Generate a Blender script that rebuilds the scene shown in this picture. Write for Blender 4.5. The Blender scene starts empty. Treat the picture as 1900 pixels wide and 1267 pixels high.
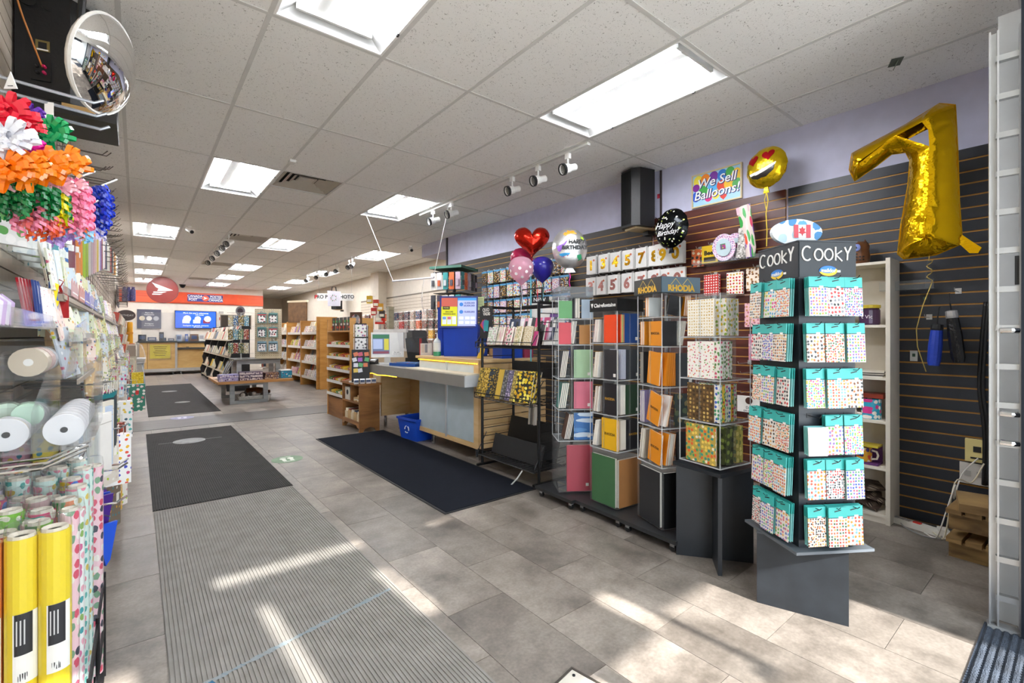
import bpy, math, random
from mathutils import Vector, Matrix, Euler
rnd = random.Random(11)
S = bpy.context.scene
C = S.collection
PI = math.pi
def R(a): return math.radians(a)
# ---------------------------------------------------------------- camera, sky, sun, exposure
YAW, FPX, HORIZON, EYE, CEIL = 0.6776, 864.0, 622.0, 1.25, 2.907
CY_, SY_ = math.cos(YAW), math.sin(YAW)
cd = bpy.data.cameras.new('camera'); cam = bpy.data.objects.new('camera', cd); C.objects.link(cam)
cam.location = (0, 0, EYE); cam.rotation_euler = (PI/2, 0, -YAW)
cd.sensor_width = 36; cd.lens = FPX*36/1900; cd.shift_y = -(633.5-HORIZON)/1900; cd.clip_start = 0.02; cd.clip_end = 200
S.camera = cam
w = bpy.data.worlds.new('sky'); S.world = w; w.use_nodes = True
bg = w.node_tree.nodes['Background']; bg.inputs[0].default_value = (0.80, 0.90, 1.0, 1); bg.inputs[1].default_value = 2.9
sd = bpy.data.lights.new('sun', 'SUN'); sd.energy = 9.0; sd.angle = R(0.35); sd.color = (1, 0.96, 0.9)
sun = bpy.data.objects.new('sun', sd); C.objects.link(sun)
sun.rotation_euler = Vector((-0.06, 0.857, -0.514)).to_track_quat('-Z', 'Y').to_euler()
S.view_settings.view_transform = 'Standard'; S.view_settings.look = 'None'
S.view_settings.exposure = 1.05; S.view_settings.gamma = 1.0; S.view_settings.use_curve_mapping = False
S.cycles.max_bounces = 12; S.cycles.diffuse_bounces = 8; S.cycles.transparent_max_bounces = 32
S.cycles.use_denoising = True; S.cycles.caustics_reflective = False; S.cycles.caustics_refractive = False
TUBE = 29.0      # glow of one fluorescent tube

# ---------------------------------------------------------------- helpers
def at(px, py, d):
    """a place in the room: column and row of the survey picture and its distance along the view axis"""
    r = (px-950)/FPX*d
    return Vector((d*SY_+r*CY_, d*CY_-r*SY_, EYE+(HORIZON-py)/FPX*d))
def onx(px, py, X):
    a = (px-950)/FPX; return at(px, py, X/(SY_+a*CY_))
def onz(px, py, Z):
    return at(px, py, (EYE-Z)*FPX/(py-HORIZON))
def tag(o, label, cat, group=None):
    o['label'] = label; o['category'] = cat
    if group: o['group'] = group
    return o
def thing(name, label, cat, loc=(0,0,0), rz=0, group=None, rot=None):
    o = bpy.data.objects.new(name, None); C.objects.link(o); o.empty_display_size = 0.05
    o.location = loc; o.rotation_euler = rot if rot else (0, 0, rz)
    return tag(o, label, cat, group)
_o1 = 'first second third fourth fifth sixth seventh eighth ninth tenth eleventh twelfth thirteenth fourteenth fifteenth sixteenth seventeenth eighteenth nineteenth'.split()
_t1 = 'twenty thirty forty fifty sixty seventy eighty ninety'.split(); _t2 = 'twentieth thirtieth fortieth fiftieth sixtieth seventieth eightieth ninetieth'.split()
def nth(i):
    i += 1
    if i < 20: return _o1[i-1]
    return _t2[i//10-2] if i % 10 == 0 else _t1[i//10-2]+'-'+_o1[i % 10-1]
def ob(name, me, parent=None, loc=(0,0,0), rot=(0,0,0), scale=None):
    o = bpy.data.objects.new(name, me); C.objects.link(o)
    o.location = loc; o.rotation_euler = rot
    if scale: o.scale = scale
    if parent: o.parent = parent
    return o
def copy_tree(o, parent=None):
    c = o.copy(); C.objects.link(c); c.parent = parent
    for ch in list(o.children): copy_tree(ch, c)
    return c
class MB:
    def __init__(s): s.v = []; s.f = []
    def box(s, c, d, M=None):
        x, y, z = d[0]/2, d[1]/2, d[2]/2; b = len(s.v)
        for q in ((-x,-y,-z),(x,-y,-z),(x,y,-z),(-x,y,-z),(-x,-y,z),(x,-y,z),(x,y,z),(-x,y,z)):
            q = Vector(q)
            if M: q = M @ q
            s.v.append(q+Vector(c))
        s.f += [tuple(b+i for i in t) for t in ((0,3,2,1),(4,5,6,7),(0,1,5,4),(1,2,6,5),(2,3,7,6),(3,0,4,7))]
        return s
    def b2(s, a, b): return s.box([(a[i]+b[i])/2 for i in range(3)], [abs(b[i]-a[i]) for i in range(3)])
    def tube(s, pts, r, n=6, cap=True, closed=False):
        pts = [Vector(p) for p in pts]; rs = r if isinstance(r, (list, tuple)) else [r]*len(pts)
        b = len(s.v); up = None; m = len(pts)
        for i, p in enumerate(pts):
            if closed: t = pts[(i+1) % m]-pts[i-1]
            else: t = (pts[min(i+1, m-1)]-pts[max(i-1, 0)])
            t = t.normalized() if t.length > 1e-9 else Vector((0,0,1))
            if up is None: up = Vector((0,0,1)) if abs(t.z) < .9 else Vector((1,0,0))
            a = t.cross(up)
            if a.length < 1e-5: a = t.cross(Vector((1,.3,0)))
            a.normalize(); u = a.cross(t).normalized(); up = u
            for k in range(n):
                g = 2*PI*k/n; s.v.append(p+(a*math.cos(g)+u*math.sin(g))*rs[i])
        for i in range(m if closed else m-1):
            j = (i+1) % m
            for k in range(n): s.f.append((b+i*n+k, b+i*n+(k+1)%n, b+j*n+(k+1)%n, b+j*n+k))
        if cap and not closed:
            s.f.append(tuple(b+k for k in range(n))[::-1]); s.f.append(tuple(b+(m-1)*n+k for k in range(n)))
        return s
    def cyl(s, a, b, r, r2=None, n=14): return s.tube([a, b], [r, r if r2 is None else r2], n)
    def lathe(s, prof, n=20, c=(0,0,0), M=None):
        b = len(s.v); m = len(prof)
        for (r, z) in prof:
            for k in range(n):
                q = Vector((r*math.cos(2*PI*k/n), r*math.sin(2*PI*k/n), z))
                if M: q = M @ q
                s.v.append(q+Vector(c))
        for i in range(m-1):
            for k in range(n): s.f.append((b+i*n+k, b+i*n+(k+1)%n, b+(i+1)*n+(k+1)%n, b+(i+1)*n+k))
        s.f.append(tuple(b+k for k in range(n))[::-1]); s.f.append(tuple(b+(m-1)*n+k for k in range(n)))
        return s
    def prism(s, poly, y0, y1):
        """outline in x-z, extruded along y"""
        b = len(s.v); n = len(poly)
        for y in (y0, y1):
            for (x, z) in poly: s.v.append(Vector((x, y, z)))
        s.f.append(tuple(range(b, b+n))); s.f.append(tuple(range(b+2*n-1, b+n-1, -1)))
        for i in range(n): s.f.append((b+i, b+n+i, b+n+(i+1)%n, b+(i+1)%n))
        return s
    def prismx(s, poly, x0, x1):
        """outline in y-z, extruded along x"""
        b = len(s.v); n = len(poly)
        for x in (x0, x1):
            for (y, z) in poly: s.v.append(Vector((x, y, z)))
        s.f.append(tuple(range(b, b+n))[::-1]); s.f.append(tuple(range(b+2*n-1, b+n-1, -1))[::-1])
        for i in range(n): s.f.append((b+i, b+(i+1)%n, b+n+(i+1)%n, b+n+i))
        return s
    def grid(s, fn, nu, nv, wrap=False):
        b = len(s.v)
        for i in range(nu+1):
            for j in range(nv+1): s.v.append(Vector(fn(i/nu, j/nv)))
        for i in range(nu):
            for j in range(nv):
                q = b+i*(nv+1)+j; s.f.append((q, q+nv+1, q+nv+2, q+1))
        return s
    def mesh(s, name, mat, smooth=False):
        me = bpy.data.meshes.new(name); me.from_pydata([tuple(p) for p in s.v], [], s.f); me.update()
        if mat: me.materials.append(mat)
        if smooth: me.polygons.foreach_set('use_smooth', [True]*len(me.polygons))
        return me
    def build(s, name, mat, parent=None, loc=(0,0,0), rot=(0,0,0), smooth=False):
        return ob(name, s.mesh(name, mat, smooth), parent, loc, rot)
_bc = {}
def bx(name, d, mat, parent=None, loc=(0,0,0), rot=(0,0,0)):
    k = (tuple(round(x, 4) for x in d), mat.name)
    if k not in _bc: _bc[k] = MB().box((0,0,0), d).mesh(name, mat)
    return ob(name, _bc[k], parent, loc, rot)
def bb(name, a, b, mat, parent=None):
    return bx(name, [abs(b[i]-a[i]) for i in range(3)], mat, parent, [(a[i]+b[i])/2 for i in range(3)])
_tc = {}
def txt(t, size, mat, parent, loc, rot=(PI/2,0,0), ext=0.0006, name='lettering', ax='CENTER', shear=0, sx=1, bold=0):
    k = (t, round(size, 4), mat.name, ext, ax, shear, bold)
    if k not in _tc:
        cu = bpy.data.curves.new(name, 'FONT'); cu.body = t; cu.size = size; cu.extrude = ext; cu.align_x = ax; cu.align_y = 'CENTER'
        cu.shear = shear; cu.resolution_u = 3; cu.offset = bold; cu.space_line = .85
        tmp = bpy.data.objects.new('tmp', cu); C.objects.link(tmp)
        me = bpy.data.meshes.new_from_object(tmp); me.name = name
        bpy.data.objects.remove(tmp); bpy.data.curves.remove(cu)
        me.materials.clear(); me.materials.append(mat); _tc[k] = me
    return ob(name, _tc[k], parent, loc, rot, (sx, 1, 1))

# ---------------------------------------------------------------- materials
_mc = {}
def nt(name):
    m = bpy.data.materials.new(name); m.use_nodes = True
    n = m.node_tree; return m, n, n.nodes['Principled BSDF']
def N(n, t, **kw):
    x = n.nodes.new(t)
    for k, v in kw.items():
        if k[0] == 'i' and k[1:].isdigit(): x.inputs[int(k[1:])].default_value = v
        else: setattr(x, k, v)
    return x
def srgb(h):
    h = h.lstrip('#'); o = []
    for i in (0, 2, 4):
        c = int(h[i:i+2], 16)/255; o.append(c/12.92 if c <= .04045 else ((c+.055)/1.055)**2.4)
    return (*o, 1)
def P(col, rough=.5, metal=0, spec=.5, bump=0, bs=200, var=0, trans=0):
    """plain procedural material: colour with faint noise variation"""
    k = ('P', col, rough, metal, spec, bump, bs, var)
    if k in _mc: return _mc[k]
    m, n, p = nt('plain_'+col.strip('#')); L = n.links.new
    tc = N(n, 'ShaderNodeTexCoord'); no = N(n, 'ShaderNodeTexNoise'); no.inputs['Scale'].default_value = 9; no.inputs['Detail'].default_value = 4
    L(tc.outputs['Object'], no.inputs['Vector'])
    c = srgb(col); v = max(var, .05)
    mr = N(n, 'ShaderNodeMapRange', i1=.3, i2=.7, i3=1-v, i4=1+v); L(no.outputs[0], mr.inputs[0])
    mx = N(n, 'ShaderNodeVectorMath', operation='SCALE'); mx.inputs[0].default_value = c[:3]; L(mr.outputs[0], mx.inputs['Scale'])
    L(mx.outputs[0], p.inputs['Base Color'])
    p.inputs['Roughness'].default_value = rough; p.inputs['Metallic'].default_value = metal; p.inputs['Specular IOR Level'].default_value = spec
    if bump:
        b = N(n, 'ShaderNodeTexNoise'); b.inputs['Scale'].default_value = bs; L(tc.outputs['Object'], b.inputs['Vector'])
        bp = N(n, 'ShaderNodeBump'); bp.inputs['Strength'].default_value = bump; bp.inputs['Distance'].default_value = .01; L(b.outputs[0], bp.inputs['Height']); L(bp.outputs[0], p.inputs['Normal'])
    _mc[k] = m; return m
def WOOD(c1, c2, sx=3, sy=3, sz=30, rough=.45):
    k = ('W', c1, c2, sx, sy, sz)
    if k in _mc: return _mc[k]
    m, n, p = nt('wood_'+c1.strip('#')); L = n.links.new
    tc = N(n, 'ShaderNodeTexCoord'); mp = N(n, 'ShaderNodeMapping'); mp.inputs['Scale'].default_value = (sx, sy, sz); L(tc.outputs['Object'], mp.inputs[0])
    oi = N(n, 'ShaderNodeObjectInfo'); ad = N(n, 'ShaderNodeVectorMath', operation='ADD'); L(mp.outputs[0], ad.inputs[0]); 
    sc = N(n, 'ShaderNodeMath', operation='MULTIPLY', i1=40.); L(oi.outputs['Random'], sc.inputs[0]); L(sc.outputs[0], ad.inputs[1])
    no = N(n, 'ShaderNodeTexNoise'); no.inputs['Scale'].default_value = 1; no.inputs['Detail'].default_value = 6; no.inputs['Distortion'].default_value = .6; L(ad.outputs[0], no.inputs['Vector'])
    cr = N(n, 'ShaderNodeValToRGB'); cr.color_ramp.elements[0].position = .32; cr.color_ramp.elements[1].position = .68
    cr.color_ramp.elements[0].color = srgb(c1); cr.color_ramp.elements[1].color = srgb(c2); L(no.outputs[0], cr.inputs[0]); L(cr.outputs[0], p.inputs['Base Color'])
    p.inputs['Roughness'].default_value = rough; _mc[k] = m; return m
def CLEAR(name='acrylic', tint=(.93,.95,.96,1), fog=.06, rough=.04, sheet=(.9,.92,.93,1)):
    """clear plastic: mostly see-through, a fresnel gloss and a faint haze"""
    if name in _mc: return _mc[name]
    m, n, p = nt(name); L = n.links.new; n.nodes.remove(p); out = n.nodes['Material Output']
    t = N(n, 'ShaderNodeBsdfTransparent'); t.inputs[0].default_value = tint
    g = N(n, 'ShaderNodeBsdfGlossy'); g.inputs['Roughness'].default_value = rough; g.inputs[0].default_value = (1,1,1,1)
    d = N(n, 'ShaderNodeBsdfDiffuse'); d.inputs[0].default_value = sheet
    fr = N(n, 'ShaderNodeLayerWeight'); fr.inputs[0].default_value = .12
    ml = N(n, 'ShaderNodeMath', operation='MULTIPLY', i1=.5); L(fr.outputs['Fresnel'], ml.inputs[0])
    m1 = N(n, 'ShaderNodeMixShader'); L(ml.outputs[0], m1.inputs[0]); L(t.outputs[0], m1.inputs[1]); L(g.outputs[0], m1.inputs[2])
    m2 = N(n, 'ShaderNodeMixShader', i0=fog); L(m1.outputs[0], m2.inputs[1]); L(d.outputs[0], m2.inputs[2]); L(m2.outputs[0], out.inputs[0])
    _mc[name] = m; return m
def flat2(n, sock):
    """the two directions of an upright sheet: along it and up"""
    s = N(n, 'ShaderNodeSeparateXYZ'); n.links.new(sock, s.inputs[0]); a = N(n, 'ShaderNodeMath', operation='ADD'); n.links.new(s.outputs[0], a.inputs[0]); n.links.new(s.outputs[1], a.inputs[1])
    c = N(n, 'ShaderNodeCombineXYZ'); n.links.new(a.outputs[0], c.inputs[0]); n.links.new(s.outputs[2], c.inputs[1]); return c.outputs[0]
def ramp(n, cols):
    cr = N(n, 'ShaderNodeValToRGB'); cr.color_ramp.interpolation = 'CONSTANT'; e = cr.color_ramp.elements
    while len(e) < len(cols): e.new(.5)
    for i, c in enumerate(cols): e[i].position = i/len(cols); e[i].color = srgb(c)
    return cr
def DOTS(base, cols, scale=60, size=.38, jit=.6, rough=.45, stretch=(1,1,1), seed=True, base2=None):
    """printed motifs: little blots of several colours on a ground"""
    k = ('D', base, tuple(cols), scale, size, jit, stretch, base2)
    if k in _mc: return _mc[k]
    m, n, p = nt('print_'+base.strip('#')); L = n.links.new
    tc = N(n, 'ShaderNodeTexCoord'); oi = N(n, 'ShaderNodeObjectInfo')
    sc = N(n, 'ShaderNodeMath', operation='MULTIPLY', i1=37.3 if seed else 0.); L(oi.outputs['Random'], sc.inputs[0])
    ad = N(n, 'ShaderNodeVectorMath', operation='ADD'); L(tc.outputs['Object'], ad.inputs[0]); L(sc.outputs[0], ad.inputs[1])
    mp = N(n, 'ShaderNodeMapping'); mp.inputs['Scale'].default_value = (stretch[0], stretch[2], 1); L(flat2(n, ad.outputs[0]), mp.inputs[0])
    vo = N(n, 'ShaderNodeTexVoronoi', voronoi_dimensions='2D'); vo.inputs['Scale'].default_value = scale; vo.inputs['Randomness'].default_value = jit; L(mp.outputs[0], vo.inputs['Vector'])
    no = N(n, 'ShaderNodeTexNoise'); no.inputs['Scale'].default_value = scale*2.2; L(mp.outputs[0], no.inputs['Vector'])
    a2 = N(n, 'ShaderNodeMath', operation='MULTIPLY_ADD', i1=.35); L(no.outputs[0], a2.inputs[0]); L(vo.outputs['Distance'], a2.inputs[2])
    lt = N(n, 'ShaderNodeMath', operation='LESS_THAN', i1=size*.88+.17); L(a2.outputs[0], lt.inputs[0])
    se = N(n, 'ShaderNodeSeparateColor'); L(vo.outputs['Color'], se.inputs[0]); cr = ramp(n, cols); L(se.outputs[0], cr.inputs[0])
    mx = N(n, 'ShaderNodeMix', data_type='RGBA'); L(lt.outputs[0], mx.inputs[0]); mx.inputs[6].default_value = srgb(base); L(cr.outputs[0], mx.inputs[7])
    L(mx.outputs[2], p.inputs['Base Color']); p.inputs['Roughness'].default_value = rough; _mc[k] = m; return m
def CARDS(cols, rough=.4, blot=('#ffffff',), bscale=25, bsize=.3):
    """card stock: every card gets its own colour of the set, with printed blots"""
    k = ('C', tuple(cols), tuple(blot), bscale, bsize)
    if k in _mc: return _mc[k]
    m, n, p = nt('card_print'); L = n.links.new
    oi = N(n, 'ShaderNodeObjectInfo'); cr = ramp(n, cols); L(oi.outputs['Random'], cr.inputs[0])
    tc = N(n, 'ShaderNodeTexCoord'); sc = N(n, 'ShaderNodeMath', operation='MULTIPLY', i1=91.7); L(oi.outputs['Random'], sc.inputs[0])
    ad = N(n, 'ShaderNodeVectorMath', operation='ADD'); L(tc.outputs['Object'], ad.inputs[0]); L(sc.outputs[0], ad.inputs[1])
    vo = N(n, 'ShaderNodeTexVoronoi', voronoi_dimensions='2D'); vo.inputs['Scale'].default_value = bscale; L(flat2(n, ad.outputs[0]), vo.inputs['Vector'])
    lt = N(n, 'ShaderNodeMath', operation='LESS_THAN', i1=bsize); L(vo.outputs['Distance'], lt.inputs[0])
    se = N(n, 'ShaderNodeSeparateColor'); L(vo.outputs['Color'], se.inputs[0]); c2 = ramp(n, list(blot)); L(se.outputs[1], c2.inputs[0])
    mx = N(n, 'ShaderNodeMix', data_type='RGBA'); L(lt.outputs[0], mx.inputs[0]); L(cr.outputs[0], mx.inputs[6]); L(c2.outputs[0], mx.inputs[7])
    L(mx.outputs[2], p.inputs['Base Color']); p.inputs['Roughness'].default_value = rough; _mc[k] = m; return m
def FOIL(col, rough=.16, wr=.35, sc=18):
    k = ('F', col, rough, wr)
    if k in _mc: return _mc[k]
    m, n, p = nt('foil_'+col.strip('#')); L = n.links.new
    tc = N(n, 'ShaderNodeTexCoord'); no = N(n, 'ShaderNodeTexNoise'); no.inputs['Scale'].default_value = sc; no.inputs['Detail'].default_value = 3; L(tc.outputs['Object'], no.inputs['Vector'])
    b = N(n, 'ShaderNodeBump'); b.inputs['Strength'].default_value = wr; b.inputs['Distance'].default_value = .02; L(no.outputs[0], b.inputs['Height']); L(b.outputs[0], p.inputs['Normal'])
    p.inputs['Base Color'].default_value = srgb(col); p.inputs['Metallic'].default_value = .85; p.inputs['Roughness'].default_value = rough; _mc[k] = m; return m
def GLOW(col, e):
    k = ('G', col, e)
    if k in _mc: return _mc[k]
    m, n, p = nt('glow'); p.inputs['Base Color'].default_value = srgb(col); p.inputs['Emission Color'].default_value = srgb(col); p.inputs['Emission Strength'].default_value = e
    _mc[k] = m; return m
WHITE = P('#e9e8e4', .4); BLACK = P('#17181a', .45); DARK = P('#232a30', .4); STEEL = P('#b9bcbf', .28, .9); GREYM = P('#8f9294', .4, .4)
ALU = P('#c9cbcc', .32, .75); ACR = CLEAR(); CELLO = CLEAR('cellophane', (.97,.98,.98,1), .03, .08)
PAPER = P('#efece6', .6); CHROME = P('#d9dadb', .08, 1)
# ---------------------------------------------------------------- the setting
def struct(o): o['kind'] = 'structure'; return o
def stuff(o): o['kind'] = 'stuff'; return o
LW, RW, RF, BW = -0.45, 4.10, 5.10, 19.2
def mk_floor():
    m, n, p = nt('vinyl_tile'); L = n.links.new
    tc = N(n, 'ShaderNodeTexCoord'); ge = N(n, 'ShaderNodeNewGeometry'); oi = N(n, 'ShaderNodeObjectInfo')
    n1 = N(n, 'ShaderNodeTexNoise'); n1.inputs['Scale'].default_value = 3.2; n1.inputs['Detail'].default_value = 7; n1.inputs['Roughness'].default_value = .68
    sc = N(n, 'ShaderNodeMath', operation='MULTIPLY', i1=23.); L(oi.outputs['Random'], sc.inputs[0])
    ad = N(n, 'ShaderNodeVectorMath', operation='ADD'); L(ge.outputs['Position'], ad.inputs[0]); L(sc.outputs[0], ad.inputs[1]); L(ad.outputs[0], n1.inputs['Vector'])
    cr = N(n, 'ShaderNodeValToRGB'); e = cr.color_ramp.elements; e[0].position = .32; e[0].color = srgb('#5c554e'); e[1].position = .68; e[1].color = srgb('#9c938a')
    L(n1.outputs[0], cr.inputs[0])
    n2 = N(n, 'ShaderNodeTexNoise'); n2.inputs['Scale'].default_value = 70; n2.inputs['Detail'].default_value = 5; L(ge.outputs['Position'], n2.inputs['Vector'])
    m2 = N(n, 'ShaderNodeMapRange', i1=.35, i2=.65, i3=.88, i4=1.08); L(n2.outputs[0], m2.inputs[0])
    m3 = N(n, 'ShaderNodeMapRange', i1=0., i2=1., i3=.86, i4=1.1); L(oi.outputs['Random'], m3.inputs[0])
    q = N(n, 'ShaderNodeMath', operation='MULTIPLY'); L(m2.outputs[0], q.inputs[0]); L(m3.outputs[0], q.inputs[1])
    v = N(n, 'ShaderNodeVectorMath', operation='SCALE'); L(cr.outputs[0], v.inputs[0]); L(q.outputs[0], v.inputs['Scale']); L(v.outputs[0], p.inputs['Base Color'])
    r = N(n, 'ShaderNodeMapRange', i1=.3, i2=.7, i3=.34, i4=.52); L(n1.outputs[0], r.inputs[0]); L(r.outputs[0], p.inputs['Roughness'])
    return m
VIN = mk_floor()
fl = struct(MB().b2((LW-.2, -1.2, -.08), (5.3, 23.2, -.004)).build('floor', P('#4e4a46', .8)))
TX, TY = .3115, .638
far = MB(); shared = None
for i in range(-4, 20):
    for j in range(-4, 37):
        x = 1.075+(i-1)*TX; y = 2.11+(j-2)*TY+(TY/2 if i % 2 else 0)
        if x > 5.0 or x < -1: continue
        if y < 8.2 and -.2 < x < 3.95 and y > -.2:
            if not shared: shared = MB().box((0,0,-.002), (TX-.0022, TY-.0022, .004)).mesh('tile', VIN)
            ob('tile', shared, fl, (x+TX/2, y+TY/2, 0))
        elif y < 23: far.box((x+TX/2, y+TY/2, -.002), (TX-.0022, TY-.0022, .004))
stuff(far.build('far_tiles', VIN, fl))
# grey strip of planks across the aisle
PLK = WOOD('#504e4c', '#605d5a', 3, 40, 3)
st = tag(MB().b2((-.2, 7.75, .0), (2.75, 8.6, .004)).build('floor_runner', PLK), 'grey plank-pattern vinyl strip laid across the aisle', 'floor strip')
# ---- ceiling
def mk_ceil():
    m, n, p = nt('mineral_fibre'); L = n.links.new; ge = N(n, 'ShaderNodeNewGeometry')
    vo = N(n, 'ShaderNodeTexNoise'); vo.inputs['Scale'].default_value = 75; vo.inputs['Detail'].default_value = 2; vo.inputs['Distortion'].default_value = 1.6
    L(ge.outputs['Position'], vo.inputs['Vector'])
    cr = N(n, 'ShaderNodeValToRGB'); e = cr.color_ramp.elements; e[0].position = .30; e[0].color = srgb('#a19e98'); e[1].position = .36; e[1].color = srgb('#f4f3f0')
    L(vo.outputs[0], cr.inputs[0]); L(cr.outputs[0], p.inputs['Base Color']); p.inputs['Roughness'].default_value = .9; p.inputs['Specular IOR Level'].default_value = .1
    b = N(n, 'ShaderNodeBump'); b.inputs['Strength'].default_value = .4; b.inputs['Distance'].default_value = .01; L(vo.outputs[0], b.inputs['Height']); L(b.outputs[0], p.inputs['Normal'])
    return m
TILE = mk_ceil(); TBAR = P('#d5d4d0', .5)
ce = struct(MB().b2((LW-.2, -1.2, 3.08), (5.3, 23.2, 3.16)).build('ceiling', P('#cfcdc8', .8)))
GX = [-.077+.61*k for k in range(-1, 9)]; GY = [3.874+1.22*j for j in range(-4, 16)]
LIGHTS = {(1,-2),(4,-2),(1,1),(4,1)} | {(c, r) for c in (0,3,6) for r in (4,7,9,11)}
VENTS = {(2,1),(2,4),(2,7),(2,10)}
def xr(k, y): return max(LW, -.077+.61*k), min(-.077+.61*(k+1), RF if y > 7.7 else RW)
for k in range(-1, 9):
    for j in range(-4, 16):
        y0 = 3.874+1.22*j; x0, x1 = xr(k, y0+.6); y1 = y0+1.22
        if x1-x0 < .03 or (k, j) in LIGHTS or y0 > 19.5 and x1 < 3.6: continue
        if (k, j) in VENTS: y0 += .61
        bx('tile', (x1-x0-.004, y1-y0-.004, .015), TILE, ce, ((x0+x1)/2, (y0+y1)/2, CEIL+.0095))
for k in range(0, 9):
    x = -.077+.61*k
    if x < RW: bx('tee_bar', (.024, 24.2, .03), TBAR, ce, (x, 10.9, CEIL+.0135))
    elif x < RF: bx('tee_bar', (.024, 15, .03), TBAR, ce, (x, 15.2, CEIL+.0135))
for j in range(-4, 16):
    y = 3.874+1.22*j; xe = RF if y > 7.75 else RW
    bx('cross_bar', (xe-LW, .024, .0295), TBAR, ce, ((xe+LW)/2, y, CEIL+.0142))
for k, j in VENTS: bx('cross_bar', (.61, .024, .0295), TBAR, ce, (-.077+.61*(k+.5), 3.874+1.22*j+.61, CEIL+.0142))
# ---- walls
BEIGE = P('#d3c8b9', .7); LAV = P('#c3c3da', .65, var=.05); CREAM = P('#d9cfbf', .6)
wl = struct(MB().b2((LW-.12, -1.2, 0), (LW-.012, BW+.1, 3.08)).build('wall_left', P('#4b4038', .7)))
SLB = P('#cfc3b3', .5, var=.06)
for i in range(38):
    z = .02+i*.0762; bx('slat', (.012, 20.3, .0692), SLB, wl, (LW-.006, 9.05, z+.035))
wr = struct(MB().b2((RW, .15, 2.43), (RW+.14, 6.85, 3.08)).b2((RW+.012, .15, 0), (RW+.14, 6.85, 2.43)).build('wall_right', LAV))
ZONES = [(.15, 1.53, P('#2c3038', .42, var=.12), '#c08a3e'), (1.55, 2.79, WOOD('#45211c', '#5f3028', 2, 2, 24, .35), '#cf9648'), (2.81, 5.0, P('#37322f', .42, var=.12), '#c4964e'), (5.02, 6.85, P('#37322f', .42, var=.12), '#c4964e')]
for y0, y1, mt, gc in ZONES:
    bb('groove_backing', (RW-.004, y0, 0), (RW+.011, y1, 2.43), P(gc, .5), wr)
    for i in range(32):
        z = i*.0762; bx('slat', (.014, y1-y0, .0655), mt, wr, (RW-.003, (y0+y1)/2, z+.038))
bh = struct(MB().b2((RW, 6.85, 2.69), (RF, 7.75, 3.08)).build('trim_1', LAV))
wf = struct(MB().b2((RF+.012, 6.85, 0), (RF+.12, 23.1, 3.08)).b2((RW+.14, 6.72, 0), (RF+.1, 6.85, 3.08)).build('wall_right_far', CREAM))
bb('groove_backing', (RF+.004, 7.0, .9), (RF+.0125, 13.4, 2.24), P('#6a5f50', .6), wf)
for i in range(17):
    bx('slat', (.012, 6.4, .068), P('#cabda9', .5), wf, (RF+.006, 10.2, .95+i*.0762))
struct(MB().b2((RF-.22, 11.6, 0), (RF+.02, 12.1, 3.0)).build('trim_2', CREAM))
wb = struct(MB().b2((LW-.1, BW, 0), (3.62, BW+.12, 3.08)).build('wall_back', P('#d8d0c4', .6)))
struct(MB().b2((3.5, 23.0, 0), (5.3, 23.12, 3.08)).b2((3.5, BW+.1, 0), (3.62, 23, 3.08)).build('wall_back_room', P('#e0d8ca', .6)))
# front of the shop, behind the viewer: an open glazed front; an added, unseen panel outside is slotted to shape the sun patches
holes = [(.56, 1.32, 2.16, 2.25), (1.74, 1.95, 2.17, 2.24), (1.19, 1.30, 1.66, 2.0), (.66, .72, 1.40, 2.0), (1.85, 1.96, 1.02, 1.46), (-.2, .22, 1.35, 1.92), (.62, 2.75, .12, 1.0), (1.1, 1.9, 1.0, 1.25), (2.0, 2.6, 1.0, 1.3)]
holes = [(a+.35, b+.35, c+3.06, d+3.06) for a, b, c, d in holes]
xs = sorted({-3, 6} | {h[0] for h in holes} | {h[1] for h in holes}); zs = sorted({2.6, 5.9} | {h[2] for h in holes} | {h[3] for h in holes})
m = MB()
for a, b in zip(xs, xs[1:]):
    for c, d in zip(zs, zs[1:]):
        if not any(h[0] <= (a+b)/2 <= h[1] and h[2] <= (c+d)/2 <= h[3] for h in holes): m.b2((a, -6.06, c), (b, -6.0, d))
for x in (-2.5, 5.5): m.b2((x-.1, -6.1, -.1), (x+.1, -5.98, 2.7))
struct(m.build('wall_added_sun_mask', P('#c9c6c0', .7)))
struct(bb('floor_pavement', (-9, -14, -.12), (12, -1.21, -.08), P('#c4c2be', .9)))
m = MB().b2((LW-.2, -1.08, 2.6), (2.95, -1.0, 3.1)).b2((LW-.2, -1.08, 0), (2.95, -1.0, .1))
for x in (LW-.02, 1.5): m.b2((x-.03, -1.08, .1), (x+.03, -1.0, 2.6))
struct(m.build('wall_front', P('#5a5f66', .4, .5)))
struct(MB().b2((2.95, -1.1, 0), (3.0, .255, 2.65)).b2((3.0, .05, 0), (4.2, .1, 3.08)).b2((2.95, -1.1, 2.65), (4.2, .1, 3.08)).build('wall_front_return', P('#d3d6d8', .35)))
po = struct(MB().b2((2.815, .06, 0), (2.885, .178, 2.907)).build('door_1', P('#2b323c', .35, .5)))
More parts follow.
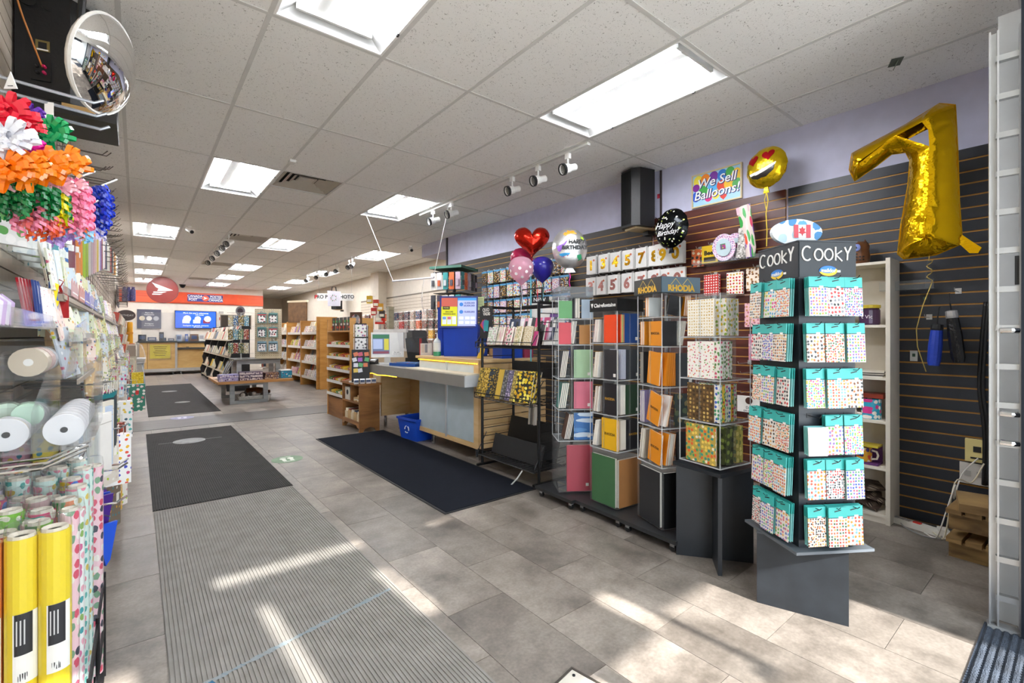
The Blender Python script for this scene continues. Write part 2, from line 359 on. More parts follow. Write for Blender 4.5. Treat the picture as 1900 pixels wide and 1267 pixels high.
# ---------------------------------------------------------------- ceiling fittings
TW = P('#f1f1ee', .25); RFL = P('#b4b5b4', .35); TUBEM = GLOW('#f8faff', TUBE)
def troffer():
    t = thing('ceiling_light', '', 'ceiling light')
    W_, L_ = .584, 1.194
    m = MB(); a, b, c, d, h = W_/2-.012, L_/2-.012, .15, L_/2-.07, .095
    m.v += [Vector(q) for q in ((-a,-b,0),(a,-b,0),(a,b,0),(-a,b,0),(-c,-d,h),(c,-d,h),(c,d,h),(-c,d,h))]
    m.f += [(0,1,5,4),(1,2,6,5),(2,3,7,6),(3,0,4,7),(4,5,6,7)]
    m.b2((-a-.02,-b-.02,h+.004),(a+.02,b+.02,h+.012))
    m.build('reflector', RFL, t, (0,0,.002))
    f = MB()
    for s in (-1, 1):
        f.box((s*(W_/2-.006), 0, .006), (.014, L_, .016)); f.box((0, s*(L_/2-.006), .006), (W_-.028, .014, .016))
    f.build('frame', P('#f4f4f1', .3), t)
    for x in (-.15, -.02, .09): MB().tube([(x,-d+.02,.052),(x,d-.02,.052)], .02, 12).build('tube', TUBEM, t, smooth=True)
    MB().box((-.085,0,.068), (.07, 2*d-.04, .05)).build('ballast_cover', P('#c9c9c6', .3), t)
    for s in (-1, 1):
        MB().box((0, s*(d-.005), .052), (.4, .016, .05)).build('lamp_holder', P('#d8d8d5', .4), t)
        MB().box((W_/2-.012, s*.35, -.006), (.012, .02, .01)).build('latch', BLACK, t)
    return t
TN = {(1,-2):'nearest the top left, cut off by the picture edge', (4,-2):'large near one above the balloon sign and black speaker', (1,1):'over the aisle left of the square vent', (4,1):'above the lottery counter, beside the spotlight track'}
ORD = {4:'nearest', 7:'second', 9:'third', 11:'farthest'}; COLN = {0:'left row by the card wall', 3:'middle row over the display table', 6:'right row over the wooden shelves'}
tr0 = troffer()
for q, (k, j) in enumerate(sorted(LIGHTS, key=lambda a: (a[1], a[0]))):
    t = tr0 if q == 0 else copy_tree(tr0)
    t.location = (-.077+.61*(k+.5), 3.874+1.22*(j+.5), CEIL+.001)
    t['label'] = 'fluorescent ceiling light, '+(TN[(k,j)] if (k,j) in TN else f'{ORD[j]} in the {COLN[k]}'); t['group'] = 'fluorescent troffers'
VN = {1:'nearest of the four, right of an aisle light', 4:'second nearest, beside the short spotlight track', 7:'third nearest, over the aisle', 10:'farthest, near the post office wall'}
for k, j in sorted(VENTS):
    t = thing('ceiling_vent', 'square metal ceiling vent, '+VN[j], 'ceiling vent', (-.077+.61*(k+.5), 3.874+1.22*j+.305, CEIL+.002), 0, 'ceiling vents')
    MB().b2((-.28,-.28,.055),(.28,.28,.06)).build('duct', P('#1a1815', .9), t)
    for q in range(4):
        h = .285-.065*q; z = .004+.012*q; m = MB(); g = h-.05
        m.v += [Vector(v) for v in ((-h,-h,z),(h,-h,z),(h,h,z),(-h,h,z),(-g,-g,z+.03),(g,-g,z+.03),(g,g,z+.03),(-g,g,z+.03))]
        m.f += [(0,1,5,4),(1,2,6,5),(2,3,7,6),(3,0,4,7)]
        m.build('louvre', P('#b5ada0', .5), t)
    MB().b2((-.09,-.09,.05),(.09,.09,.054)).build('centre_plate', P('#c9c2b6', .5), t)
def spot(par, loc, aim):
    p = bx('mount', (.03,.05,.05), TW, par, loc)
    MB().tube([(0,0,-.02),(0,0,-.09)], .008, 8).build('stem', TW, p)
    d = Vector(aim).normalized(); c = Vector((0,0,-.11)); q = d.to_track_quat('Z', 'Y').to_matrix()
    MB().lathe([(.03,-.09),(.032,-.085),(.032,-.02),(.042,-.01),(.048,.06),(.044,.062),(.042,.03)], 14, c, q).build('lamp_head', TW, p, smooth=False)
    MB().lathe([(.001,.048),(.042,.05)], 14, c, q).build('lens', P('#e8e6e0', .3), p)
    MB().lathe([(.049,.045),(.052,.046),(.052,.072),(.044,.072),(.044,.05)], 14, c, q).build('rim', BLACK, p)
def track(label, x, y0, y1, ys, aim):
    t = thing('spotlight_track', label, 'track light', (x, (y0+y1)/2, CEIL-.012))
    MB().box((0,0,0), (.036, y1-y0, .022)).build('rail', P('#d8d7d2', .4), t)
    for y in ys: spot(t, (0, y-(y0+y1)/2, -.034), aim)
track('white spotlight track with five heads above the balloons and counter', 3.02, 2.7, 5.75, [2.95, 3.35, 3.75, 4.95, 5.4], (-.87,.12,-.3))
track('short spotlight track with heads over the aisle before the post office', 1.16, 8.6, 11.6, [8.8, 9.25, 9.9, 10.6, 11.3], (-.6,-.5,-.4))
track('spotlight track with several heads over the wooden card shelves', 3.58, 9.7, 13.6, [9.9, 10.1, 10.9, 11.6, 12.4, 13.3], (-.5,-.5,-.5))
def cctv(label, loc, aim):
    t = thing('security_camera', label, 'camera', loc, group='security cameras')
    MB().lathe([(.035,0),(.035,-.012),(.015,-.03),(.012,-.05)], 12).build('mount', TW, t)
    q = Vector(aim).to_track_quat('Z', 'Y').to_matrix()
    b = MB().lathe([(.03,-.07),(.034,-.06),(.034,.07),(.03,.075)], 14, (0,0,-.06), q).build('body', TW, t)
    MB().lathe([(.027,.074),(.027,.08),(.01,.082)], 14, (0,0,-.06), q).build('lens', BLACK, t)
cctv('small white camera on the ceiling beside a left-row light', (.62, 8.6, CEIL), (.3,-.8,-.4))
cctv('small white camera behind the convex mirror', (-.09, 4.0, CEIL-.0), (.2,-.8,-.4))
cctv('small dome camera near the lavender beam end', (3.95, 7.9, CEIL), (-.2,-.8,-.4))
t = thing('security_camera', 'black dome camera beside the round red emblem', 'camera', (1.15, 18.6, CEIL), 0, 'security cameras')
MB().lathe([(.09,0),(.09,-.03)], 14).build('mount', BLACK, t); MB().lathe([(.075,-.03),(.07,-.07),(.045,-.1),(.01,-.11)], 14).build('dome', P('#101012', .15), t, smooth=True)
s = at(648,176,4.05); t = thing('smoke_sensor', 'small white sensor clipped to the ceiling grid bar', 'sensor', (1.143, 4.75, CEIL))
MB().box((0,0,-.012), (.05,.08,.024)).build('body', TW, t); MB().box((.03,0,-.004), (.012,.05,.008)).build('clip', TW, t)
p = onz(1662, 115, CEIL); t = thing('ceiling_tag', 'small dark torn paper stuck on the ceiling tile at right', 'tag', (p.x, p.y, CEIL-.001), .4)
MB().prism([(-.05,-.0008),(.05,-.0008),(.05,.0008),(-.05,.0008)], -.03, .03).build('paper', P('#5a6258', .7), t); bx('torn_flap', (.05,.004,.04), P('#6f7a6a', .7), t, (0,0,-.018), (.4,0,0))
# ---------------------------------------------------------------- mats on the floor
def ribbed(label, x0, x1, y0, y1, col, n, lift=.006, extra=None):
    t = thing('ribbed_mat', label, 'mat', ((x0+x1)/2, (y0+y1)/2, 0.0))
    w2, l2 = (x1-x0)/2, (y1-y0)/2
    m = MB().b2((-w2,-l2,.0005), (w2,l2,lift*.4))
    p = 2*w2/n
    for i in range(n):
        x = -w2+p*(i+.5); m.b2((x-p*.3,-l2+.01,lift*.3), (x+p*.3,l2-.01,lift))
    m.build('ribbed_sheet', col, t)
    return t
GM = P('#8d8a85', .7, var=.12, spec=.2); DM = P('#403f3e', .75, var=.12, spec=.15)
t = ribbed('light grey ribbed runner mat nearest the viewer', .09, 1.005, .55, 4.14, GM, 60)
MB().grid(lambda u, v: (-.42+.84*u, -.38+.19*u+.022*(v-.5)*(1+.5*math.sin(u*61)*math.cos(u*37)), .0066), 70, 1).build('tape_residue', DOTS('#7f8a8f', ['#6f8794','#8d8a85','#5c7f95'], 120, .3), t)
mm = bx('tape_scrap', (.06,.03,.0008), P('#2f6d92', .6), t, (-.36,-.385,.0068), (0,0,R(20)))
t = ribbed('dark grey ribbed mat in the middle of the aisle with faded emblem', .085, 1.01, 4.16, 7.46, DM, 60)
def decal(t, x, y, r, col, c2, name='faded_emblem'):
    d = MB().lathe([(r,0),(r,.0012)], 28).build(name, col, t, (x,y,.0066))
    for q in range(3): bx('emblem_stripe', (r*.9,r*.09,.0006), c2, d, (.05*r*q, (-.25+.25*q)*r, .0016))
    return d
decal(t, -.07, .85, .16, P('#8e8f8e', .6, var=.35), P('#a9aaa8', .6)); bx('emblem_bar', (.62,.018,.0006), P('#777876', .6), t, (-.05,.86,.0067))
t = ribbed('dark grey ribbed mat before the post office counter with faded emblem', .13, 1.08, 9.0, 14.6, P('#403f3e', .75, var=.1, spec=.12), 44)
decal(t, -.05, 1.0, .14, P('#7f807e', .6, var=.3), P('#a3a4a2', .6)); decal(t, .05, -1.2, .12, P('#787977', .6, var=.3), P('#a3a4a2', .6))
t = thing('carpet_mat', 'black carpet mat in front of the lottery counter', 'mat', (2.1, 4.33, 0))
MB().box((0,0,.003), (.86,3.02,.005)).build('rubber_edge', P('#15161a', .6), t); MB().box((0,0,.006), (.82,2.98,.006)).build('pile', P('#20232b', .95, spec=.1, bump=.6, bs=500), t)
t = thing('doormat', 'blue-grey looped doormat in the bottom right corner', 'mat', (2.575, -.04, 0))
m = MB()
for i in range(26):
    y = -.31+.62*i/25
    m.grid(lambda u, v: (-.29+.58*u, y-.014+.028*v, .004+.009*math.sin(PI*v)*(1+.35*math.sin(u*180+i*2))), 60, 3)
m.build('loop_pile', P('#3c4450', .95, bump=.8, bs=260, var=.5), t); MB().box((0,0,.002), (.6,.66,.004)).build('backing', P('#3d4654', .9), t)
def floor_decal(label, x, y, r, col, ink):
    t = thing('floor_sticker', label, 'floor decal', (x, y, .0005), group=None)
    MB().lathe([(r,0),(r,.0012)], 32).build('disc', col, t)
    for s in (-1, 1):
        MB().lathe([(.03,0),(.03,.0006)], 12).build('footprint', ink, t, (s*.035,.03,.0013)); bx('footprint_heel', (.035,.06,.0006), ink, t, (s*.035,-.035,.0016))
    bx('printed_line', (r*.7,.012,.0006), ink, t, (0,r*.62,.0016)); bx('printed_line', (r*.7,.012,.0006), ink, t, (0,-r*.62,.0016))
p = onz(533, 852, 0); floor_decal('round green distancing sticker on the floor between two mats', p.x, p.y, .145, P('#6f8a6c', .6, var=.2), P('#dfe3d8', .6))
p = onz(338, 775, .005); floor_decal('round violet distancing sticker on the floor at the grey strip', p.x, p.y, .15, P('#8f8fb0', .6, var=.2), P('#c9c9d8', .6)); 
bpy.data.objects[C.objects[-1].name].parent.location.z = .0045
p = onz(1048, 1260, 0); t = thing('floor_hatch', 'small metal trim plate with screws at the bottom edge', 'floor plate', (p.x, p.y-.06, .0005), R(10))
m = MB(); m.box((0,0,.003), (.13,.13,.005)); m.build('plate', P('#d5d0c4', .5), t)
for s in (-1, 1):
    bx('rim', (.14,.008,.01), P('#55504a', .4, .6), t, (0,s*.066,.004)); bx('rim', (.008,.14,.01), P('#55504a', .4, .6), t, (s*.066,0,.004))
    MB().lathe([(.006,0),(.006,.003)], 8).build('screw', BLACK, t, (s*.04,.04,.0055))
# ---------------------------------------------------------------- right wall: slatwall goods, balloons, signs
HOOK = P('#c4c4c2', .3, .7)
def facing_right(x, y, z): return (x, y, z)
RZ = -PI/2
# --- gold figure seven foil balloon
def seven():
    t = thing('seven_balloon', 'large gold foil balloon shaped like the number seven', 'balloon', (3.72, .70, 1.73), RZ)
    out = [(-.30,.735),(-.02,.83),(.135,.90),(.205,.865),(.215,.6),(.222,.3),(.235,.05),(.12,.0),(-.03,-.005),(-.06,.03),(-.045,.2),(-.01,.45),(0,.6),(-.02,.655),(-.09,.665),(-.17,.61),(-.285,.545),(-.315,.63)]
    # puff: rings shrink towards the medial line while swelling in depth
    med = [(-.24,.64),(-.08,.74),(.07,.79),(.1,.73),(.105,.62),(.1,.4),(.09,.2),(.09,.1)]
    def near(p):
        best = None
        for a, b in zip(med, med[1:]):
            ab = (b[0]-a[0], b[1]-a[1]); l = ab[0]**2+ab[1]**2
            u = max(0, min(1, ((p[0]-a[0])*ab[0]+(p[1]-a[1])*ab[1])/l)); q = (a[0]+u*ab[0], a[1]+u*ab[1]); d = (q[0]-p[0])**2+(q[1]-p[1])**2
            if best is None or d < best[0]: best = (d, q)
        return best[1]
    pts = []
    for a, b in zip(out, out[1:]+out[:1]):
        n = max(2, int(math.dist(a, b)/.022))
        for i in range(n): pts.append((a[0]+(b[0]-a[0])*i/n, a[1]+(b[1]-a[1])*i/n))
    rr = random.Random(4); m = MB(); n = len(pts); K = 9; cr = [rr.uniform(-.006,.006) for _ in pts]
    for side in (-1, 1):
        b0 = len(m.v)
        for k in range(K+1):
            u = k/K
            for i, p in enumerate(pts):
                q = near(p); d = math.dist(p, q); x = p[0]+(q[0]-p[0])*u; z = p[1]+(q[1]-p[1])*u
                w_ = .055+d*.32; low = max(0, 1-z/.3)
                y = side*w_*math.sin(PI/2*u)**.75+cr[i]*(1-u)*.8+.012*low*math.sin(i*1.3+k*.9)*u
                m.v.append(Vector((x, y, z)))
        for k in range(K):
            for i in range(n):
                f = (b0+k*n+i, b0+k*n+(i+1)%n, b0+(k+1)*n+(i+1)%n, b0+(k+1)*n+i); m.f.append(f if side < 0 else f[::-1])
    G = FOIL('#d6a800', .17, .5, 14)
    m.build('foil_body', G, t, smooth=True)
    m = MB(); m.tube([(p[0], 0, p[1]) for p in pts], .0035, 5, closed=True); m.build('seam', FOIL('#b98f0c', .3), t)
    MB().prism([(.215,.06),(.235,.10),(.285,.045),(.315,.015),(.30,-.015),(.265,-.01)], -.012, .012).build('filling_tail', G, t)
    MB().tube([(.09,0,.0),(.088,0,-.03)]+[(.092+.014*math.cos(i*1.1), .014*math.sin(i*1.1), -.03-.011*i) for i in range(12)]+[(.1,0,-.17),(.06,0,-.3),(.03,0,-.44),(.035,0,-.55),(.075,0,-.7)], .0028, 5).build('ribbon', FOIL('#c9b060', .3), t)
    return t
seven()
def puff(t, name, outline, mat, th=.1, K=7, loc=(0,0,0)):
    m = MB(); n = len(outline); cx = sum(p[0] for p in outline)/n; cz = sum(p[1] for p in outline)/n
    for side in (-1, 1):
        b0 = len(m.v)
        for k in range(K+1):
            u = 1-k/K
            for i, p in enumerate(outline):
                y = side*th*(1-u**2.4)**.62
                m.v.append(Vector((cx+(p[0]-cx)*u, y+.006*u*math.sin(i*2.1)*(u > .8), cz+(p[1]-cz)*u)))
        for k in range(K):
            for i in range(n):
                f = (b0+k*n+i, b0+k*n+(i+1)%n, b0+(k+1)*n+(i+1)%n, b0+(k+1)*n+i); m.f.append(f if side < 0 else f[::-1])
    return m.build(name, mat, t, loc, smooth=True)
def circ(r, n=40, sz=1): return [(r*math.sin(2*PI*i/n), r*sz*math.cos(2*PI*i/n)) for i in range(n)]
def heart(s, n=44):
    o = []
    for i in range(n):
        a = 2*PI*i/n; o.append((s*16*math.sin(a)**3/16, s*(13*math.cos(a)-5*math.cos(2*a)-2*math.cos(3*a)-math.cos(4*a))/16))
    return o
def on_puff(poly, r, th, lift, mat, name, t, n=1):
    """a printed patch following the front of a round puffed balloon"""
    m = MB(); cx = sum(p[0] for p in poly)/len(poly); cz = sum(p[1] for p in poly)/len(poly); K = 5
    def y(x, z):
        u = min(.999, math.hypot(x, z)/r); return -th*(1-u**2.4)**.62-lift
    b = 0
    for k in range(K+1):
        s = k/K
        for p in poly:
            x = cx+(p[0]-cx)*s; z = cz+(p[1]-cz)*s; m.v.append(Vector((x, y(x, z), z)))
    nn = len(poly)
    for k in range(K):
        for i in range(nn): m.f.append((k*nn+i, k*nn+(i+1)%nn, (k+1)*nn+(i+1)%nn, (k+1)*nn+i))
    return m.build(name, mat, t, smooth=True)
def sh(poly, dx, dz, a=0, s=1):
    c, q = math.cos(a)*s, math.sin(a)*s; return [(dx+x*c-z*q, dz+x*q+z*c) for x, z in poly]
# --- yellow smiling face balloon
t = thing('smiley_balloon', 'yellow smiling face foil balloon with red heart eyes', 'balloon', (3.86, 1.60, 2.57), RZ-.1)
puff(t, 'foil_body', circ(.16), FOIL('#e0bd1c', .2, .3), .075)
for dx, dz in ((-.075,.06),(.045,.075)): on_puff(sh(heart(.045), dx, dz, .12), .16, .075, .002, FOIL('#d3212a', .25, .1), 'heart_eye', t)
on_puff([(-.105,-.045),(-.05,-.04),(.02,-.025),(.10,.005),(.085,-.05),(.03,-.088),(-.04,-.094),(-.09,-.075)], .16, .075, .002, P('#1a1512', .3), 'mouth', t)
on_puff([(-.105,-.04),(-.05,-.037),(.02,-.022),(.105,.008),(.098,-.012),(.03,-.045),(-.04,-.062),(-.1,-.058)], .16, .075, .004, P('#f3efe6', .3), 'teeth', t)
MB().prism([(-.012,-.155),(.012,-.155),(.022,-.2),(-.022,-.2)], -.008, .008).build('neck', FOIL('#d8b31c', .25), t)
MB().tube([(0,0,-.19),(.012,0,-.26),(-.004,0,-.36),(.004,0,-.5),(0,.0,-.62)], .004, 5).build('ribbon', P('#e3c437', .3), t)
MB().tube([(0,0,-.19),(-.014,-.005,-.25),(.0,-.004,-.33)], .003, 5).build('ribbon', P('#e3c437', .3), t)
# --- framed sign: We Sell Balloons!
t = thing('balloon_sign', 'framed colourful sign reading We Sell Balloons', 'sign', (RW-.012, 2.128, 2.597), RZ)
bx('board', (.44,.012,.285), P('#a9d6f0',.4), t)
for k, (dx, dz, c, r) in enumerate(((-.17,.1,'#f2e04a',.05),(-.1,.1,'#f08a1e',.05),(-.02,.11,'#7b2fa3',.045),(.06,.1,'#2f7fd6',.05),(.13,.11,'#46b04a',.045),(.18,.06,'#e8c21a',.05),(-.19,-.06,'#2f5fd6',.045),(-.12,-.02,'#46b04a',.05),(-.03,.0,'#5ab8f0',.05),(.05,-.0,'#e8481f',.045),(.12,.0,'#f2c21a',.05),(.19,-.02,'#46a84a',.045),(-.07,-.09,'#e0317f',.04),(.0,-.08,'#f5e04a',.04))): MB().prism(sh([(x, z*1.15) for x, z in circ(r*.92, 16)], dx, dz*.88), -.0064-.00004*k, -.0055).build('printed_balloon', P(c,.35), t)
for d, l in (((.468,.02,.012),(0,-.002,.149)), ((.468,.02,.012),(0,-.002,-.149)), ((.012,.02,.298),(.228,-.002,0)), ((.012,.02,.298),(-.228,-.002,0))): bx('frame_strip', d, P('#d9c69a', .4), t, l)
for tx, z in (('We Sell', .055), ('Balloons!', -.05)):
    txt(tx, .115, P('#2a2a6a', .4), t, (.006,-.0075,z-.004), shear=.2, bold=.004); txt(tx, .115, P('#ffffff', .4), t, (0,-.0085,z), shear=.2, bold=.001)
for dx, dz, c, r in ((.07,-.105,'#dc3a24',.03),(-.19,.03,'#8a2aa0',.035),(.19,.09,'#f0c020',.03)): MB().prism(sh(heart(r) if dx == .07 else circ(r, 20), dx, dz), -.0076, -.006).build('printed_balloon', P(c, .4), t)
# --- black speaker on the wall
def speaker(label, loc, rz, w_, h, d, chamfer=.06):
    t = thing('loudspeaker', label, 'speaker', loc, rz, 'black wall loudspeakers')
    m = MB(); o = [(-w_/2,0),(-w_/2,-d+chamfer),(-w_/2+chamfer,-d),(w_/2-chamfer,-d),(w_/2,-d+chamfer),(w_/2,0)]
    b = len(m.v)
    for z in (0, h):
        for x, y in o: m.v.append(Vector((x, y, z)))
    m.f += [tuple(range(6))[::-1], tuple(range(6, 12))]+[(i, (i+1)%6, 6+(i+1)%6, 6+i) for i in range(6)]
    m.build('cabinet', P('#121214', .5, bump=.15, bs=60), t)
    g = MB()
    for i in range(9): g.box((-w_/2+chamfer+.01+(w_-2*chamfer-.02)*i/8, -d-.006, h*.5), (.006,.008,h*.92))
    g.build('grille', P('#0c0c0d', .7), t)
    bb('wall_bracket', (-.04,.0,-.06), (.04,.08,-.005), BLACK, t); bb('shelf_bracket', (-w_*.3,-d*.8,-.02), (w_*.3,.06,-.001), P('#c7b28a', .4, .2), t)
    return t
t = speaker('black speaker on the right wall beside the lavender band', (4.0, 2.82, 2.32), RZ-.25, .27, .56, .24)
MB().tube([(.1,.04,.1),(.17,.06,.05),(.15,.07,-.06),(.08,.08,-.09),(.05,.07,-.03)], .004, 6).build('cable', BLACK, t)
MB().tube([(RW-.012,2.70,2.9),(RW-.012,2.70,2.43)], .012, 6).build('cable_conduit', P('#332624', .5)); tag(C.objects[-1], 'dark cable running down the lavender wall from the ceiling', 'cable')
bb('wall_conduit', (RW-.02,6.82,1.9), (RW-.001,6.86,2.9), P('#2a2730', .5)); tag(C.objects[-1], 'dark vertical conduit on the lavender beam near its end', 'conduit')
p = onx(1222, 364, RW); t = thing('wall_sticker', 'tiny red paper sticker on lavender wall beside speaker', 'sticker', (RW-.001, p.y, p.z), RZ); bx('paper', (.03,.002,.045), P('#d8324a',.5), t); bx('fold', (.02,.003,.015), P('#c02a40',.5), t, (.004,-.002,.012))
# --- round foil balloons
t = thing('birthday_balloon', 'round black foil balloon with Happy Birthday in script', 'balloon', (3.80, 2.40, 2.225), RZ-.1)
puff(t, 'foil_body', circ(.18), FOIL('#1b1d1f', .22, .25), .08)
rr = random.Random(3)
for i in range(70):
    a, q = rr.uniform(0, 2*PI), .17*math.sqrt(rr.uniform(.05, 1))
    x, z = q*math.cos(a), q*math.sin(a)
    if -.085 < z < .05 and abs(x) < .12: continue
    on_puff(sh(circ(rr.uniform(.004,.008), 7), x, z), .18, .08, .0015, P(rr.choice(['#c9d56a','#f0f0e0','#9db04a']), .3), 'printed_dot', t)
txt('Happy', .078, P('#e8e8ea', .25, .4), t, (-.015,-.083,.02), shear=.45); txt('Birthday!', .064, P('#e8e8ea', .25, .4), t, (.02,-.083,-.05), shear=.45)
MB().prism([(-.012,-.175),(.012,-.175),(.025,-.225),(-.025,-.225)], -.008, .008).build('neck', FOIL('#1b1d1f', .22, .25), t)
t = thing('birthday_balloon', 'white foil balloon printed with dinosaurs and bold HAPPY BIRTHDAY', 'balloon', tuple(at(1057,460,4.45)), -YAW)
puff(t, 'foil_body', [(x, z*(1.12 if z > 0 else 1.2)) for x, z in circ(.168)], FOIL('#e9e9ea', .28, .2), .085)
txt('HAPPY', .05, P('#17181a', .4), t, (.055,-.094,.042), bold=.0025); txt('BIRTHDAY', .05, P('#17181a', .4), t, (.035,-.096,-.014), bold=.0025)
for k, (c, poly) in enumerate((('#e59a2a',[(-.07,.12),(-.03,.16),(.04,.155),(.06,.12),(.0,.125),(-.05,.1)]),('#8f5fc0',[(-.13,.0),(-.07,.03),(-.02,.07),(-.05,.02),(-.1,-.05),(-.12,-.04)]),('#c8415a',[(-.09,-.09),(-.03,-.075),(.02,-.1),(.03,-.14),(-.03,-.13)]),('#2f8fc4',[(-.11,-.07),(-.06,-.06),(-.0,-.06),(-.02,-.085),(-.08,-.1)]),('#2f9a6a',[(.06,-.08),(.1,-.07),(.11,-.11),(.06,-.15),(.03,-.155),(.06,-.12)]),('#a9c93a',[(.09,.1),(.12,.09),(.13,.06),(.1,.07)]))):
    on_puff(poly, .185, .085, .002, P(c, .35), 'printed_dinosaur', t)
MB().prism([(-.03,-.195),(.03,-.195),(.055,-.235),(-.05,-.24)], -.012, .012).build('neck', FOIL('#d8d8da', .25, .3), t)
MB().tube([(0,0,-.23),(.006,0,-.28),(-.006,0,-.32),(.004,0,-.37)], .004, 5).build('ribbon', P('#e03aa0', .3), t)
D = 4.75
t = thing('heart_balloon', 'red heart foil balloon floating above three latex balloons', 'balloon', tuple(at(987,446,D)), -YAW)
puff(t, 'foil_body', heart(.18), FOIL('#cf2a1a', .16, .2), .1)
MB().tube([(0,0,-.18),(.02,0,-.24),(.04,0,-.34),(.06,0,-.6)], .004, 5).build('ribbon', P('#c0203a', .4), t)
def latex(label, px, py, d, r, mat, dots=False, rib='#d8d8e0'):
    t = thing('latex_balloon', label, 'balloon', tuple(at(px, py, d)), -YAW, 'latex balloons under the red heart')
    prof = [(.0005,-1.32),(.05,-1.3),(.03,-1.24),(.12,-1.18),(.4,-.95),(.68,-.66),(.9,-.25),(.99,.1),(.98,.35),(.85,.65),(.6,.88),(.3,.99),(.0005,1.02)]
    MB().lathe([(a*r, b*r) for a, b in prof], 24).build('skin', mat, t, smooth=True)
    if dots:
        rr = random.Random(9)
        for i in range(34):
            z = -.8+1.7*i/33; a = i*2.4; q = math.sqrt(max(.02, 1-z*z))*.99
            M_ = Vector((math.cos(a)*q, math.sin(a)*q, z)); M_ = M_.normalized(); mm = M_.to_track_quat('Z', 'Y').to_matrix()
            MB().lathe([(r*.13,0),(r*.10,r*.015)], 10, M_*r*.985, mm).build('printed_dot', P('#f4f2f4', .4), t)
    MB().tube([(0,0,-r*1.3),(.01,0,-r*1.3-.12),(-.01,0,-r*1.3-.3)], .003, 5).build('ribbon', P(rib, .4), t)
latex('bright pink latex balloon half hidden behind polka-dot balloon', 968, 482, 5.05, .125, P('#c51f57', .25))
latex('translucent pink latex balloon with white polka dots', 967, 500, 4.5, .122, CLEAR('pink_latex', (.95,.72,.80,1), .42, .1, (.86,.50,.62,1)), True)
latex('dark blue latex balloon right of polka-dot balloon', 1006, 498, 4.72, .118, P('#2b2590', .22), rib='#7ad0e0')
bx('balloon_stand', (.01,.01,.01), BLACK) and None
o = C.objects[-1]; bpy.data.objects.remove(o)
t = thing('balloon_stand', 'thin clear balloon pole behind the planner posters', 'stand', (at(985,560,4.75).x, at(985,560,4.75).y, 0), -YAW)
MB().tube([(0,0,.05),(0,0,1.98)], .008, 8).build('pole', P('#6ac0cf', .3), t); MB().lathe([(.12,0),(.12,.02),(.03,.05)], 18).build('base', P('#cfd3d6', .4), t)
# --- hanging goods on the slatwall
def hook(par, loc, l=.14):
    h = MB(); h.box((0,0,0), (.03,.004,.035)); h.tube([(0,0,-.005),(0,-l,-.005),(0,-l-.012,.012)], .0028, 5); return h.build('hook', HOOK, par, loc)
def packs_on_wall(name, label, cat, grp, y, z, w_, h, mat, n=3, x=RW-.012, art=None, header=None, title=None, sub=.028):
    """a few flat packets hanging one behind the other from a slatwall hook"""
    hk = thing('display_hook', ('hook of '+label)[:400], 'hook', (x, y, z+h/2+.012), RZ, 'slatwall hooks'); hk['label'] = ' '.join(hk['label'].split()[:16]); hook(hk, (0,0,0), .03+sub*n)
    for i in range(n):
        t = thing(name, ('front ' if i == 0 else ('rearmost ' if i == n-1 else 'middle '))+label, cat, (x-.012-sub*(n-i), y+rnd.uniform(-.006,.006), z), RZ+rnd.uniform(-.06,.06), grp)
        bx('packet', (w_,.006,h), mat, t)
        if header: bx('header_card', (w_,.008,h*.14), P(header, .4), t, (0,0,h*.43))
        if i == 0 and art: art(t, w_, h)
NUMP = P('#e8e6e2', .4); GOLD = FOIL('#c89a1c', .25, .2); ROSE = FOIL('#c98d86', .3, .2)
DGN = dict(zip('0123456789', 'zero one two three four five six seven eight nine'.split()))
def digit(d, mat):
    def f(t, w_, h): txt(d, h*.72, mat, t, (0,-.0045,-.01), bold=.007); MB().prism(circ(.012, 10), -.005, -.003).build('print_spot', P('#c9694a', .4), t, (w_*.3,0,h*.25))
    return f
# gold number packs (upper row) and rose-gold (lower row), order as seen from the aisle
for row, (zt, mat, nm, pk) in enumerate(((2.04, GOLD, 'gold', [(1090,'1'),(1112,'3'),(1134,'4'),(1158,'5'),(1182,'7'),(1208,'8')]), (1.80, ROSE, 'rose-gold', [(1090,'3'),(1108,'4'),(1131,'5'),(1157,'6'),(1181,'7'),(1206,'8')]))):
    for px, dg in pk:
        y = onx(px, 500, 3.93).y
        packs_on_wall('number_balloon_pack', f'{nm} figure {DGN[dg]} balloon packet on the dark slatwall', 'balloon pack', nm+' number balloon packets', y, zt, .135, .2, NUMP, 3, art=digit(dg, mat))
for px, dg in ((1222,'9'),(1246,'0')):
    packs_on_wall('number_balloon_pack', f'large gold figure {DGN[dg]} balloon packet below black balloon', 'balloon pack', 'large gold number packets', onx(px, 478, 3.93).y, 2.04, .16, .21, NUMP, 3, art=digit(dg, GOLD))
    packs_on_wall('number_balloon_pack', f'rose-gold figure {DGN[dg]} balloon packet behind the tall spinner', 'balloon pack', 'rose-gold number balloon packets', onx(px, 510, 3.93).y, 1.80, .16, .2, NUMP, 2, art=digit(dg, ROSE))
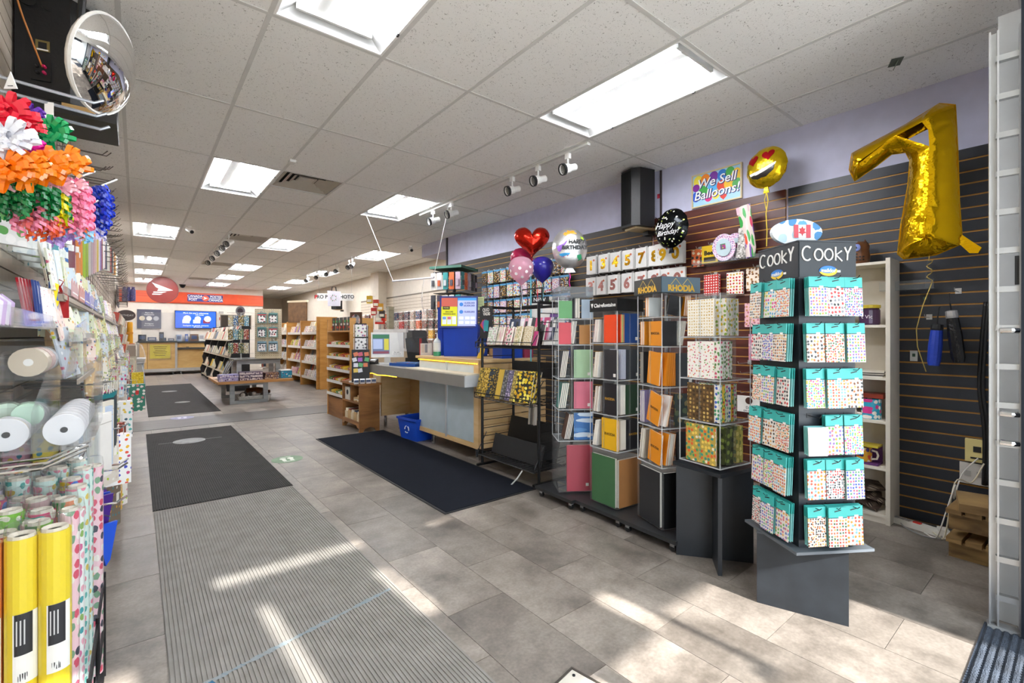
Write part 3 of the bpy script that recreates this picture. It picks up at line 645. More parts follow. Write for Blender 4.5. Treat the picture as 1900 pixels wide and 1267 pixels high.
# round foil balloon packets in rows left of the numbers
BAL = [DOTS('#e9e4da', ['#e0a23a','#d84a66','#58a0c8','#8cc06a','#c98d3a'], 38, .40, .8), DOTS('#d8e4ec', ['#d03a4a','#e8c23a','#3a7ac0'], 30, .42, .8), DOTS('#efe6e8', ['#d86a9a','#a86ac0','#e8a05a'], 46, .36, .8), DOTS('#2c2a2e', ['#d8b03a','#e8e4da','#c8862a'], 40, .38, .8)]
NTH = 'first second third fourth fifth sixth seventh eighth ninth tenth eleventh twelfth thirteenth'.split()
RWN = {0:'top', 1:'second', 2:'third', 3:'fourth'}
for row, z in enumerate((2.10, 1.885, 1.665, 1.45)):
    y = 3.98+.0*row; k = 0
    while y < 5.75:
        if not (row == 0 and 4.3 < y < 4.6):
            packs_on_wall('foil_balloon_pack', f'printed foil balloon packet, {NTH[k]} from right in {RWN[row]} row', 'balloon pack', f'foil balloon packets, {RWN[row]} row', y, z, .125, .185, BAL[(k*7+row*3) % 4 if row else (k % 2)*3], 2, header='#5aa0cf')
        y += .152; k += 1
for px, z in ((1330,1.79),): pass
# party goods on the brown slatwall
t = thing('wall_shelf', 'clear acrylic shelf with paper plates on brown slatwall', 'shelf', (RW-.012, 1.93, 1.885), RZ); bb('tray', (-.33,-.17,-.004), (.33,0,.004), ACR, t); bb('lip', (-.33,-.172,-.004), (.33,-.168,.03), ACR, t)
def plate_stack(i, px):
    p = onx(px, 484, 3.9); t = thing('paper_plates', ['pack of round flowered paper plates, front one', 'pack of round flowered paper plates, rear one'][i], 'paper plates', (3.93+.05*i, p.y, 2.005), RZ-.2, 'paper plate packs', (R(8),0,RZ-.2))
    m = Matrix.Rotation(PI/2, 3, 'X'); MB().lathe([(.02,-.01),(.1,-.012),(.116,.004),(.112,.006),(.09,0),(.01,0)], 28, (0,0,0), m).build('plates', DOTS('#e8dbe6', ['#c06aa8','#d88ab8','#8a5aa8'], 60, .35), t)
    MB().lathe([(.01,0),(.075,0),(.074,.002)], 24, (0,-.008,0), m).build('plate_centre', P('#bfd3d8', .5), t); bx('price_label', (.05,.003,.045), DOTS('#7a3a8a', ['#e8c23a','#d84a66','#46a04a'], 60, .4), t, (0,-.013,.01))
plate_stack(0, 1340); plate_stack(1, 1357)
packs_on_wall('napkin_pack', 'yellow packet with a black Beer label on brown slatwall', 'party pack', None, onx(1307, 492, 3.95).y, 1.985, .15, .16, P('#e0bb1e', .4), 1, art=lambda t, w_, h: (txt('Beer', .055, P('#17140c', .4), t, (0,-.0045,.012), bold=.002), bx('printed_panel', (.11,.002,.04), P('#33270f', .4), t, (0,-.004,-.045))))
packs_on_wall('napkin_pack', 'orange packet with a cat picture on brown slatwall', 'party pack', None, onx(1284, 498, 3.95).y, 1.965, .12, .16, DOTS('#c05a26', ['#2a2420','#d8c8a8'], 26, .4), 1)
for q, (px, lab, mt) in enumerate(((1310, 'red gift bag with white polka dots', DOTS('#c8281f', ['#f3eee6'], 42, .33, .1)), (1352, 'white gift bag with red and gold polka dots', DOTS('#f0e9dd', ['#c8281f','#c79a2a'], 38, .36, .2)), (1390, 'cream gift bag with gold animal spots', DOTS('#ead9c6', ['#a9743a','#7d4f24'], 34, .36, .8)))):
    packs_on_wall('gift_bag', lab+' hanging on brown slatwall', 'gift bag', 'patterned gift bags on the brown slatwall', onx(px, 545, 3.92).y, 1.70 if q < 2 else 1.72, .14, .19, mt, 2)
packs_on_wall('gift_bag', 'pink gift bag with animal pattern left of the sticker tower', 'gift bag', None, onx(1391, 590, 3.92).y, 1.42, .16, .2, DOTS('#e8b8bc', ['#c98a5a','#b86a7a'], 36, .35), 2)
packs_on_wall('gift_bag', 'pink ribboned gift bag low beside the sticker tower', 'gift bag', None, onx(1392, 640, 3.92).y, 1.15, .13, .22, DOTS('#d890a8', ['#b04a70','#e8c0cc'], 30, .4), 1)
t = thing('dog_sign', 'small white sign with a dog picture left of sticker tower', 'sign', (RW-.02, onx(1392, 790, RW).y, .66), RZ); bx('board', (.2,.008,.14), P('#e9e4dc', .5), t)
MB().prism(sh(circ(.03, 14), 0, .03), -.006, -.004).build('printed_dog', P('#4a2a20', .5), t); txt('Dog', .03, BLACK, t, (0,-.005,-.03)); txt('on duty', .03, BLACK, t, (0,-.005,-.055))
for i, z in enumerate((1.02,.94,.86,.78,.55,.47)):
    hk = thing('display_hook', f'empty white display hook beside the sticker tower, {["first","second","third","fourth","fifth","sixth"][i]} from top', 'hook', (RW-.012, onx(1392, 700, RW).y-.02*(i % 2), z), RZ, 'empty hooks by the sticker tower'); hook(hk, (0,0,0), .2)
# tall cellophane bags on the acrylic shelf
for i, (px, py, lab, mt) in enumerate(((1392, 470, 'clear party bag of green and orange straws leaning on brown slatwall', DOTS('#d8c8c0', ['#3aa04a','#e0502a','#c83a5a','#7a4aa0'], 30, .42, 1, stretch=(1,1,.25))), (1372, 490, 'clear bag of silver shred standing by paper plates', DOTS('#b9b4ae', ['#8f8a84','#e0dcd8','#6a6560'], 60, .4)))):
    p = onx(px, py, 3.9); t = thing('party_bag', lab, 'party bag', (3.93, p.y, 1.89), RZ, None, (0, R(-10 if i == 0 else 8), RZ))
    m = MB(); hh = .44 if i == 0 else .25
    m.grid(lambda u, v: (-.045+.09*u*(1 if v > .1 else .8)*(1+.2*v), -.03*math.sin(PI*u)*(1-v*.6)-.005, hh*v), 6, 6); m.grid(lambda u, v: (-.045+.09*u*(1 if v > .1 else .8)*(1+.2*v), .03*math.sin(PI*u)*(1-v*.6), hh*v), 6, 6)
    m.build('wrapped_contents', mt, t); bb('header', (-.05,-.012,hh*.86), (.05,.008,hh), P('#d8a8b4' if i == 0 else '#cfcac4', .4), t)
# --- white bookcase
t = thing('bookcase', 'narrow white bookcase against the black slatwall', 'bookcase', (RW-.02, 1.045, 0), RZ)
BW_ = .42; WB = P('#dcd5c7', .45)
for s in (-1, 1): bb('side_panel', (s*BW_/2-.012, -.24, 0), (s*BW_/2+.012, 0, 1.76), WB, t)
bb('back_panel', (-BW_/2+.012,-.012,.06), (BW_/2-.012,-.002,1.76), P('#cdc5b6', .5), t)
SHZ = [.06, .37, .68, .97, 1.32, 1.742]
for z in SHZ: bb('shelf', (-BW_/2+.012,-.235,z-.018), (BW_/2-.012,-.012,z), WB, t)
bb('kick_board', (-BW_/2+.012,-.225,0), (BW_/2-.012,-.21,.042), WB, t)
def inbc(dx, dy, z): return (RW-.02+dy, 1.045-dx, z)
t = thing('owl_ornament', 'brown ceramic owl with blue eyes on top of bookcase', 'ornament', inbc(.02,-.13,1.742), RZ-.3)
MB().lathe([(.05,0),(.066,.02),(.07,.06),(.062,.1),(.066,.125),(.058,.15),(.03,.162),(.001,.164)], 18).build('body', P('#6a4226', .3, var=.3), t, smooth=True)
for s in (-1, 1):
    e = MB().lathe([(.001,.008),(.02,.006),(.026,0)], 16, (0,0,0), Matrix.Rotation(PI/2, 3, 'X')).build('eye', P('#7f8fd0', .2), t, (s*.026,-.06,.115)); MB().lathe([(.001,.004),(.009,.002)], 10, (0,0,0), Matrix.Rotation(PI/2,3,'X')).build('pupil', BLACK, e, (0,-.008,0))
    MB().lathe([(.016,0),(.001,.03)], 8).build('ear', P('#5a3620', .3), t, (s*.045,0,.145))
for i in range(22):
    a = -PI/2+(i % 8-3.5)*.28; MB().lathe([(.006,0),(.006,.002)], 8, (0,0,0), Matrix.Rotation(a+PI/2,3,'Z')@Matrix.Rotation(PI/2,3,'X')).build('pierced_hole', BLACK, t, (.0695*math.cos(a), .0695*math.sin(a), .03+.02*(i//8)))
for i, dx in enumerate((-.08, .09)):
    t = thing('candle_jar', ['glass candle jar with yellow lid left on fourth shelf', 'glass candle jar with yellow lid and purple label'][i], 'jar', inbc(dx,-.15,1.32), RZ, 'yellow lidded jars')
    MB().lathe([(.055,0),(.06,.01),(.06,.10),(.052,.115)], 18).build('glass', P('#6b6254' if i == 0 else '#4a3050', .15, var=.2), t, smooth=False); MB().lathe([(.062,.115),(.062,.135),(.05,.138)], 18).build('lid', P('#c9b22a', .35), t)
    if i: txt('t Vic', .034, P('#f0e6f0', .4), t, (0,-.0605,.055))
for i in range(5):
    t = tag(bx('magazine', (.36-.02*i,.2,.006), P(['#e4dfd4','#3a3530','#cfc8ba','#55504a','#ded8cc'][i], .5), None, inbc(.0+.006*i,-.13,.973+.007*i), (0,0,RZ+.05*i)), f'{["bottom","second","third","fourth","top"][i]} flat magazine of the pile on the middle bookcase shelf', 'magazine', 'magazines in the bookcase')
def mug(label, loc, rz, base, cols, s=1):
    t = thing('mug', label, 'mug', loc, rz)
    MB().lathe([(.04*s,0),(.042*s,.004),(.042*s,.1*s),(.038*s,.1*s),(.038*s,.008),(.001,.008)], 20).build('cup', DOTS(base, cols, 28, .42), t, smooth=False)
    MB().tube([(.04*s,0,.08*s),(.065*s,0,.075*s),(.075*s,0,.05*s),(.065*s,0,.025*s),(.04*s,0,.02*s)], .007*s, 8).build('handle', P('#eee8dc', .3), t)
mug('turquoise mug with pink flowers and white handle, left one', inbc(-.07,-.14,.68), RZ-.5, '#2aa3c4', ['#d83a6a','#efe8e0'], 1.35); mug('turquoise mug with pink flowers, right one near shelf end', inbc(.1,-.15,.68), RZ-2.6, '#2aa3c4', ['#d83a8a','#f0e8e0'], 1.35)
t = tag(bx('tin_lid_box', (.34,.14,.03), P('#8a3424', .4), None, inbc(0,-.1,.84), (0,0,RZ)), 'flat red-brown box lying above turquoise mugs', 'box')
t.location.z = .835
t = thing('gift_mug_box', 'purple and yellow mug in an open gift box', 'box', inbc(.06,-.15,.37), RZ)
bb('box_base', (-.09,-.06,0), (.09,.06,.012), P('#5a2a6a', .5), t); bb('box_back', (-.09,.05,.012), (.09,.06,.13), P('#5a2a6a', .5), t); bb('box_lid', (-.09,-.06,.12), (.09,.06,.132), P('#c9b43a', .5), t)
MB().lathe([(.042,.012),(.044,.016),(.044,.11),(.04,.11),(.04,.02),(.001,.02)], 20).build('cup', DOTS('#d8a01e', ['#3a2a6a','#e8e0d0','#c8402a'], 24, .42), t); MB().tube([(.042,0,.09),(.07,0,.085),(.078,0,.06),(.07,0,.035),(.042,0,.03)], .007, 8).build('handle', P('#e8e0d0', .3), t)
for i in range(3):
    tag(MB().grid(lambda u, v: (-.15+.3*u, -.09+.18*v, .03*math.sin(u*3+i)+.02*v), 8, 6).build('folded_scarf', DOTS('#4a3c36', ['#8a7a6a','#c8bca8','#2e2622'], 70, .35, .1), None, inbc(.0,-.12,.10+.055*i), (R(10),R(10-10*i),RZ+.3*i)), f'{["lower","middle","upper"][i]} folded checked cloth on the bottom bookcase shelf', 'cloth', 'folded checked cloths')
# --- acrylic ledge, umbrellas and small tags on the black slatwall
p = onx(1690, 515, RW); t = thing('wall_shelf', 'small clear acrylic ledge below the gold seven balloon', 'shelf', (RW-.012, p.y, 1.55), RZ)
bb('tray', (-.14,-.13,0), (.14,0,.006), ACR, t); bb('front_lip', (-.14,-.132,0), (.14,-.127,.06), ACR, t)
for s in (-1, 1): MB().prismx([(0,0),(-.13,0),(-.13,.06),(-.06,.19),(-.02,.19),(0,.12)], s*.1-.003, s*.1+.003).build('divider', ACR, t)
def umbrella(label, px, py0, py1, mat, tip, loc_x=3.98, wob=0):
    a, b = onx(px, py0, loc_x), onx(px, py1, loc_x); t = thing('folded_umbrella', label, 'umbrella', (loc_x, a.y, b.z), RZ, None, (0, R(wob), RZ)); h = a.z-b.z
    m = MB(); n = 12; prof = [(.028,0),(.034,.03),(.036,h*.5),(.03,h*.86)]
    m.lathe(prof, n); q = m.build('sleeve', mat, t)
    MB().lathe([(.03,h*.86),(.032,h*.9),(.03,h),(.01,h+.005)], 14).build('grip', tip, t); MB().tube([(0,0,h),(.0,-.01,h+.05),(0,0,h+.1),(0,.02,h+.11)], .004, 6).build('wrist_strap', BLACK, t)
    return t
umbrella('short folded blue umbrella hanging on the black slatwall', 1732, 602, 678, P('#1e3fb0', .5, bump=.4, bs=40), BLACK, wob=4)
umbrella('black umbrella in clear sleeve hanging near the ladder', 1779, 576, 672, P('#1a1a1c', .2, bump=.5, bs=50), P('#b8b8b8', .3, .6), wob=-6)
for px, py in ((1725, 588), (1779, 540)):
    p = onx(px, py, RW); hk = thing('display_hook', f'black display hook above the {"blue" if px == 1725 else "black"} umbrella', 'hook', (RW-.012, p.y, p.z), RZ, 'black hooks'); hook(hk, (0,0,0), .13)
for px, py, w_, h, c, lab in ((1718,555,.05,.06,'#1a1a1c','small black clip box on the black slatwall'),(1697,660,.04,.07,'#cfd4d2','small white price tag on the black slatwall')):
    p = onx(px, py, RW); t = thing('price_tag', lab, 'tag', (RW-.02, p.y, p.z), RZ); bx('card', (w_,.006,h), P(c, .5), t); bx('printed_spot', (w_*.4,.002,h*.3), P('#3a5a4a', .5), t, (0,-.004,.005))
# --- black goods lying low: outlets, cables, power strip, pallet
p = onx(1815, 835, RW); t = thing('wall_outlet', 'cream box with a dark jack beside ladder', 'outlet', (RW-.012, p.y, p.z), RZ); bx('plate', (.11,.03,.14), P('#d8c887', .5), t, (0,-.015,0)); bx('socket', (.035,.004,.035), BLACK, t, (0,-.032,.01)); bx('printed_line', (.06,.002,.01), BLACK, t, (0,-.032,-.045))
p = onx(1808, 878, RW); t = thing('wall_outlet', 'white double outlet low beside ladder', 'outlet', (RW-.012, p.y, p.z), RZ); bx('plate', (.13,.012,.13), P('#cfccc6', .5), t, (0,-.006,0))
for s in (-1, 1): bx('socket', (.03,.006,.035), P('#a8a5a0', .5), t, (s*.028,-.013,0))
t = thing('pallet_stack', 'old wooden pallet pieces stacked on the floor behind ladder', 'pallet', (3.78, .345, 0), R(-3))
PW = WOOD('#6d5334', '#a98855', 4, 4, 22); 
for z in (.0, .16):
    for k in range(3): bb('bearer', (-.2+.16*k,-.14,z), (-.12+.16*k,.15,z+.09), PW, t)
    for k in range(4): bb('deck_board', (-.24,-.15+.08*k,z+.092), (.22,-.085+.08*k,z+.118), PW, t)
t = tag(bx('wood_block', (.16,.3,.045), WOOD('#7a5e3a', '#b08f5c', 4, 4, 22), None, (3.68,.40,.303), (0,0,R(-80))), 'loose wooden block resting on top of pallet pieces', 'wood block')
t = tag(bx('wood_block', (.09,.2,.04), WOOD('#7a5e3a', '#a5834f', 4, 4, 22), None, (3.74,.27,.30), (0,0,R(-80))), 'smaller loose wooden block on pallets nearest the ladder', 'wood block')
def FX(px, X, z=.012): return Vector((X, onx(px, 700, X).y, z))
p = FX(1702, 3.93); t = thing('power_strip', 'white power strip with red switch on the floor', 'power strip', (p.x, p.y, 0), R(75))
bb('housing', (-.17,-.03,0), (.17,.03,.035), P('#dcd9d2', .4), t); bb('switch', (-.02,-.012,.035), (.02,.012,.042), P('#c8281f', .3), t)
for k in range(4): bx('socket', (.025,.03,.002), P('#8d8a84', .5), t, (.05+.03*k,0,.036))
p = FX(1742, 3.9); t = tag(bx('power_adapter', (.07,.05,.05), P('#e2dfd8', .4), None, (p.x, p.y-.02, .026), (0,0,.3)), 'white plug adapter on the floor beside power strip', 'adapter')
def cable(label, pts, mat, r=.004):
    sp = []
    pts = [Vector(q) for q in pts]
    for i in range(len(pts)-1):
        a, b = pts[max(i-1,0)], pts[min(i+2,len(pts)-1)]
        for k in range(6):
            u = k/6; p0, p1 = pts[i], pts[i+1]; m0, m1 = (p1-a)*.5, (b-p0)*.5
            sp.append((2*u**3-3*u*u+1)*p0+(u**3-2*u*u+u)*m0+(-2*u**3+3*u*u)*p1+(u**3-u*u)*m1)
    sp.append(pts[-1]); return tag(MB().tube(sp, r, 6).build('cable', mat, smooth=True), label, 'cable')
cable('white cord looping from the wall outlet to the pallets', [onx(1815,850,4.05), onx(1785,880,4.0), onx(1770,925,3.9), (3.86,.515,.34), (3.72,.56,.1), FX(1735,3.8), FX(1715,3.85)], P('#d8d5ce', .5))
cable('cream cord dropping from the low outlet to power strip', [onx(1826,860,4.03), onx(1803,895,3.98), (3.9,.52,.35), (3.8,.55,.05), FX(1742,3.85), FX(1722,3.9,.03)], P('#cfc6ac', .5))
cable('black cord lying along the foot of the black slatwall', [FX(1668,4.04), FX(1690,4.02), FX(1735,4.03), FX(1770,4.04), FX(1790,4.03)], BLACK)
cable('grey cord curled round the power strip', [FX(1668,3.97), FX(1680,3.86), FX(1715,3.78), FX(1745,3.82), FX(1742,3.96), FX(1722,4.0)], P('#8a8a8a', .5))
cable('thick black cable hanging down behind the ladder', [onx(1830,560,4.06), onx(1822,640,4.06), onx(1818,720,4.06), onx(1827,800,4.06), onx(1826,900,4.06)], BLACK, .012)
cable('second black cable hanging down behind the ladder', [onx(1834,560,4.04), onx(1828,640,4.04), onx(1824,720,4.04), onx(1833,800,4.04), onx(1832,900,4.04)], BLACK, .009)
# --- aluminium ladder leaning upright at the door
t = thing('ladder', 'tall aluminium ladder standing upright beside the door frame', 'ladder', (2.87, .222, 0), R(8))
for (y, w_) in ((.04,.03), (-.04,.014)):
    r_ = MB(); r_.box((0,y,1.27), (.012,w_,2.54)); r_.box((-.018,y+w_/2-.003,1.27), (.03,.006,2.54)); r_.box((-.018,y-w_/2+.003,1.27), (.03,.006,2.54)); r_.build('rail', ALU, t)
for k in range(15):
    z = .14+.163*k; bb('rung', (-.028,-.042,z-.012), (.0,.035,z+.012), P('#bfc1c2', .3, .8), t)
for z in (.92, .80, 1.27): MB().tube([(-.035,.02,z),(-.045,-.01,z),(-.035,-.03,z)], .012, 8).build('rung_lock', CHROME, t)
bb('foot_pad', (-.04,-.05,.0), (.01,.06,.02), P('#8d8f90', .6), t); bb('label_plate', (-.032,-.05,1.46), (-.029,-.02,1.58), P('#17181a', .5), t)
# ---------------------------------------------------------------- sticker tower
BLK2 = P('#23282f', .38, var=.1)
def stroke(par, pts, r, mat, loc, name='lettering'):
    return MB().tube([(x, 0, z) for x, z in pts], r, 6).build(name, mat, par, loc)
def arc(cx, cz, rx, rz_, a0, a1, n=14): return [(cx+rx*math.cos(R(a0+(a1-a0)*i/n)), cz+rz_*math.sin(R(a0+(a1-a0)*i/n))) for i in range(n+1)]
COOKY = [arc(-.098,0,.022,.030,50,310), arc(-.045,-.004,.019,.024,0,360), arc(.002,-.003,.019,.024,0,360), [(.034,.03),(.034,-.028)], [(.062,.014),(.036,-.004),(.064,-.03)], [(.076,.03),(.090,.002)], [(.106,.034),(.09,.002),(.088,-.026)]]
TC = Vector((2.38, .82, 0)); TA = R(-32.7); TS = .262
bs = thing('display_plinth', 'black box plinth with scuffs under the sticker tower', 'plinth', (2.46, .865, 0), R(-70.5))
MB().b2((-.175,-.15,.0), (.175,.19,.325)).build('box', P('#262b31', .45, var=.25), bs)
MB().b2((-.177,-.152,.3255), (.177,.192,.332)).build('top_panel', P('#4a5056', .4, var=.15), bs)
t = thing('sticker_tower', 'square black rotating tower with chalk-like white lettering holding sticker packs', 'display stand', (TC.x, TC.y, .334), TA)
bb('base_plate', (-.178,-.178,.0), (.178,.178,.012), P('#5a6066', .4), t); bb('column', (-TS/2,-TS/2,.012), (TS/2,TS/2,1.16), BLK2, t); bb('header', (-TS/2-.002,-TS/2-.002,1.16), (TS/2+.002,TS/2+.002,1.316), P('#1d2227', .4), t)
bb('top_cap', (-TS/2-.006,-TS/2-.006,1.316), (TS/2+.006,TS/2+.006,1.322), BLK2, t)
FACES = [('right', 0), ('left', -PI/2)]     # front (-y) face and the face to its left
WH = P('#f2f0ec', .5)
for fn, fa in FACES:
    c, s = math.cos(fa), math.sin(fa)
    def fp(x, y, z): return (x*c-y*s, x*s+y*c, z)
    hd = ob('sign_panel', MB().box((0,0,0), (TS,.002,.15)).mesh('sign_panel', P('#1d2227', .4)), t, fp(0,-TS/2-.003,1.24), (0,0,fa))
    for st_ in COOKY: stroke(hd, st_, .0036, WH, (0,-.0025,.025))
    lg = MB().prism([(.042*math.cos(a*PI/14), .022*math.sin(a*PI/14)) for a in range(28)], -.0018, 0).build('logo_oval', P('#1f6fc4', .4), hd, (0,-.001,-.048))
    MB().prism([(.042*math.cos(a*PI/14), .022*math.sin(a*PI/14)) for a in range(-13, 3)], -.0006, 0).build('logo_swoosh', P('#e8c020', .4), hd, (0,-.003,-.048))
    MB().prism([(.036*math.cos(a*PI/14)-.004, .014*math.sin(a*PI/14)+.004) for a in range(28)], -.0006, 0).build('logo_field', P('#2a80d4', .4), hd, (0,-.0036,-.048))
    txt('maildor', .022, WH, hd, (0,-.0045,-.047), bold=.0006); bx('logo_tab', (.016,.001,.009), WH, hd, (.05,-.0015,-.049))
ORDN = ['first','second','third','fourth','fifth','sixth']
SETS = [['#d86a7a','#e0a040','#6aa84a','#5a7ac0','#8a6ab0'], ['#c8743a','#7a4a2a','#d8a860','#3a3a3a'], ['#2a2a2e','#8a8a90','#c83a3a'], ['#d8408a','#48a0c8','#8ac04a','#e8c83a'], ['#b84030','#d87050','#4a6a4a','#e8a050'], ['#3a5ab8','#5a9a6a','#7a6ac0','#c05a7a'], ['#e09030','#d05a40','#7ab0c8']]
PAT = []
for i, cs in enumerate(SETS):
    PAT += [DOTS('#dedad2', cs, sc, sz, jt) for sc, sz, jt in ((78, .40, .25), (95, .42, .6), (62, .38, .4))]
ROWZ = [1.168, .974, .782, .585, .40, .203]     # hook heights above the plate
TEAL = P('#3fb3ad', .35); TEAL2 = P('#8fd3d2', .35)
me_sheet = {}
for ri, z in enumerate(ROWZ):
    for fn, fa in FACES:
        c, s = math.cos(fa), math.sin(fa)
        for ci, x in enumerate((-.086, 0, .086)):
            def W3(lx, ly, lz):
                a = (lx*c-ly*s, lx*s+ly*c); ca, sa = math.cos(TA), math.sin(TA)
                return (TC.x+a[0]*ca-a[1]*sa, TC.y+a[0]*sa+a[1]*ca, .334+lz)
            m = MB(); m.box((0,0,0), (.02,.003,.02)); m.tube([(0,0,0),(0,-.062,0),(0,-.072,.01)], .0018, 5)
            m.build('hook', BLACK, t, (x*c+TS/2*s, x*s-TS/2*c, z-.012), (0,0,fa))
            nst = 3 if (ri+ci) % 3 else 4
            xo = rnd.uniform(-.004,.004)
            for k in range(nst):
                dy = -TS/2-.016-.013*(nst-1-k)
                nm = {0:'front', 1:'second', 2:'third', 3:'rearmost'}[k]
                pk = thing('sticker_pack', f'{nm} sticker pack on {["left","middle","right"][ci]} hook, {ORDN[ri]} row, {fn} face of tower', 'sticker pack', W3(x+xo-.003*k*(1 if fn == 'left' else -1), -TS/2-.018-.012*(nst-1-k), z-.09), TA+fa+rnd.uniform(-.05,.05), f'sticker packs, {fn} face', (R(-2.5), 0, TA+fa+rnd.uniform(-.05,.05)))
                blank = (ri == 3 and ci == 0 and fn == 'right')
                bx('printed_sheet', (.083,.0024,.118), (WH if blank else PAT[(ri*5+ci*8+(3 if fn == 'left' else 0)) % len(PAT)]) if k == 0 else TEAL2, pk, (0,0,-.022))
                if not blank: bx('header_card', (.083,.003,.045), TEAL, pk, (0,0,.0605))
                if k == 0 and not blank:
                    bx('hanger_slot', (.03,.004,.004), BLACK, pk, (0,-.0004,.068), (0,R(-12),0)); bx('brand_line', (.083,.0034,.003), P('#1f5a60', .4), pk, (0,-.0002,.039)); bx('brand_dot', (.018,.0036,.008), WH, pk, (.012,-.0004,.0405))
t = thing('flag_balloon_pack', 'oval blue and white item with a red maple leaf flag on tower top', 'souvenir', (TC.x-.02, TC.y+.03, 1.66), -YAW, None, (0,0,-YAW))
MB().prism([(.115*math.cos(a*PI/16), .062+.06*math.sin(a*PI/16)) for a in range(32)], -.01, .01).build('oval_board', DOTS('#e8eef2', ['#5aa0cf','#3f87c0','#bcd8e8'], 18, .42), t)
bx('flag_field', (.075,.004,.06), WH, t, (.02,-.0125,.065))
for s in (-1, 1): bx('flag_bar', (.02,.002,.06), P('#d04050', .4), t, (.02+s*.028,-.0155,.065))
MB().prism([(0,.022),(.005,.012),(.014,.014),(.009,.0),(.018,-.006),(.003,-.012),(.0,-.022),(-.003,-.012),(-.018,-.006),(-.009,0),(-.014,.014),(-.005,.012)], -.001, .001).build('maple_leaf', P('#c8202e', .4), t, (.02,-.0155,.065))
# ---------------------------------------------------------------- notebook spinners
PAGES = P('#ece7db', .6)
_bk = {}
def book(name, label, cat, w_, h, th, mat, parent_loc, rot, grp, spiral=False, title=None, tcol=None, tag_=False):
    """a notebook lying against a face: front cover towards -y"""
    t = thing(name, label, cat, parent_loc, 0, grp, rot)
    k = (round(w_,3), round(h,3), round(th,4))
    bx('front_cover', (w_,.0012,h), mat, t, (0,-th/2,0)); bx('back_cover', (w_,.0012,h), mat, t, (0,th/2,0)); bx('page_block', (w_-.004,th-.0014,h-.004), PAGES, t, (.0,0,0))
    if spiral:
        m = MB()
        for i in range(int(h/.009)): m.tube([(-w_/2-.001,-th/2-.002,-h/2+.006+.009*i),(-w_/2-.004,0,-h/2+.006+.009*i),(-w_/2-.001,th/2+.002,-h/2+.006+.009*i)], .0008, 4)
        stuff(m.build('wire_binding', STEEL, t))
    else: bx('spine', (.0012,th,h), mat, t, (-w_/2,0,0))
    if title: txt(title, w_*.17, tcol, t, (0,-th/2-.001,.0), bold=.0004)
    if tag_: bx('price_sticker', (.022,.0006,.022), WH, t, (w_*.3,-th/2-.001,-h*.36))
    return t
EDGE = CLEAR('acrylic_edge', (.9,.92,.93,1), .38, .1)
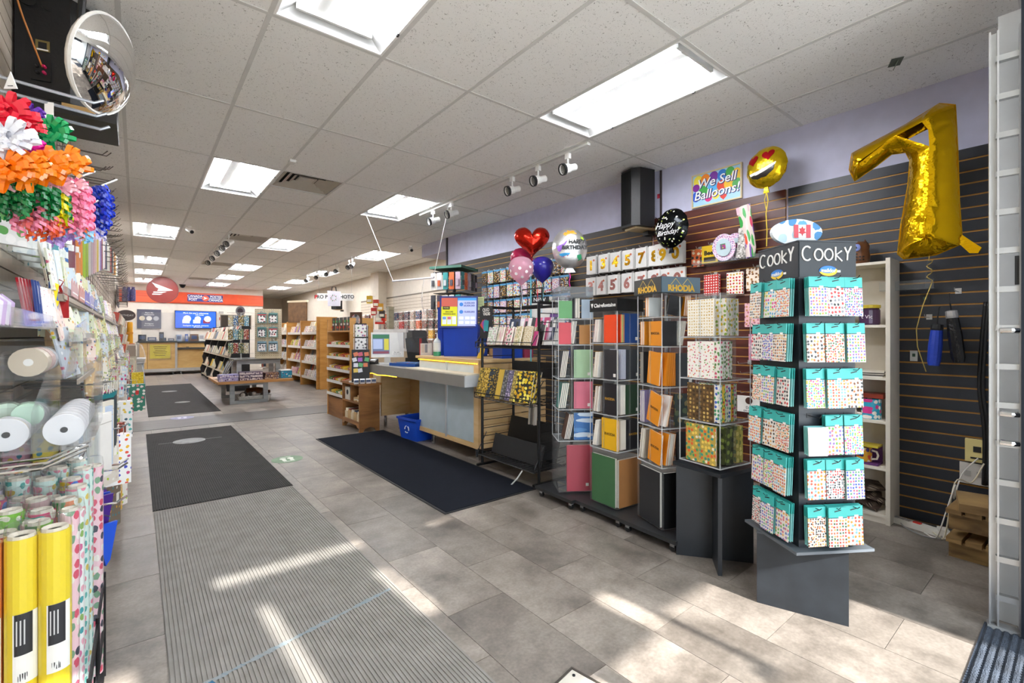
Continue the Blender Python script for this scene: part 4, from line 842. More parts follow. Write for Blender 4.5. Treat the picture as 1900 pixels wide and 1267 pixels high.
def spinner(name, label, short, x, y, rz, w_, zs, specs, base=None, casters=True, header=None, acr=ACR):
    """zs: shelf levels from the top down; specs[i] = (left face items, front face items)"""
    t = thing('notebook_spinner', label, 'display stand', (x, y, 0), rz, 'notebook spinners')
    h = w_/2
    for i, z in enumerate(zs): bb('shelf_plate', (-h,-h,z-.0025), (h,h,z+.0025), acr, t)
    z0, z1 = zs[-1], zs[0]
    for a in range(4):
        ca, sa = math.cos(a*PI/2), math.sin(a*PI/2)
        m = MB().box((0,0,(z0+z1)/2), (.004, h, z1-z0)); ob('divider', m.mesh('divider', acr), t, (-sa*h*.5*-1, ca*h*.5*-1, 0), (0,0,a*PI/2))
        MB().tube([(h*(1 if a in (0,1) else -1)*.99, h*(1 if a in (1,2) else -1)*.99, z0),(h*(1 if a in (0,1) else -1)*.99, h*(1 if a in (1,2) else -1)*.99, z1)], .003, 6).build('corner_rod', EDGE, t)
        for q in range(len(zs)-1): ob('shelf_edge', MB().box((0,0,0), (w_,.004,.006)).mesh('shelf_edge', EDGE), t, (sa*h, -ca*h, zs[q+1]), (0,0,a*PI/2))
    MB().tube([(0,0,z0),(0,0,z1)], .012, 10).build('core_post', STEEL, t)
    ca, sa = math.cos(rz), math.sin(rz)
    for ti, sp in enumerate(specs):
        zb = zs[ti+1]+.004; hh = zs[ti]-zs[ti+1]-.012
        for fi, items in enumerate(sp):
            fa = (-PI/2, 0)[fi]; fnm = ('left', 'right')[fi]
            for it in items:
                mode, n, mat, cn, ox = it[:5]; opt = it[5] if len(it) > 5 else {}
                bw, bh = opt.get('w', .14), min(opt.get('h', .2), hh); th = opt.get('th', .009)
                for k in range(n):
                    lean = opt.get('lean', 0)
                    if mode == 'F':    # cover towards the aisle
                        lx, ly = ox-.007*k*opt.get('sh', 1), -h+.016+(th+.002)*k; r3 = (0, R(lean), rz+fa)
                        zc = zb+bh/2*math.cos(R(abs(lean)))+bw/2*math.sin(R(abs(lean)))+.002
                    else:              # edge towards the aisle
                        lx, ly = ox+(th+.0025)*k, -h+.016+bw/2; r3 = (R(lean) if False else 0, R(lean), rz+fa); zc = zb+bh/2+.004
                    gx = lx*math.cos(fa)-ly*math.sin(fa); gy = lx*math.sin(fa)+ly*math.cos(fa)
                    wx, wy = x+gx*ca-gy*sa, y+gx*sa+gy*ca
                    mm = mat[k % len(mat)] if isinstance(mat, list) else mat
                    lb = f'{cn} notebook'+(f', {ORDN[k] if k < 6 else "last"} of {n},' if n > 1 else '')+f' on {ORDN[ti]} tier, {fnm} side of {short}'
                    if mode == 'F': book('notebook', lb, 'notebook', bw, bh, th, mm, (wx, wy, zc), r3, f'notebooks on {short}', opt.get('spiral', False) and k == 0, opt.get('t') if k == 0 else None, opt.get('tc'), opt.get('tag', False) and k == 0)
                    else:
                        bt = thing('notebook', lb, 'notebook', (wx, wy, zc), 0, f'notebooks on {short}', r3)
                        bx('cover', (.0012,bw,bh), mm, bt, (-th/2,0,0)); bx('back_cover', (.0012,bw,bh), mm, bt, (th/2,0,0)); bx('page_block', (th-.0014,bw-.004,bh-.004), PAGES, bt); 
                        if opt.get('sp', False): bx('spine', (th,.0012,bh), mm, bt, (0,-bw/2,0))
    if casters:
        pz = z0-.03; pl = thing('rolling_base', f'black rolling platform with casters under the {short}', 'platform', (x+.0, y, 0), R(-3), 'rolling platforms')
        bb('deck', (-.20,-.208,.055), (.20,.208,.078), P('#2a2b2d', .5, var=.2), pl)
        for sx in (-1, 1):
            for sy in (-1, 1):
                f = bx('caster_fork', (.02,.03,.03), STEEL, pl, (sx*.165,sy*.165,.042)); MB().tube([(-.009,0,-.02),(.009,0,-.02)], .021, 12).build('wheel', BLACK, f)
    return t
OR = P('#e8931f', .4); ORD_ = P('#d9841a', .4); BK = P('#26262a', .45); RB = P('#1f4f9a', .4); GOLDI = P('#c8962a', .4)
E_ = lambda n, mat, cn, ox, **o: ('E', n, mat, cn, ox, o)
F_ = lambda n, mat, cn, ox, **o: ('F', n, mat, cn, ox, o)
# S1 clear header
S1 = spinner('s', 'clear acrylic spinner of pastel notebooks beside the wire rack', 'clear-header spinner', 2.604, 2.50, R(-34), .262, [1.53, 1.37, 1.178, .927, .699, .467],
 [([], [F_(1, P('#5f9a63',.5), 'green', -.075, w=.1, h=.13), E_(4, [BK, P('#e6e2d8',.5)], 'black and white edged', .0, w=.1, h=.15, th=.007), F_(1, P('#9fb0c0',.4), 'blue-grey wrapped', .09, w=.085, h=.14)]),
  ([], [F_(1, P('#c84a56',.5), 'coral red', -.08, w=.095, h=.16), E_(4, [P('#2a3560',.5), WH], 'navy and white edged', -.035, w=.1, h=.17, th=.008, lean=8), F_(1, P('#a8763e',.5), 'tan', .075, w=.09, h=.14, spiral=True, tag_=True)]),
  ([], [E_(4, P('#33363a',.5), 'dark edged', -.1, w=.12, h=.2, lean=8), F_(1, P('#9fc09a',.5), 'pale green', .06, w=.14, h=.21, tag=True)]),
  ([], [E_(4, P('#1f6a62',.5), 'teal edged', -.105, w=.12, h=.19, th=.011, lean=9), F_(1, P('#d8748a',.5), 'pink', .06, w=.14, h=.2, tag=True)]),
  ([], [E_(4, [P('#5a3a2a',.5), P('#2a5a7a',.5)], 'brown and blue edged', -0.060, w=.12, h=.19, th=.009, lean=12), F_(1, DOTS('#3a74b8', ['#5a94cf','#cfe0ef'], 9, .35, stretch=(.4,1,2)), 'sky blue', .06, w=.14, h=.2, tag=True)])])
bb('header', (-.131,-.131,1.535), (.131,.131,1.61), CLEAR('smoked_acrylic', (.62,.65,.68,1), .12, .05), S1)
bb('base_box', (-.131,-.131,.09), (.131,.131,.465), CLEAR('box_acrylic', (.92,.94,.95,1), .05), S1)
def upright(sp, short, lx, ly, ang, w_, h, mat, label, z, th=.02, **kw):
    rz = sp.rotation_euler.z; c, s = math.cos(rz), math.sin(rz); p = (sp.location.x+lx*c-ly*s, sp.location.y+lx*s+ly*c, z+h/2)
    return book('notebook', label, 'notebook', w_, h, th, mat, p, (0,0,rz+ang), f'large notebooks in spinner bases', **kw)
upright(S1, '', .03, -.118, 0, .19, .34, P('#c93a52',.45), 'large red notebook in the base of clear-header spinner', .095, tag_=True)
# S2 black header
S2 = spinner('s', 'clear spinner of notebooks with a black white-lettered header', 'black-header spinner', 2.619, 2.087, R(-4.8), .256, [1.411, 1.193, .946, .706, .467],
 [([E_(4, [P('#d9b8bc',.5), WH], 'pink and white edged', -.1, w=.1, h=.16, lean=7), F_(1, P('#e8491c',.4), 'orange-red', .055, w=.12, h=.19)], [E_(5, [P('#e8491c',.4), P('#e8d020',.4), P('#4ab04a',.4)], 'rainbow edged', -0.073, w=.1, h=.19, th=.006), F_(2, RB, 'royal blue', .03, w=.14, h=.2, tag=True)]),
  ([E_(4, [P('#d8c8b8',.5), WH], 'cream edged', -.1, w=.1, h=.18, lean=8), F_(1, P('#2c2a2e',.45), 'charcoal', .055, w=.13, h=.2, tag=True)], [E_(5, DOTS('#dfe3ee', ['#3a4a8a'], 130, .35, .05), 'blue checked edged', -0.073, w=.1, h=.2, th=.008, sp=True), F_(1, P('#3c4148',.45), 'slate grey', .04, w=.13, h=.2, tag=True)]),
  ([E_(4, [P('#8a5a3a',.5), WH], 'brown and white edged', -.1, w=.1, h=.18, lean=8), F_(1, P('#242226',.45), 'black gold-lettered', .05, w=.14, h=.21, t='RHODIA', tc=GOLDI, tag=False)], [E_(5, WH, 'white edged', -0.073, w=.1, h=.2, th=.007), F_(1, P('#2c4a34',.45), 'dark green', .04, w=.13, h=.2, tag=True)]),
  ([E_(3, WH, 'white edged', -.1, w=.1, h=.18, th=.01, lean=10), F_(1, P('#e9b31c',.4), 'yellow', .05, w=.15, h=.21, t='RHODIA', tc=P('#3a2a10',.5))], [E_(5, PAGES, 'cream edged', -0.073, w=.1, h=.2, th=.008), F_(1, P('#222226',.45), 'black', .04, w=.13, h=.2, t='RHODIA', tc=GOLDI)])])
bb('header', (-.13,-.13,1.414), (.13,.13,1.497), P('#1b1c1e', .25), S2); 
txt('Clairefontaine', .036, WH, S2, (-.1306,-.015,1.455), (PI/2,0,-PI/2), bold=.0005); MB().prism([(-.012,.016),(.012,.016),(0,-.016)], -.001, 0).build('printed_mark', WH, S2, (-.1306,.105,1.455), (0,0,-PI/2))
bb('base_box', (-.128,-.128,.09), (.128,.128,.465), CLEAR('box_acrylic'), S2)
upright(S2, '', -.118, 0, -PI/2, .22, .33, P('#3f6a44',.5), 'large green notebook in the base of black-header spinner', .095)
upright(S2, '', .0, -.118, 0, .22, .32, P('#b07a48',.5), 'large tan spiral notebook in the base of black-header spinner', .095, spiral=True)
# S3 triangle emblem
S3 = spinner('s', 'tall clear spinner with triangle emblem header and orange notebooks', 'triangle-emblem spinner', 2.591, 1.673, R(-20.1), .25, [1.50, 1.359, 1.18, .936, .689, .456],
 [([E_(4, [OR, WH], 'orange and white edged', -.06, w=.09, h=.12, th=.008)], [F_(4, BK, 'small black', -.03, w=.075, h=.115, lean=12, th=.008, sh=-2.6), E_(4, OR, 'orange edged', .055, w=.09, h=.125, th=.009, lean=6)]),
  ([E_(5, [OR, WH], 'orange and white edged', -.115, w=.09, h=.15, th=.007), F_(1, OR, 'orange landscape', .045, w=.13, h=.15, t='RHODIA', tc=P('#3a2008',.5))], [F_(1, BK, 'black', -.06, w=.1, h=.15, lean=0), E_(5, WH, 'white edged', .0, w=.1, h=.15, th=.009, lean=12)]),
  ([E_(3, BK, 'black edged', -.115, w=.09, h=.2), F_(1, OR, 'orange', .03, w=.12, h=.2, lean=6)], [E_(5, ORD_, 'orange edged', -0.075, w=.1, h=.2, th=.013, lean=5, sp=True), F_(1, P('#33363c',.45), 'grey-black', .05, w=.13, h=.2, tag=True)]),
  ([E_(3, P('#8f84b0',.5), 'lavender edged', -.115, w=.09, h=.2, th=.014), F_(1, OR, 'leaning orange', .035, w=.12, h=.19, lean=14, t='RHODIA', tc=P('#3a2008',.5))], [E_(2, [WH, OR], 'white and orange edged', -0.070, w=.09, h=.19, lean=12), F_(1, DOTS('#33403a', ['#5a6a4a','#2a2a2a','#8a7a4a'], 20, .4), 'dark marbled', .04, w=.13, h=.2)]),
  ([E_(4, [WH, P('#b0a89a',.5)], 'white edged', -.115, w=.09, h=.19, th=.01, lean=8), F_(1, OR, 'leaning orange', .04, w=.125, h=.19, lean=8, t='RHODIA', tc=P('#3a2008',.5))], [E_(4, [OR, WH, WH, ORD_], 'white page edged', -0.070, w=.1, h=.19, th=.011, lean=8), F_(1, BK, 'black', .05, w=.12, h=.2)])])
bb('header', (-.14,-.14,1.505), (.14,.14,1.60), P('#3d4a54', .35), S3)
for fa in (-PI/2, 0):
    c, s = math.cos(fa), math.sin(fa); q = lambda x, y, z: (x*c-y*s, x*s+y*c, z)
    h_ = ob('emblem_panel', MB().box((0,0,0), (.278,.002,.093)).mesh('emblem_panel', P('#2a2a28' if fa else '#5b6f7d', .35)), S3, q(0,-.1412,1.5525), (0,0,fa))
    txt('RHODIA', .05, P('#e0b030', .3), h_, (0,-.0016,-.022), bold=.0022)
    for dx in (-.04, .045): stroke(h_, [(dx-.035,.0),(dx,.038),(dx+.035,.0)], .0016, P('#e0c060', .3), (0,-.0016,0), 'printed_tree')
bb('base_box', (-.125,-.125,.09), (.125,.125,.452), CLEAR('box_acrylic'), S3)
upright(S3, '', -.115, .0, -PI/2, .21, .33, P('#26272a',.4), 'large black notebook facing left in the base of triangle-emblem spinner', .095); bx('printed_mark', (.03,.001,.01), OR, C.objects[-4].parent or None, (.03,-.012,.02)) if False else None
upright(S3, '', .0, -.115, 0, .22, .33, P('#18191b',.4), 'large black notebook facing right in the base of triangle-emblem spinner', .095)
# S4 on a cross-shaped black stand
st4 = thing('spinner_stand', 'black stand of crossed panels under the journal spinner', 'stand', (2.52, 1.325, 0), R(-8.8))
for a in (45, -45): MB().box((0,0,.255), (.40,.02,.51) if a > 0 else (.40,.0195,.508)).build('cross_panel', P('#20252b', .4, var=.15), st4, rot=(0,0,R(a)))
bb('top_board', (-.155,-.155,.511), (.155,.155,.53), P('#20252b', .4), st4)
for sx, sy in ((-1,-1),(1,-1),(-1,1),(1,1)): MB().lathe([(.008,0),(.008,.003)], 8).build('glide', P('#cfd1d2', .4), st4, (sx*.13,sy*.13,-.0))
S4 = spinner('s', 'clear spinner of patterned journals on a black crossed stand', 'journal spinner', 2.513, 1.318, R(-8.8), .26, [1.471, 1.24, 1.01, .78, .55],
 [([F_(2, DOTS('#efe9dc', ['#c6a04a','#d8bc78'], 62, .30, .2), 'white gold-dotted', .0, w=.17, h=.2)], [E_(4, DOTS('#ece6dc', ['#d8b42a','#8aa84a'], 40, .35), 'yellow flowered', -0.045, w=.15, h=.2, th=.024, sp=True)]),
  ([F_(2, DOTS('#f0ebe2', ['#c84a6a','#e8a0b0','#7aa05a','#d87a3a'], 55, .26, .9), 'white pink-flowered', .0, w=.17, h=.2)], [E_(4, [DOTS('#e8e4da', ['#c84a6a','#5a8a4a'], 45, .36), DOTS('#d8d8d0', ['#4a6a3a','#8aa05a'], 45, .36)], 'flowered', -.1, w=.15, h=.2, th=.024, sp=True)]),
  ([F_(2, DOTS('#5a4326', ['#8a6a3a','#c8a860','#3a2a18'], 45, .36, .1), 'brown ornate', .0, w=.17, h=.2)], [E_(6, [DOTS('#e4e0d8', ['#3a5ab0','#4a9a6a'], 45, .38), DOTS('#d8b83a', ['#c83a2a','#3a8a4a'], 45, .38), DOTS('#c8d0b8', ['#c84a8a','#3a6a4a'], 45, .38)], 'bright flowered', -.105, w=.15, h=.2, th=.022, sp=True)]),
  ([F_(2, DOTS('#b9a04a', ['#d8602a','#3a8a7a','#e8c85a','#e8e0c8','#5a9a5a'], 48, .44, .7), 'multicoloured circle print', .0, w=.19, h=.205)], [E_(2, DOTS('#4a5230', ['#8a9a4a','#2a3020'], 30, .4), 'olive patterned', -0.045, w=.15, h=.2, th=.03, sp=True), E_(2, DOTS('#b0a44a', ['#6a7a3a','#d8cc7a'], 30, .4), 'mustard patterned', .04, w=.15, h=.2, th=.028, sp=True)])], casters=False)
# ---------------------------------------------------------------- black wire rack
def wire_rack():
    t = thing('wire_rack', 'tall black wire rack of planners beside the counter', 'rack', (2.555, 3.225, 0), RZ)
    B = P('#17181a', .4, .3); hw, dp = .40, .38
    for sx in (-1, 1):
        for y, zt in ((0, 1.52), (dp, 1.52)): MB().tube([(sx*hw,y,.02),(sx*hw,y,zt)], .013, 8).build('post', B, t)
        bb('end_bar', (sx*hw-.012,-.0,1.505), (sx*hw+.012,dp,1.53), B, t)
        for k in range(18):
            z = .14+.076*k; MB().tube([(sx*hw,0,z),(sx*hw,dp,z)], .0035, 5).build('side_wire', B, t)
        bb('foot_bar', (sx*hw-.012,-.06,.02), (sx*hw+.012,dp+.02,.04), B, t)
    bb('back_panel', (-hw,dp-.006,.85), (hw,dp,1.0), P('#1b1c1e', .6), t)
    bb('top_rail', (-hw,dp-.01,1.5), (hw,dp+.01,1.525), B, t)
    for z, y0 in ((1.14,-.08), (.67,-.09), (.13,-.05)):
        s = MB()
        for k in range(16):
            x = -hw+2*hw*k/15; s.tube([(x,y0,z),(x,dp-.03,z+.02)], .0025, 4)
        for y in (y0, .08, .2, .3): s.tube([(-hw,y,z),(hw,y,z)], .004, 5)
        s.tube([(-hw,y0,z),(-hw,y0,z+.05),(hw,y0,z+.05),(hw,y0,z)], .004, 5)
        for k in (-1, 1): s.tube([(k*hw,y0,z+.03),(k*hw,.05,z+.2)], .004, 5)
        s.build('wire_shelf', B, t)
    for z, y, h in ((.14,.1,.18), (.14,.28,.33)): MB().box((0,y,z+h/2), (.7,.012,h), Matrix.Rotation(R(-14), 3, 'X')).build('display_board', P('#1d1e20', .6), t)
    bb('bottom_tray', (-hw+.01,-.04,.125), (hw-.01,.3,.132), P('#232426', .5), t)
    MB().tube([(.25,-.05,.12),(.24,-.1,.06),(.2,-.13,.004)], .006, 6).build('loose_strap', P('#cfcfcc', .4), t)
wire_rack()
def onrack(lx, ly, z): return (2.555+ly, 3.225-lx, z)
RK = [(-.30,'#2a4a7a','dark blue'),(-.255,'#b03a6a','raspberry'),(-.21,'#b8a8d0','lilac')]
x = -.32
FL = [('pale grey-green flowered', DOTS('#d8dcd0', ['#a0b090','#c8a8b0'], 45, .4)), ('cream pink-striped', DOTS('#eadfd0', ['#d8a0a8','#c8b890'], 45, .4, stretch=(1,1,.2))), ('cream rose-printed', DOTS('#ead8d0', ['#c8406a','#4a6a4a','#e0a0b0'], 32, .42)), ('tan meadow-printed', DOTS('#d8c8a0', ['#b09a5a','#8a9a5a','#e8e0c8'], 50, .4)), ('beige speckled', DOTS('#ddd2b8', ['#b8a070','#c8b080'], 60, .4))]
def rackbook(label, lx, ly, z, w_, h, th, mat, tilt=-14, rz=0, **kw):
    return book('planner', label, 'planner', w_, h, th, mat, onrack(lx, ly, z+h/2*math.cos(R(tilt))), (R(tilt), 0, RZ+rz), 'planners on the black wire rack', **kw)
for i, (cn, c, n) in enumerate((('dark blue','#2a5a9a',1),('raspberry','#a82a5a',1),('lilac','#b9add6',2))):
    for k in range(n): rackbook(f'{cn} planner {"behind another, " if k else ""}on the upper shelf of wire rack, left end', -.355+.045*i, .02+.03*k, 1.165, .05, .13, .012, P(c,.45), rz=.1)
for i, (cn, mt) in enumerate(FL):
    for k in range(3): rackbook(f'{cn} planner, {["front","middle","rear"][k]} of three, upper shelf of wire rack', -.20+.125*i, -.03+.028*k, 1.165, .095, .165-.005*k, .012, mt, rz=rnd.uniform(-.2,.2))
rackbook('black planner at right end of wire rack upper shelf', .37, .06, 1.17, .06, .17, .015, BK); rackbook('magenta planner at right end of wire rack upper shelf', .385, -.02, 1.165, .05, .12, .012, P('#b01f6a',.4))
for i, (lx, c, cn) in enumerate(((-.2,'#2a3a5a','navy'),(-.13,'#2a3a5a','second navy'),(-.05,'#e4dfe6','white'),(.0,'#c8869a','pink edged'),(.05,'#e8e0e0','white edged'),(.1,'#1d1d20','black'),(.17,'#d03a6a','hot pink'),(.21,'#c8b8d8','lilac'),(.28,'#b8306a','magenta'),(.33,'#d8d0e0','pale lilac'),(.37,'#2a3450','dark navy'))):
    rackbook(f'{cn} planner with label in the back row of wire rack top', lx, .2, 1.21, .085 if i in (0,1,6,8) else .05, .2, .014, P(c,.45)); bx('barcode_label', (.03,.001,.06), BLACK if i % 2 else WH, C.objects[-1].parent, (.005,-.009,.04))
OG = [('ornate gold and olive', DOTS('#9a7f2a', ['#d8b850','#3a3216','#6a5a20'], 40, .42)), ('gold damask', DOTS('#b8962f', ['#e0c468','#4a3e18'], 55, .4)), ('dark blue and gold', DOTS('#232a33', ['#b8962f','#3a4450'], 45, .4)), ('black and gold laced', DOTS('#1c1b18', ['#c8a43a','#7a6424'], 60, .36)), ('plain gold', P('#c9a640', .4)), ('grey patterned', DOTS('#5a5a58', ['#8a8a84','#3a3a38'], 45, .4)), ('violet patterned', DOTS('#5a5470', ['#8a84a0','#c0b0d0'], 45, .4)), ('olive gold', DOTS('#8a7a3a', ['#c8b060'], 45, .4)), ('yellow flowered', DOTS('#2a2a20', ['#e8c820','#f0e060','#c89a18'], 30, .46))]
for i, (cn, mt) in enumerate(OG):
    big = i in (0, 8)
    for k in range(2 if not big else 3): rackbook(f'{cn} journal{[", front copy",", second copy",", rear copy"][k]} on the middle shelf of wire rack', -.31+.07*i+.012*k, -.03+.03*k, .69, .165 if big else .135, .265, .014, mt, tilt=-18, rz=.25+rnd.uniform(-.1,.1))
for k in range(3): rackbook(f'white edged book, {ORDN[k]} of three, standing low behind wire rack', .02+.035*k, .24, .44, .02, .28, .025, P('#8a8680' if k % 2 else '#dedad2',.5), tilt=-4, rz=.1)
# header cards on the rack
t = thing('planner_sign', 'black card sign with fanned coloured planners on the wire rack', 'sign', onrack(-.31,-.02,1.3), RZ); bx('card', (.2,.004,.3), P('#1b1d20', .5), t, (0,0,.07))
txt('QUO', .045, WH, t, (0,-.0028,.185), bold=.001); txt('VADIS', .04, WH, t, (.01,-.0028,.148), bold=.001)
for a, c in ((50,'#d8502a'),(30,'#c03a8a'),(12,'#7a5ab8'),(-8,'#2aa0a8')): bx('printed_planner', (.07,.001,.1), P(c,.4), t, (.0+.02*(-a/30),-.003-.0002*(50-a)/10,.04), (0,R(-a),0))
t = thing('planner_sign', 'black framed blank card on top back of wire rack', 'sign', onrack(-.1,.36,1.53), RZ); 
for d, l in (((.3,.01,.012),(0,0,.0)),((.3,.01,.012),(0,0,.16)),((.012,.01,.16),(-.145,0,.08)),((.012,.01,.16),(.145,0,.08))): bx('frame_bar', d, BLACK, t, l)
p = at(1060, 548, 4.3)
for i, (px, tx, a) in enumerate(((1001,'NEW','Planners'),(1030,'QUO VADIS',''))):
    p = at(px, 580, 4.8); t = thing('planner_poster', ['white poster reading New Planners standing behind wire rack', 'white poster with purple planner picture behind wire rack'][i], 'poster', (p.x, p.y, 1.2), -YAW-.2, 'planner posters')
    bx('board', (.2,.006,.5), P('#e6e2dc',.5), t, (0,0,.2)); bx('post', (.02,.01,1.2), P('#9a9a98',.4), t, (0,.012,-.6))
    if i == 0: bx('black_band', (.2,.002,.07), BLACK, t, (0,-.004,.415)); txt('NEW', .055, WH, t, (0,-.0055,.415), bold=.001); txt('Planners', .05, BLACK, t, (0,-.004,.22), shear=.1)
    else: txt('QUO', .05, BLACK, t, (.01,-.004,.40)); txt('VADIS', .045, BLACK, t, (.01,-.004,.355)); bx('printed_planner', (.1,.002,.15), P('#6a3f8a',.4), t, (-.01,-.004,.2), (0,R(8),0)); MB().prism(circ(.03, 14), -.004, -.003).build('printed_leaf', P('#5a8a3a',.5), t, (-.08,-.001,.4))
# ---------------------------------------------------------------- lottery counter
BIRCH = WOOD('#d2ae78', '#dfc090', 3, 3, 14); GLS = P('#b4c3cb', .18, spec=.6); LEDGE = P('#8a8782', .45, var=.05)
t = thing('service_counter', 'birch counter with frosted blue-grey front panels and grey ledge', 'counter', (0, 0, 0))
bb('carcass', (2.60,3.72,.14), (3.12,4.97,.985), BIRCH, t)
for y0, y1 in ((3.80,4.315), (4.345,4.95)): bb('front_panel', (2.585,y0,.19), (2.60,y1,.755), GLS, t); bb('upper_panel', (2.585,y0,.87), (2.60,y1,.955), P('#d5dde0', .2), t)
bb('centre_track', (2.575,4.315,.17), (2.60,4.345,.97), P('#cfd6da', .3, .5), t)
bb('bottom_rail', (2.578,3.72,.14), (2.60,4.97,.188), BIRCH, t); bb('end_stile', (2.575,3.72,.14), (2.60,3.80,.985), BIRCH, t)
bb('counter_top', (2.56,3.70,.985), (3.45,5.0,1.012), BIRCH, t)
for i in range(11): bb('end_slat', (2.60,3.705,.15+.0762*i), (3.45,3.72,.15+.0762*i+.066), BIRCH, t)
bb('ledge', (2.40,3.70,.758), (2.585,4.99,.866), LEDGE, t); bb('ledge', (2.40,4.992,.758), (2.585,6.08,.866), LEDGE, t)
bb('ledge_top', (2.42,3.70,.8665), (2.585,4.98,.878), P('#d8d2c0', .4), t); bb('ledge_end_cap', (2.40,3.69,.758), (2.585,3.70,.866), P('#c3c8cb', .35), t)
bb('desk_top', (2.585,4.98,.838), (3.3,6.3,.866), LEDGE, t)
bb('knee_back', (3.05,4.975,.14), (3.07,6.12,.838), BIRCH, t); bb('end_panel', (2.62,6.12,.14), (3.07,6.15,.838), BIRCH, t)
for x, y in ((2.66,4.75),(2.66,3.85),(2.68,6.13),(3.0,6.13),(3.02,5.1)): MB().tube([(x,y,0),(x,y,.139)], .022, 12).build('leg', CHROME, t)
LED = GLOW('#ffd23a', 2.2)
def beads(name, label, pts):
    t = thing(name, label, 'light strip', pts[0]); o = Vector(pts[0])
    MB().tube([Vector(p)-o for p in pts], .003, 5).build('wire', P('#b8983a',.4), t); m = MB()
    for a, b in zip(pts, pts[1:]):
        a, b = Vector(a)-o, Vector(b)-o; n = max(2, int((b-a).length/.03))
        for i in range(n): m.box(a+(b-a)*i/n, (.009,.009,.009))
    stuff(m.build('led_beads', LED, t))
beads('led_strip', 'yellow LED strip along the wooden counter top edge', [(2.568,3.74,.972),(2.568,4.96,.972)])
beads('led_strip', 'yellow LED strip sagging below the grey ledge', [(2.41,5.2,.752),(2.41,5.5,.75),(2.42,5.8,.735),(2.43,6.0,.75),(2.45,6.1,.735)])
# screen, tray and other things on the desk
p = at(719, 672, 6.2); t = thing('register_monitor', 'white till monitor showing a coloured sales screen', 'monitor', (p.x, p.y, .867), -YAW+.35)
bb('foot', (-.11,-.08,0), (.11,.1,.02), P('#d9d8d3', .4), t); bb('neck', (-.04,.02,.02), (.04,.06,.14), P('#d9d8d3', .4), t)
s = MB().box((0,0,0), (.42,.035,.33)).build('screen_case', P('#e2e1dc', .4), t, (0,0,.255), (R(-6),0,0))
SCR = lambda c, e=.9: GLOW(c, round(e*.42, 3))
bx('display', (.215,.002,.26), SCR('#5a6a8a',.5), s, (-.085,-.0185,.01)); bx('display_header', (.215,.001,.05), SCR('#2f6a4a',.5), s, (-.085,-.02,.11)); bx('display_table', (.12,.001,.13), SCR('#9aa8c8',.6), s, (-.125,-.02,.01)); bx('display_keys', (.06,.001,.15), SCR('#b8b03a',.6), s, (-.015,-.02,.005)); bx('display_footer', (.2,.001,.03), SCR('#7a3a4a',.5), s, (-.085,-.02,-.1))
bx('paper_note', (.13,.001,.05), P('#efede8',.6), s, (.12,-.0185,-.11)); txt('Be right', .022, P('#5a5a5a',.5), s, (.12,-.0195,-.1)); txt('Cards at till', .02, P('#5a5a5a',.5), s, (.12,-.0195,-.122))
p = at(692, 668, 6.25); t = thing('card_terminal', 'black payment terminal with screen left of the white monitor', 'terminal', (p.x, p.y, .867), -YAW); MB().prismx([(-.1,0),(.08,0),(.08,.07),(-.1,.03)], -.05, .05).build('body', BLACK, t); bx('screen', (.06,.05,.002), GLOW('#c8ccd0',.5), t, (0,0,.056), (R(12),0,0)); bx('keypad', (.06,.05,.002), P('#3a3a3d',.5), t, (0,-.06,.04), (R(12),0,0))
p = at(750, 675, 5.75); t = thing('display_tray', 'blue-framed scratch ticket tray on grey desk', 'tray', (2.68, 5.35, .868), RZ+.25)
bb('frame', (-.24,-.15,0), (.24,.15,.035), P('#1c4f9c', .4), t); bb('glass_top', (-.22,-.13,.0352), (.22,.13,.04), DOTS('#35507a', ['#c8a83a','#b84a3a','#5a90b8','#2a3a5a'], 22, .42), t); bb('ticket_slip', (-.1,-.1,.0405), (.05,.02,.042), P('#2f6ab0', .5), t)
# lottery terminal
p = at(845, 660, 5.35); t = thing('lottery_terminal', 'blue lottery terminal with upright customer screen', 'lottery terminal', (2.93, 4.55, 1.013), -YAW-.12)
BL = P('#1742b4', .32)
m = MB(); m.prism([(-.19,.0),(.19,.0),(.2,.36),(-.2,.36)], -.12, .14); m.build('cabinet', BL, t)
bb('side_arm', (.18,.02,.28), (.34,.12,.34), BL, t); bb('left_post', (-.31,.05,.0), (-.25,.11,.56), BL, t); bb('left_box', (-.25,.06,.0), (-.19,.14,.30), BL, t)
s = MB().box((0,0,0), (.43,.03,.36)).build('screen_case', P('#2a3a8c', .35), t, (-.02,-.11,.50), (R(-5),0,R(6)))
bx('display_left', (.18,.002,.32), SCR('#c8c81e',.75), s, (-.105,-.016,-.0)); bx('display_right', (.21,.002,.32), SCR('#aab4e8',.85), s, (.095,-.016,0)); bx('display_band', (.18,.001,.1), SCR('#b8584a',.75), s, (-.105,-.0176,.11)); bx('display_header', (.21,.001,.03), SCR('#3a8ad0',.8), s, (.095,-.0176,.145))
for i, c in enumerate(('#5a8ac8','#b85a6a','#d0d0e0')): bx('display_ticket', (.045,.001,.09), SCR('#c8d0e0',.7), s, (-.16+.055*i,-.0176,-.095)); bx('display_ticket_art', (.04,.001,.03), SCR(c,.7), s, (-.16+.055*i,-.0184,-.07))
bx('display_tag', (.08,.001,.035), SCR('#2a2a20',.4), s, (-.14,-.0178,.045)); txt('MORE', .022, SCR('#c8c86a',.8), s, (-.14,-.019,.045)); txt('ENCORE', .022, SCR('#2a2a20',.3), s, (-.105,-.0182,.0), bold=.0006); txt('WINNING MAX', .02, SCR('#2a2a20',.3), s, (-.105,-.0182,-.025), bold=.0006)
for z, tx in ((.1,'10,000,000'),(.07,'60,000,000'),(-.0,'10,000,000')): txt(tx, .028, SCR('#2a3a7a',.5), s, (.12,-.0182,z), bold=.0006)
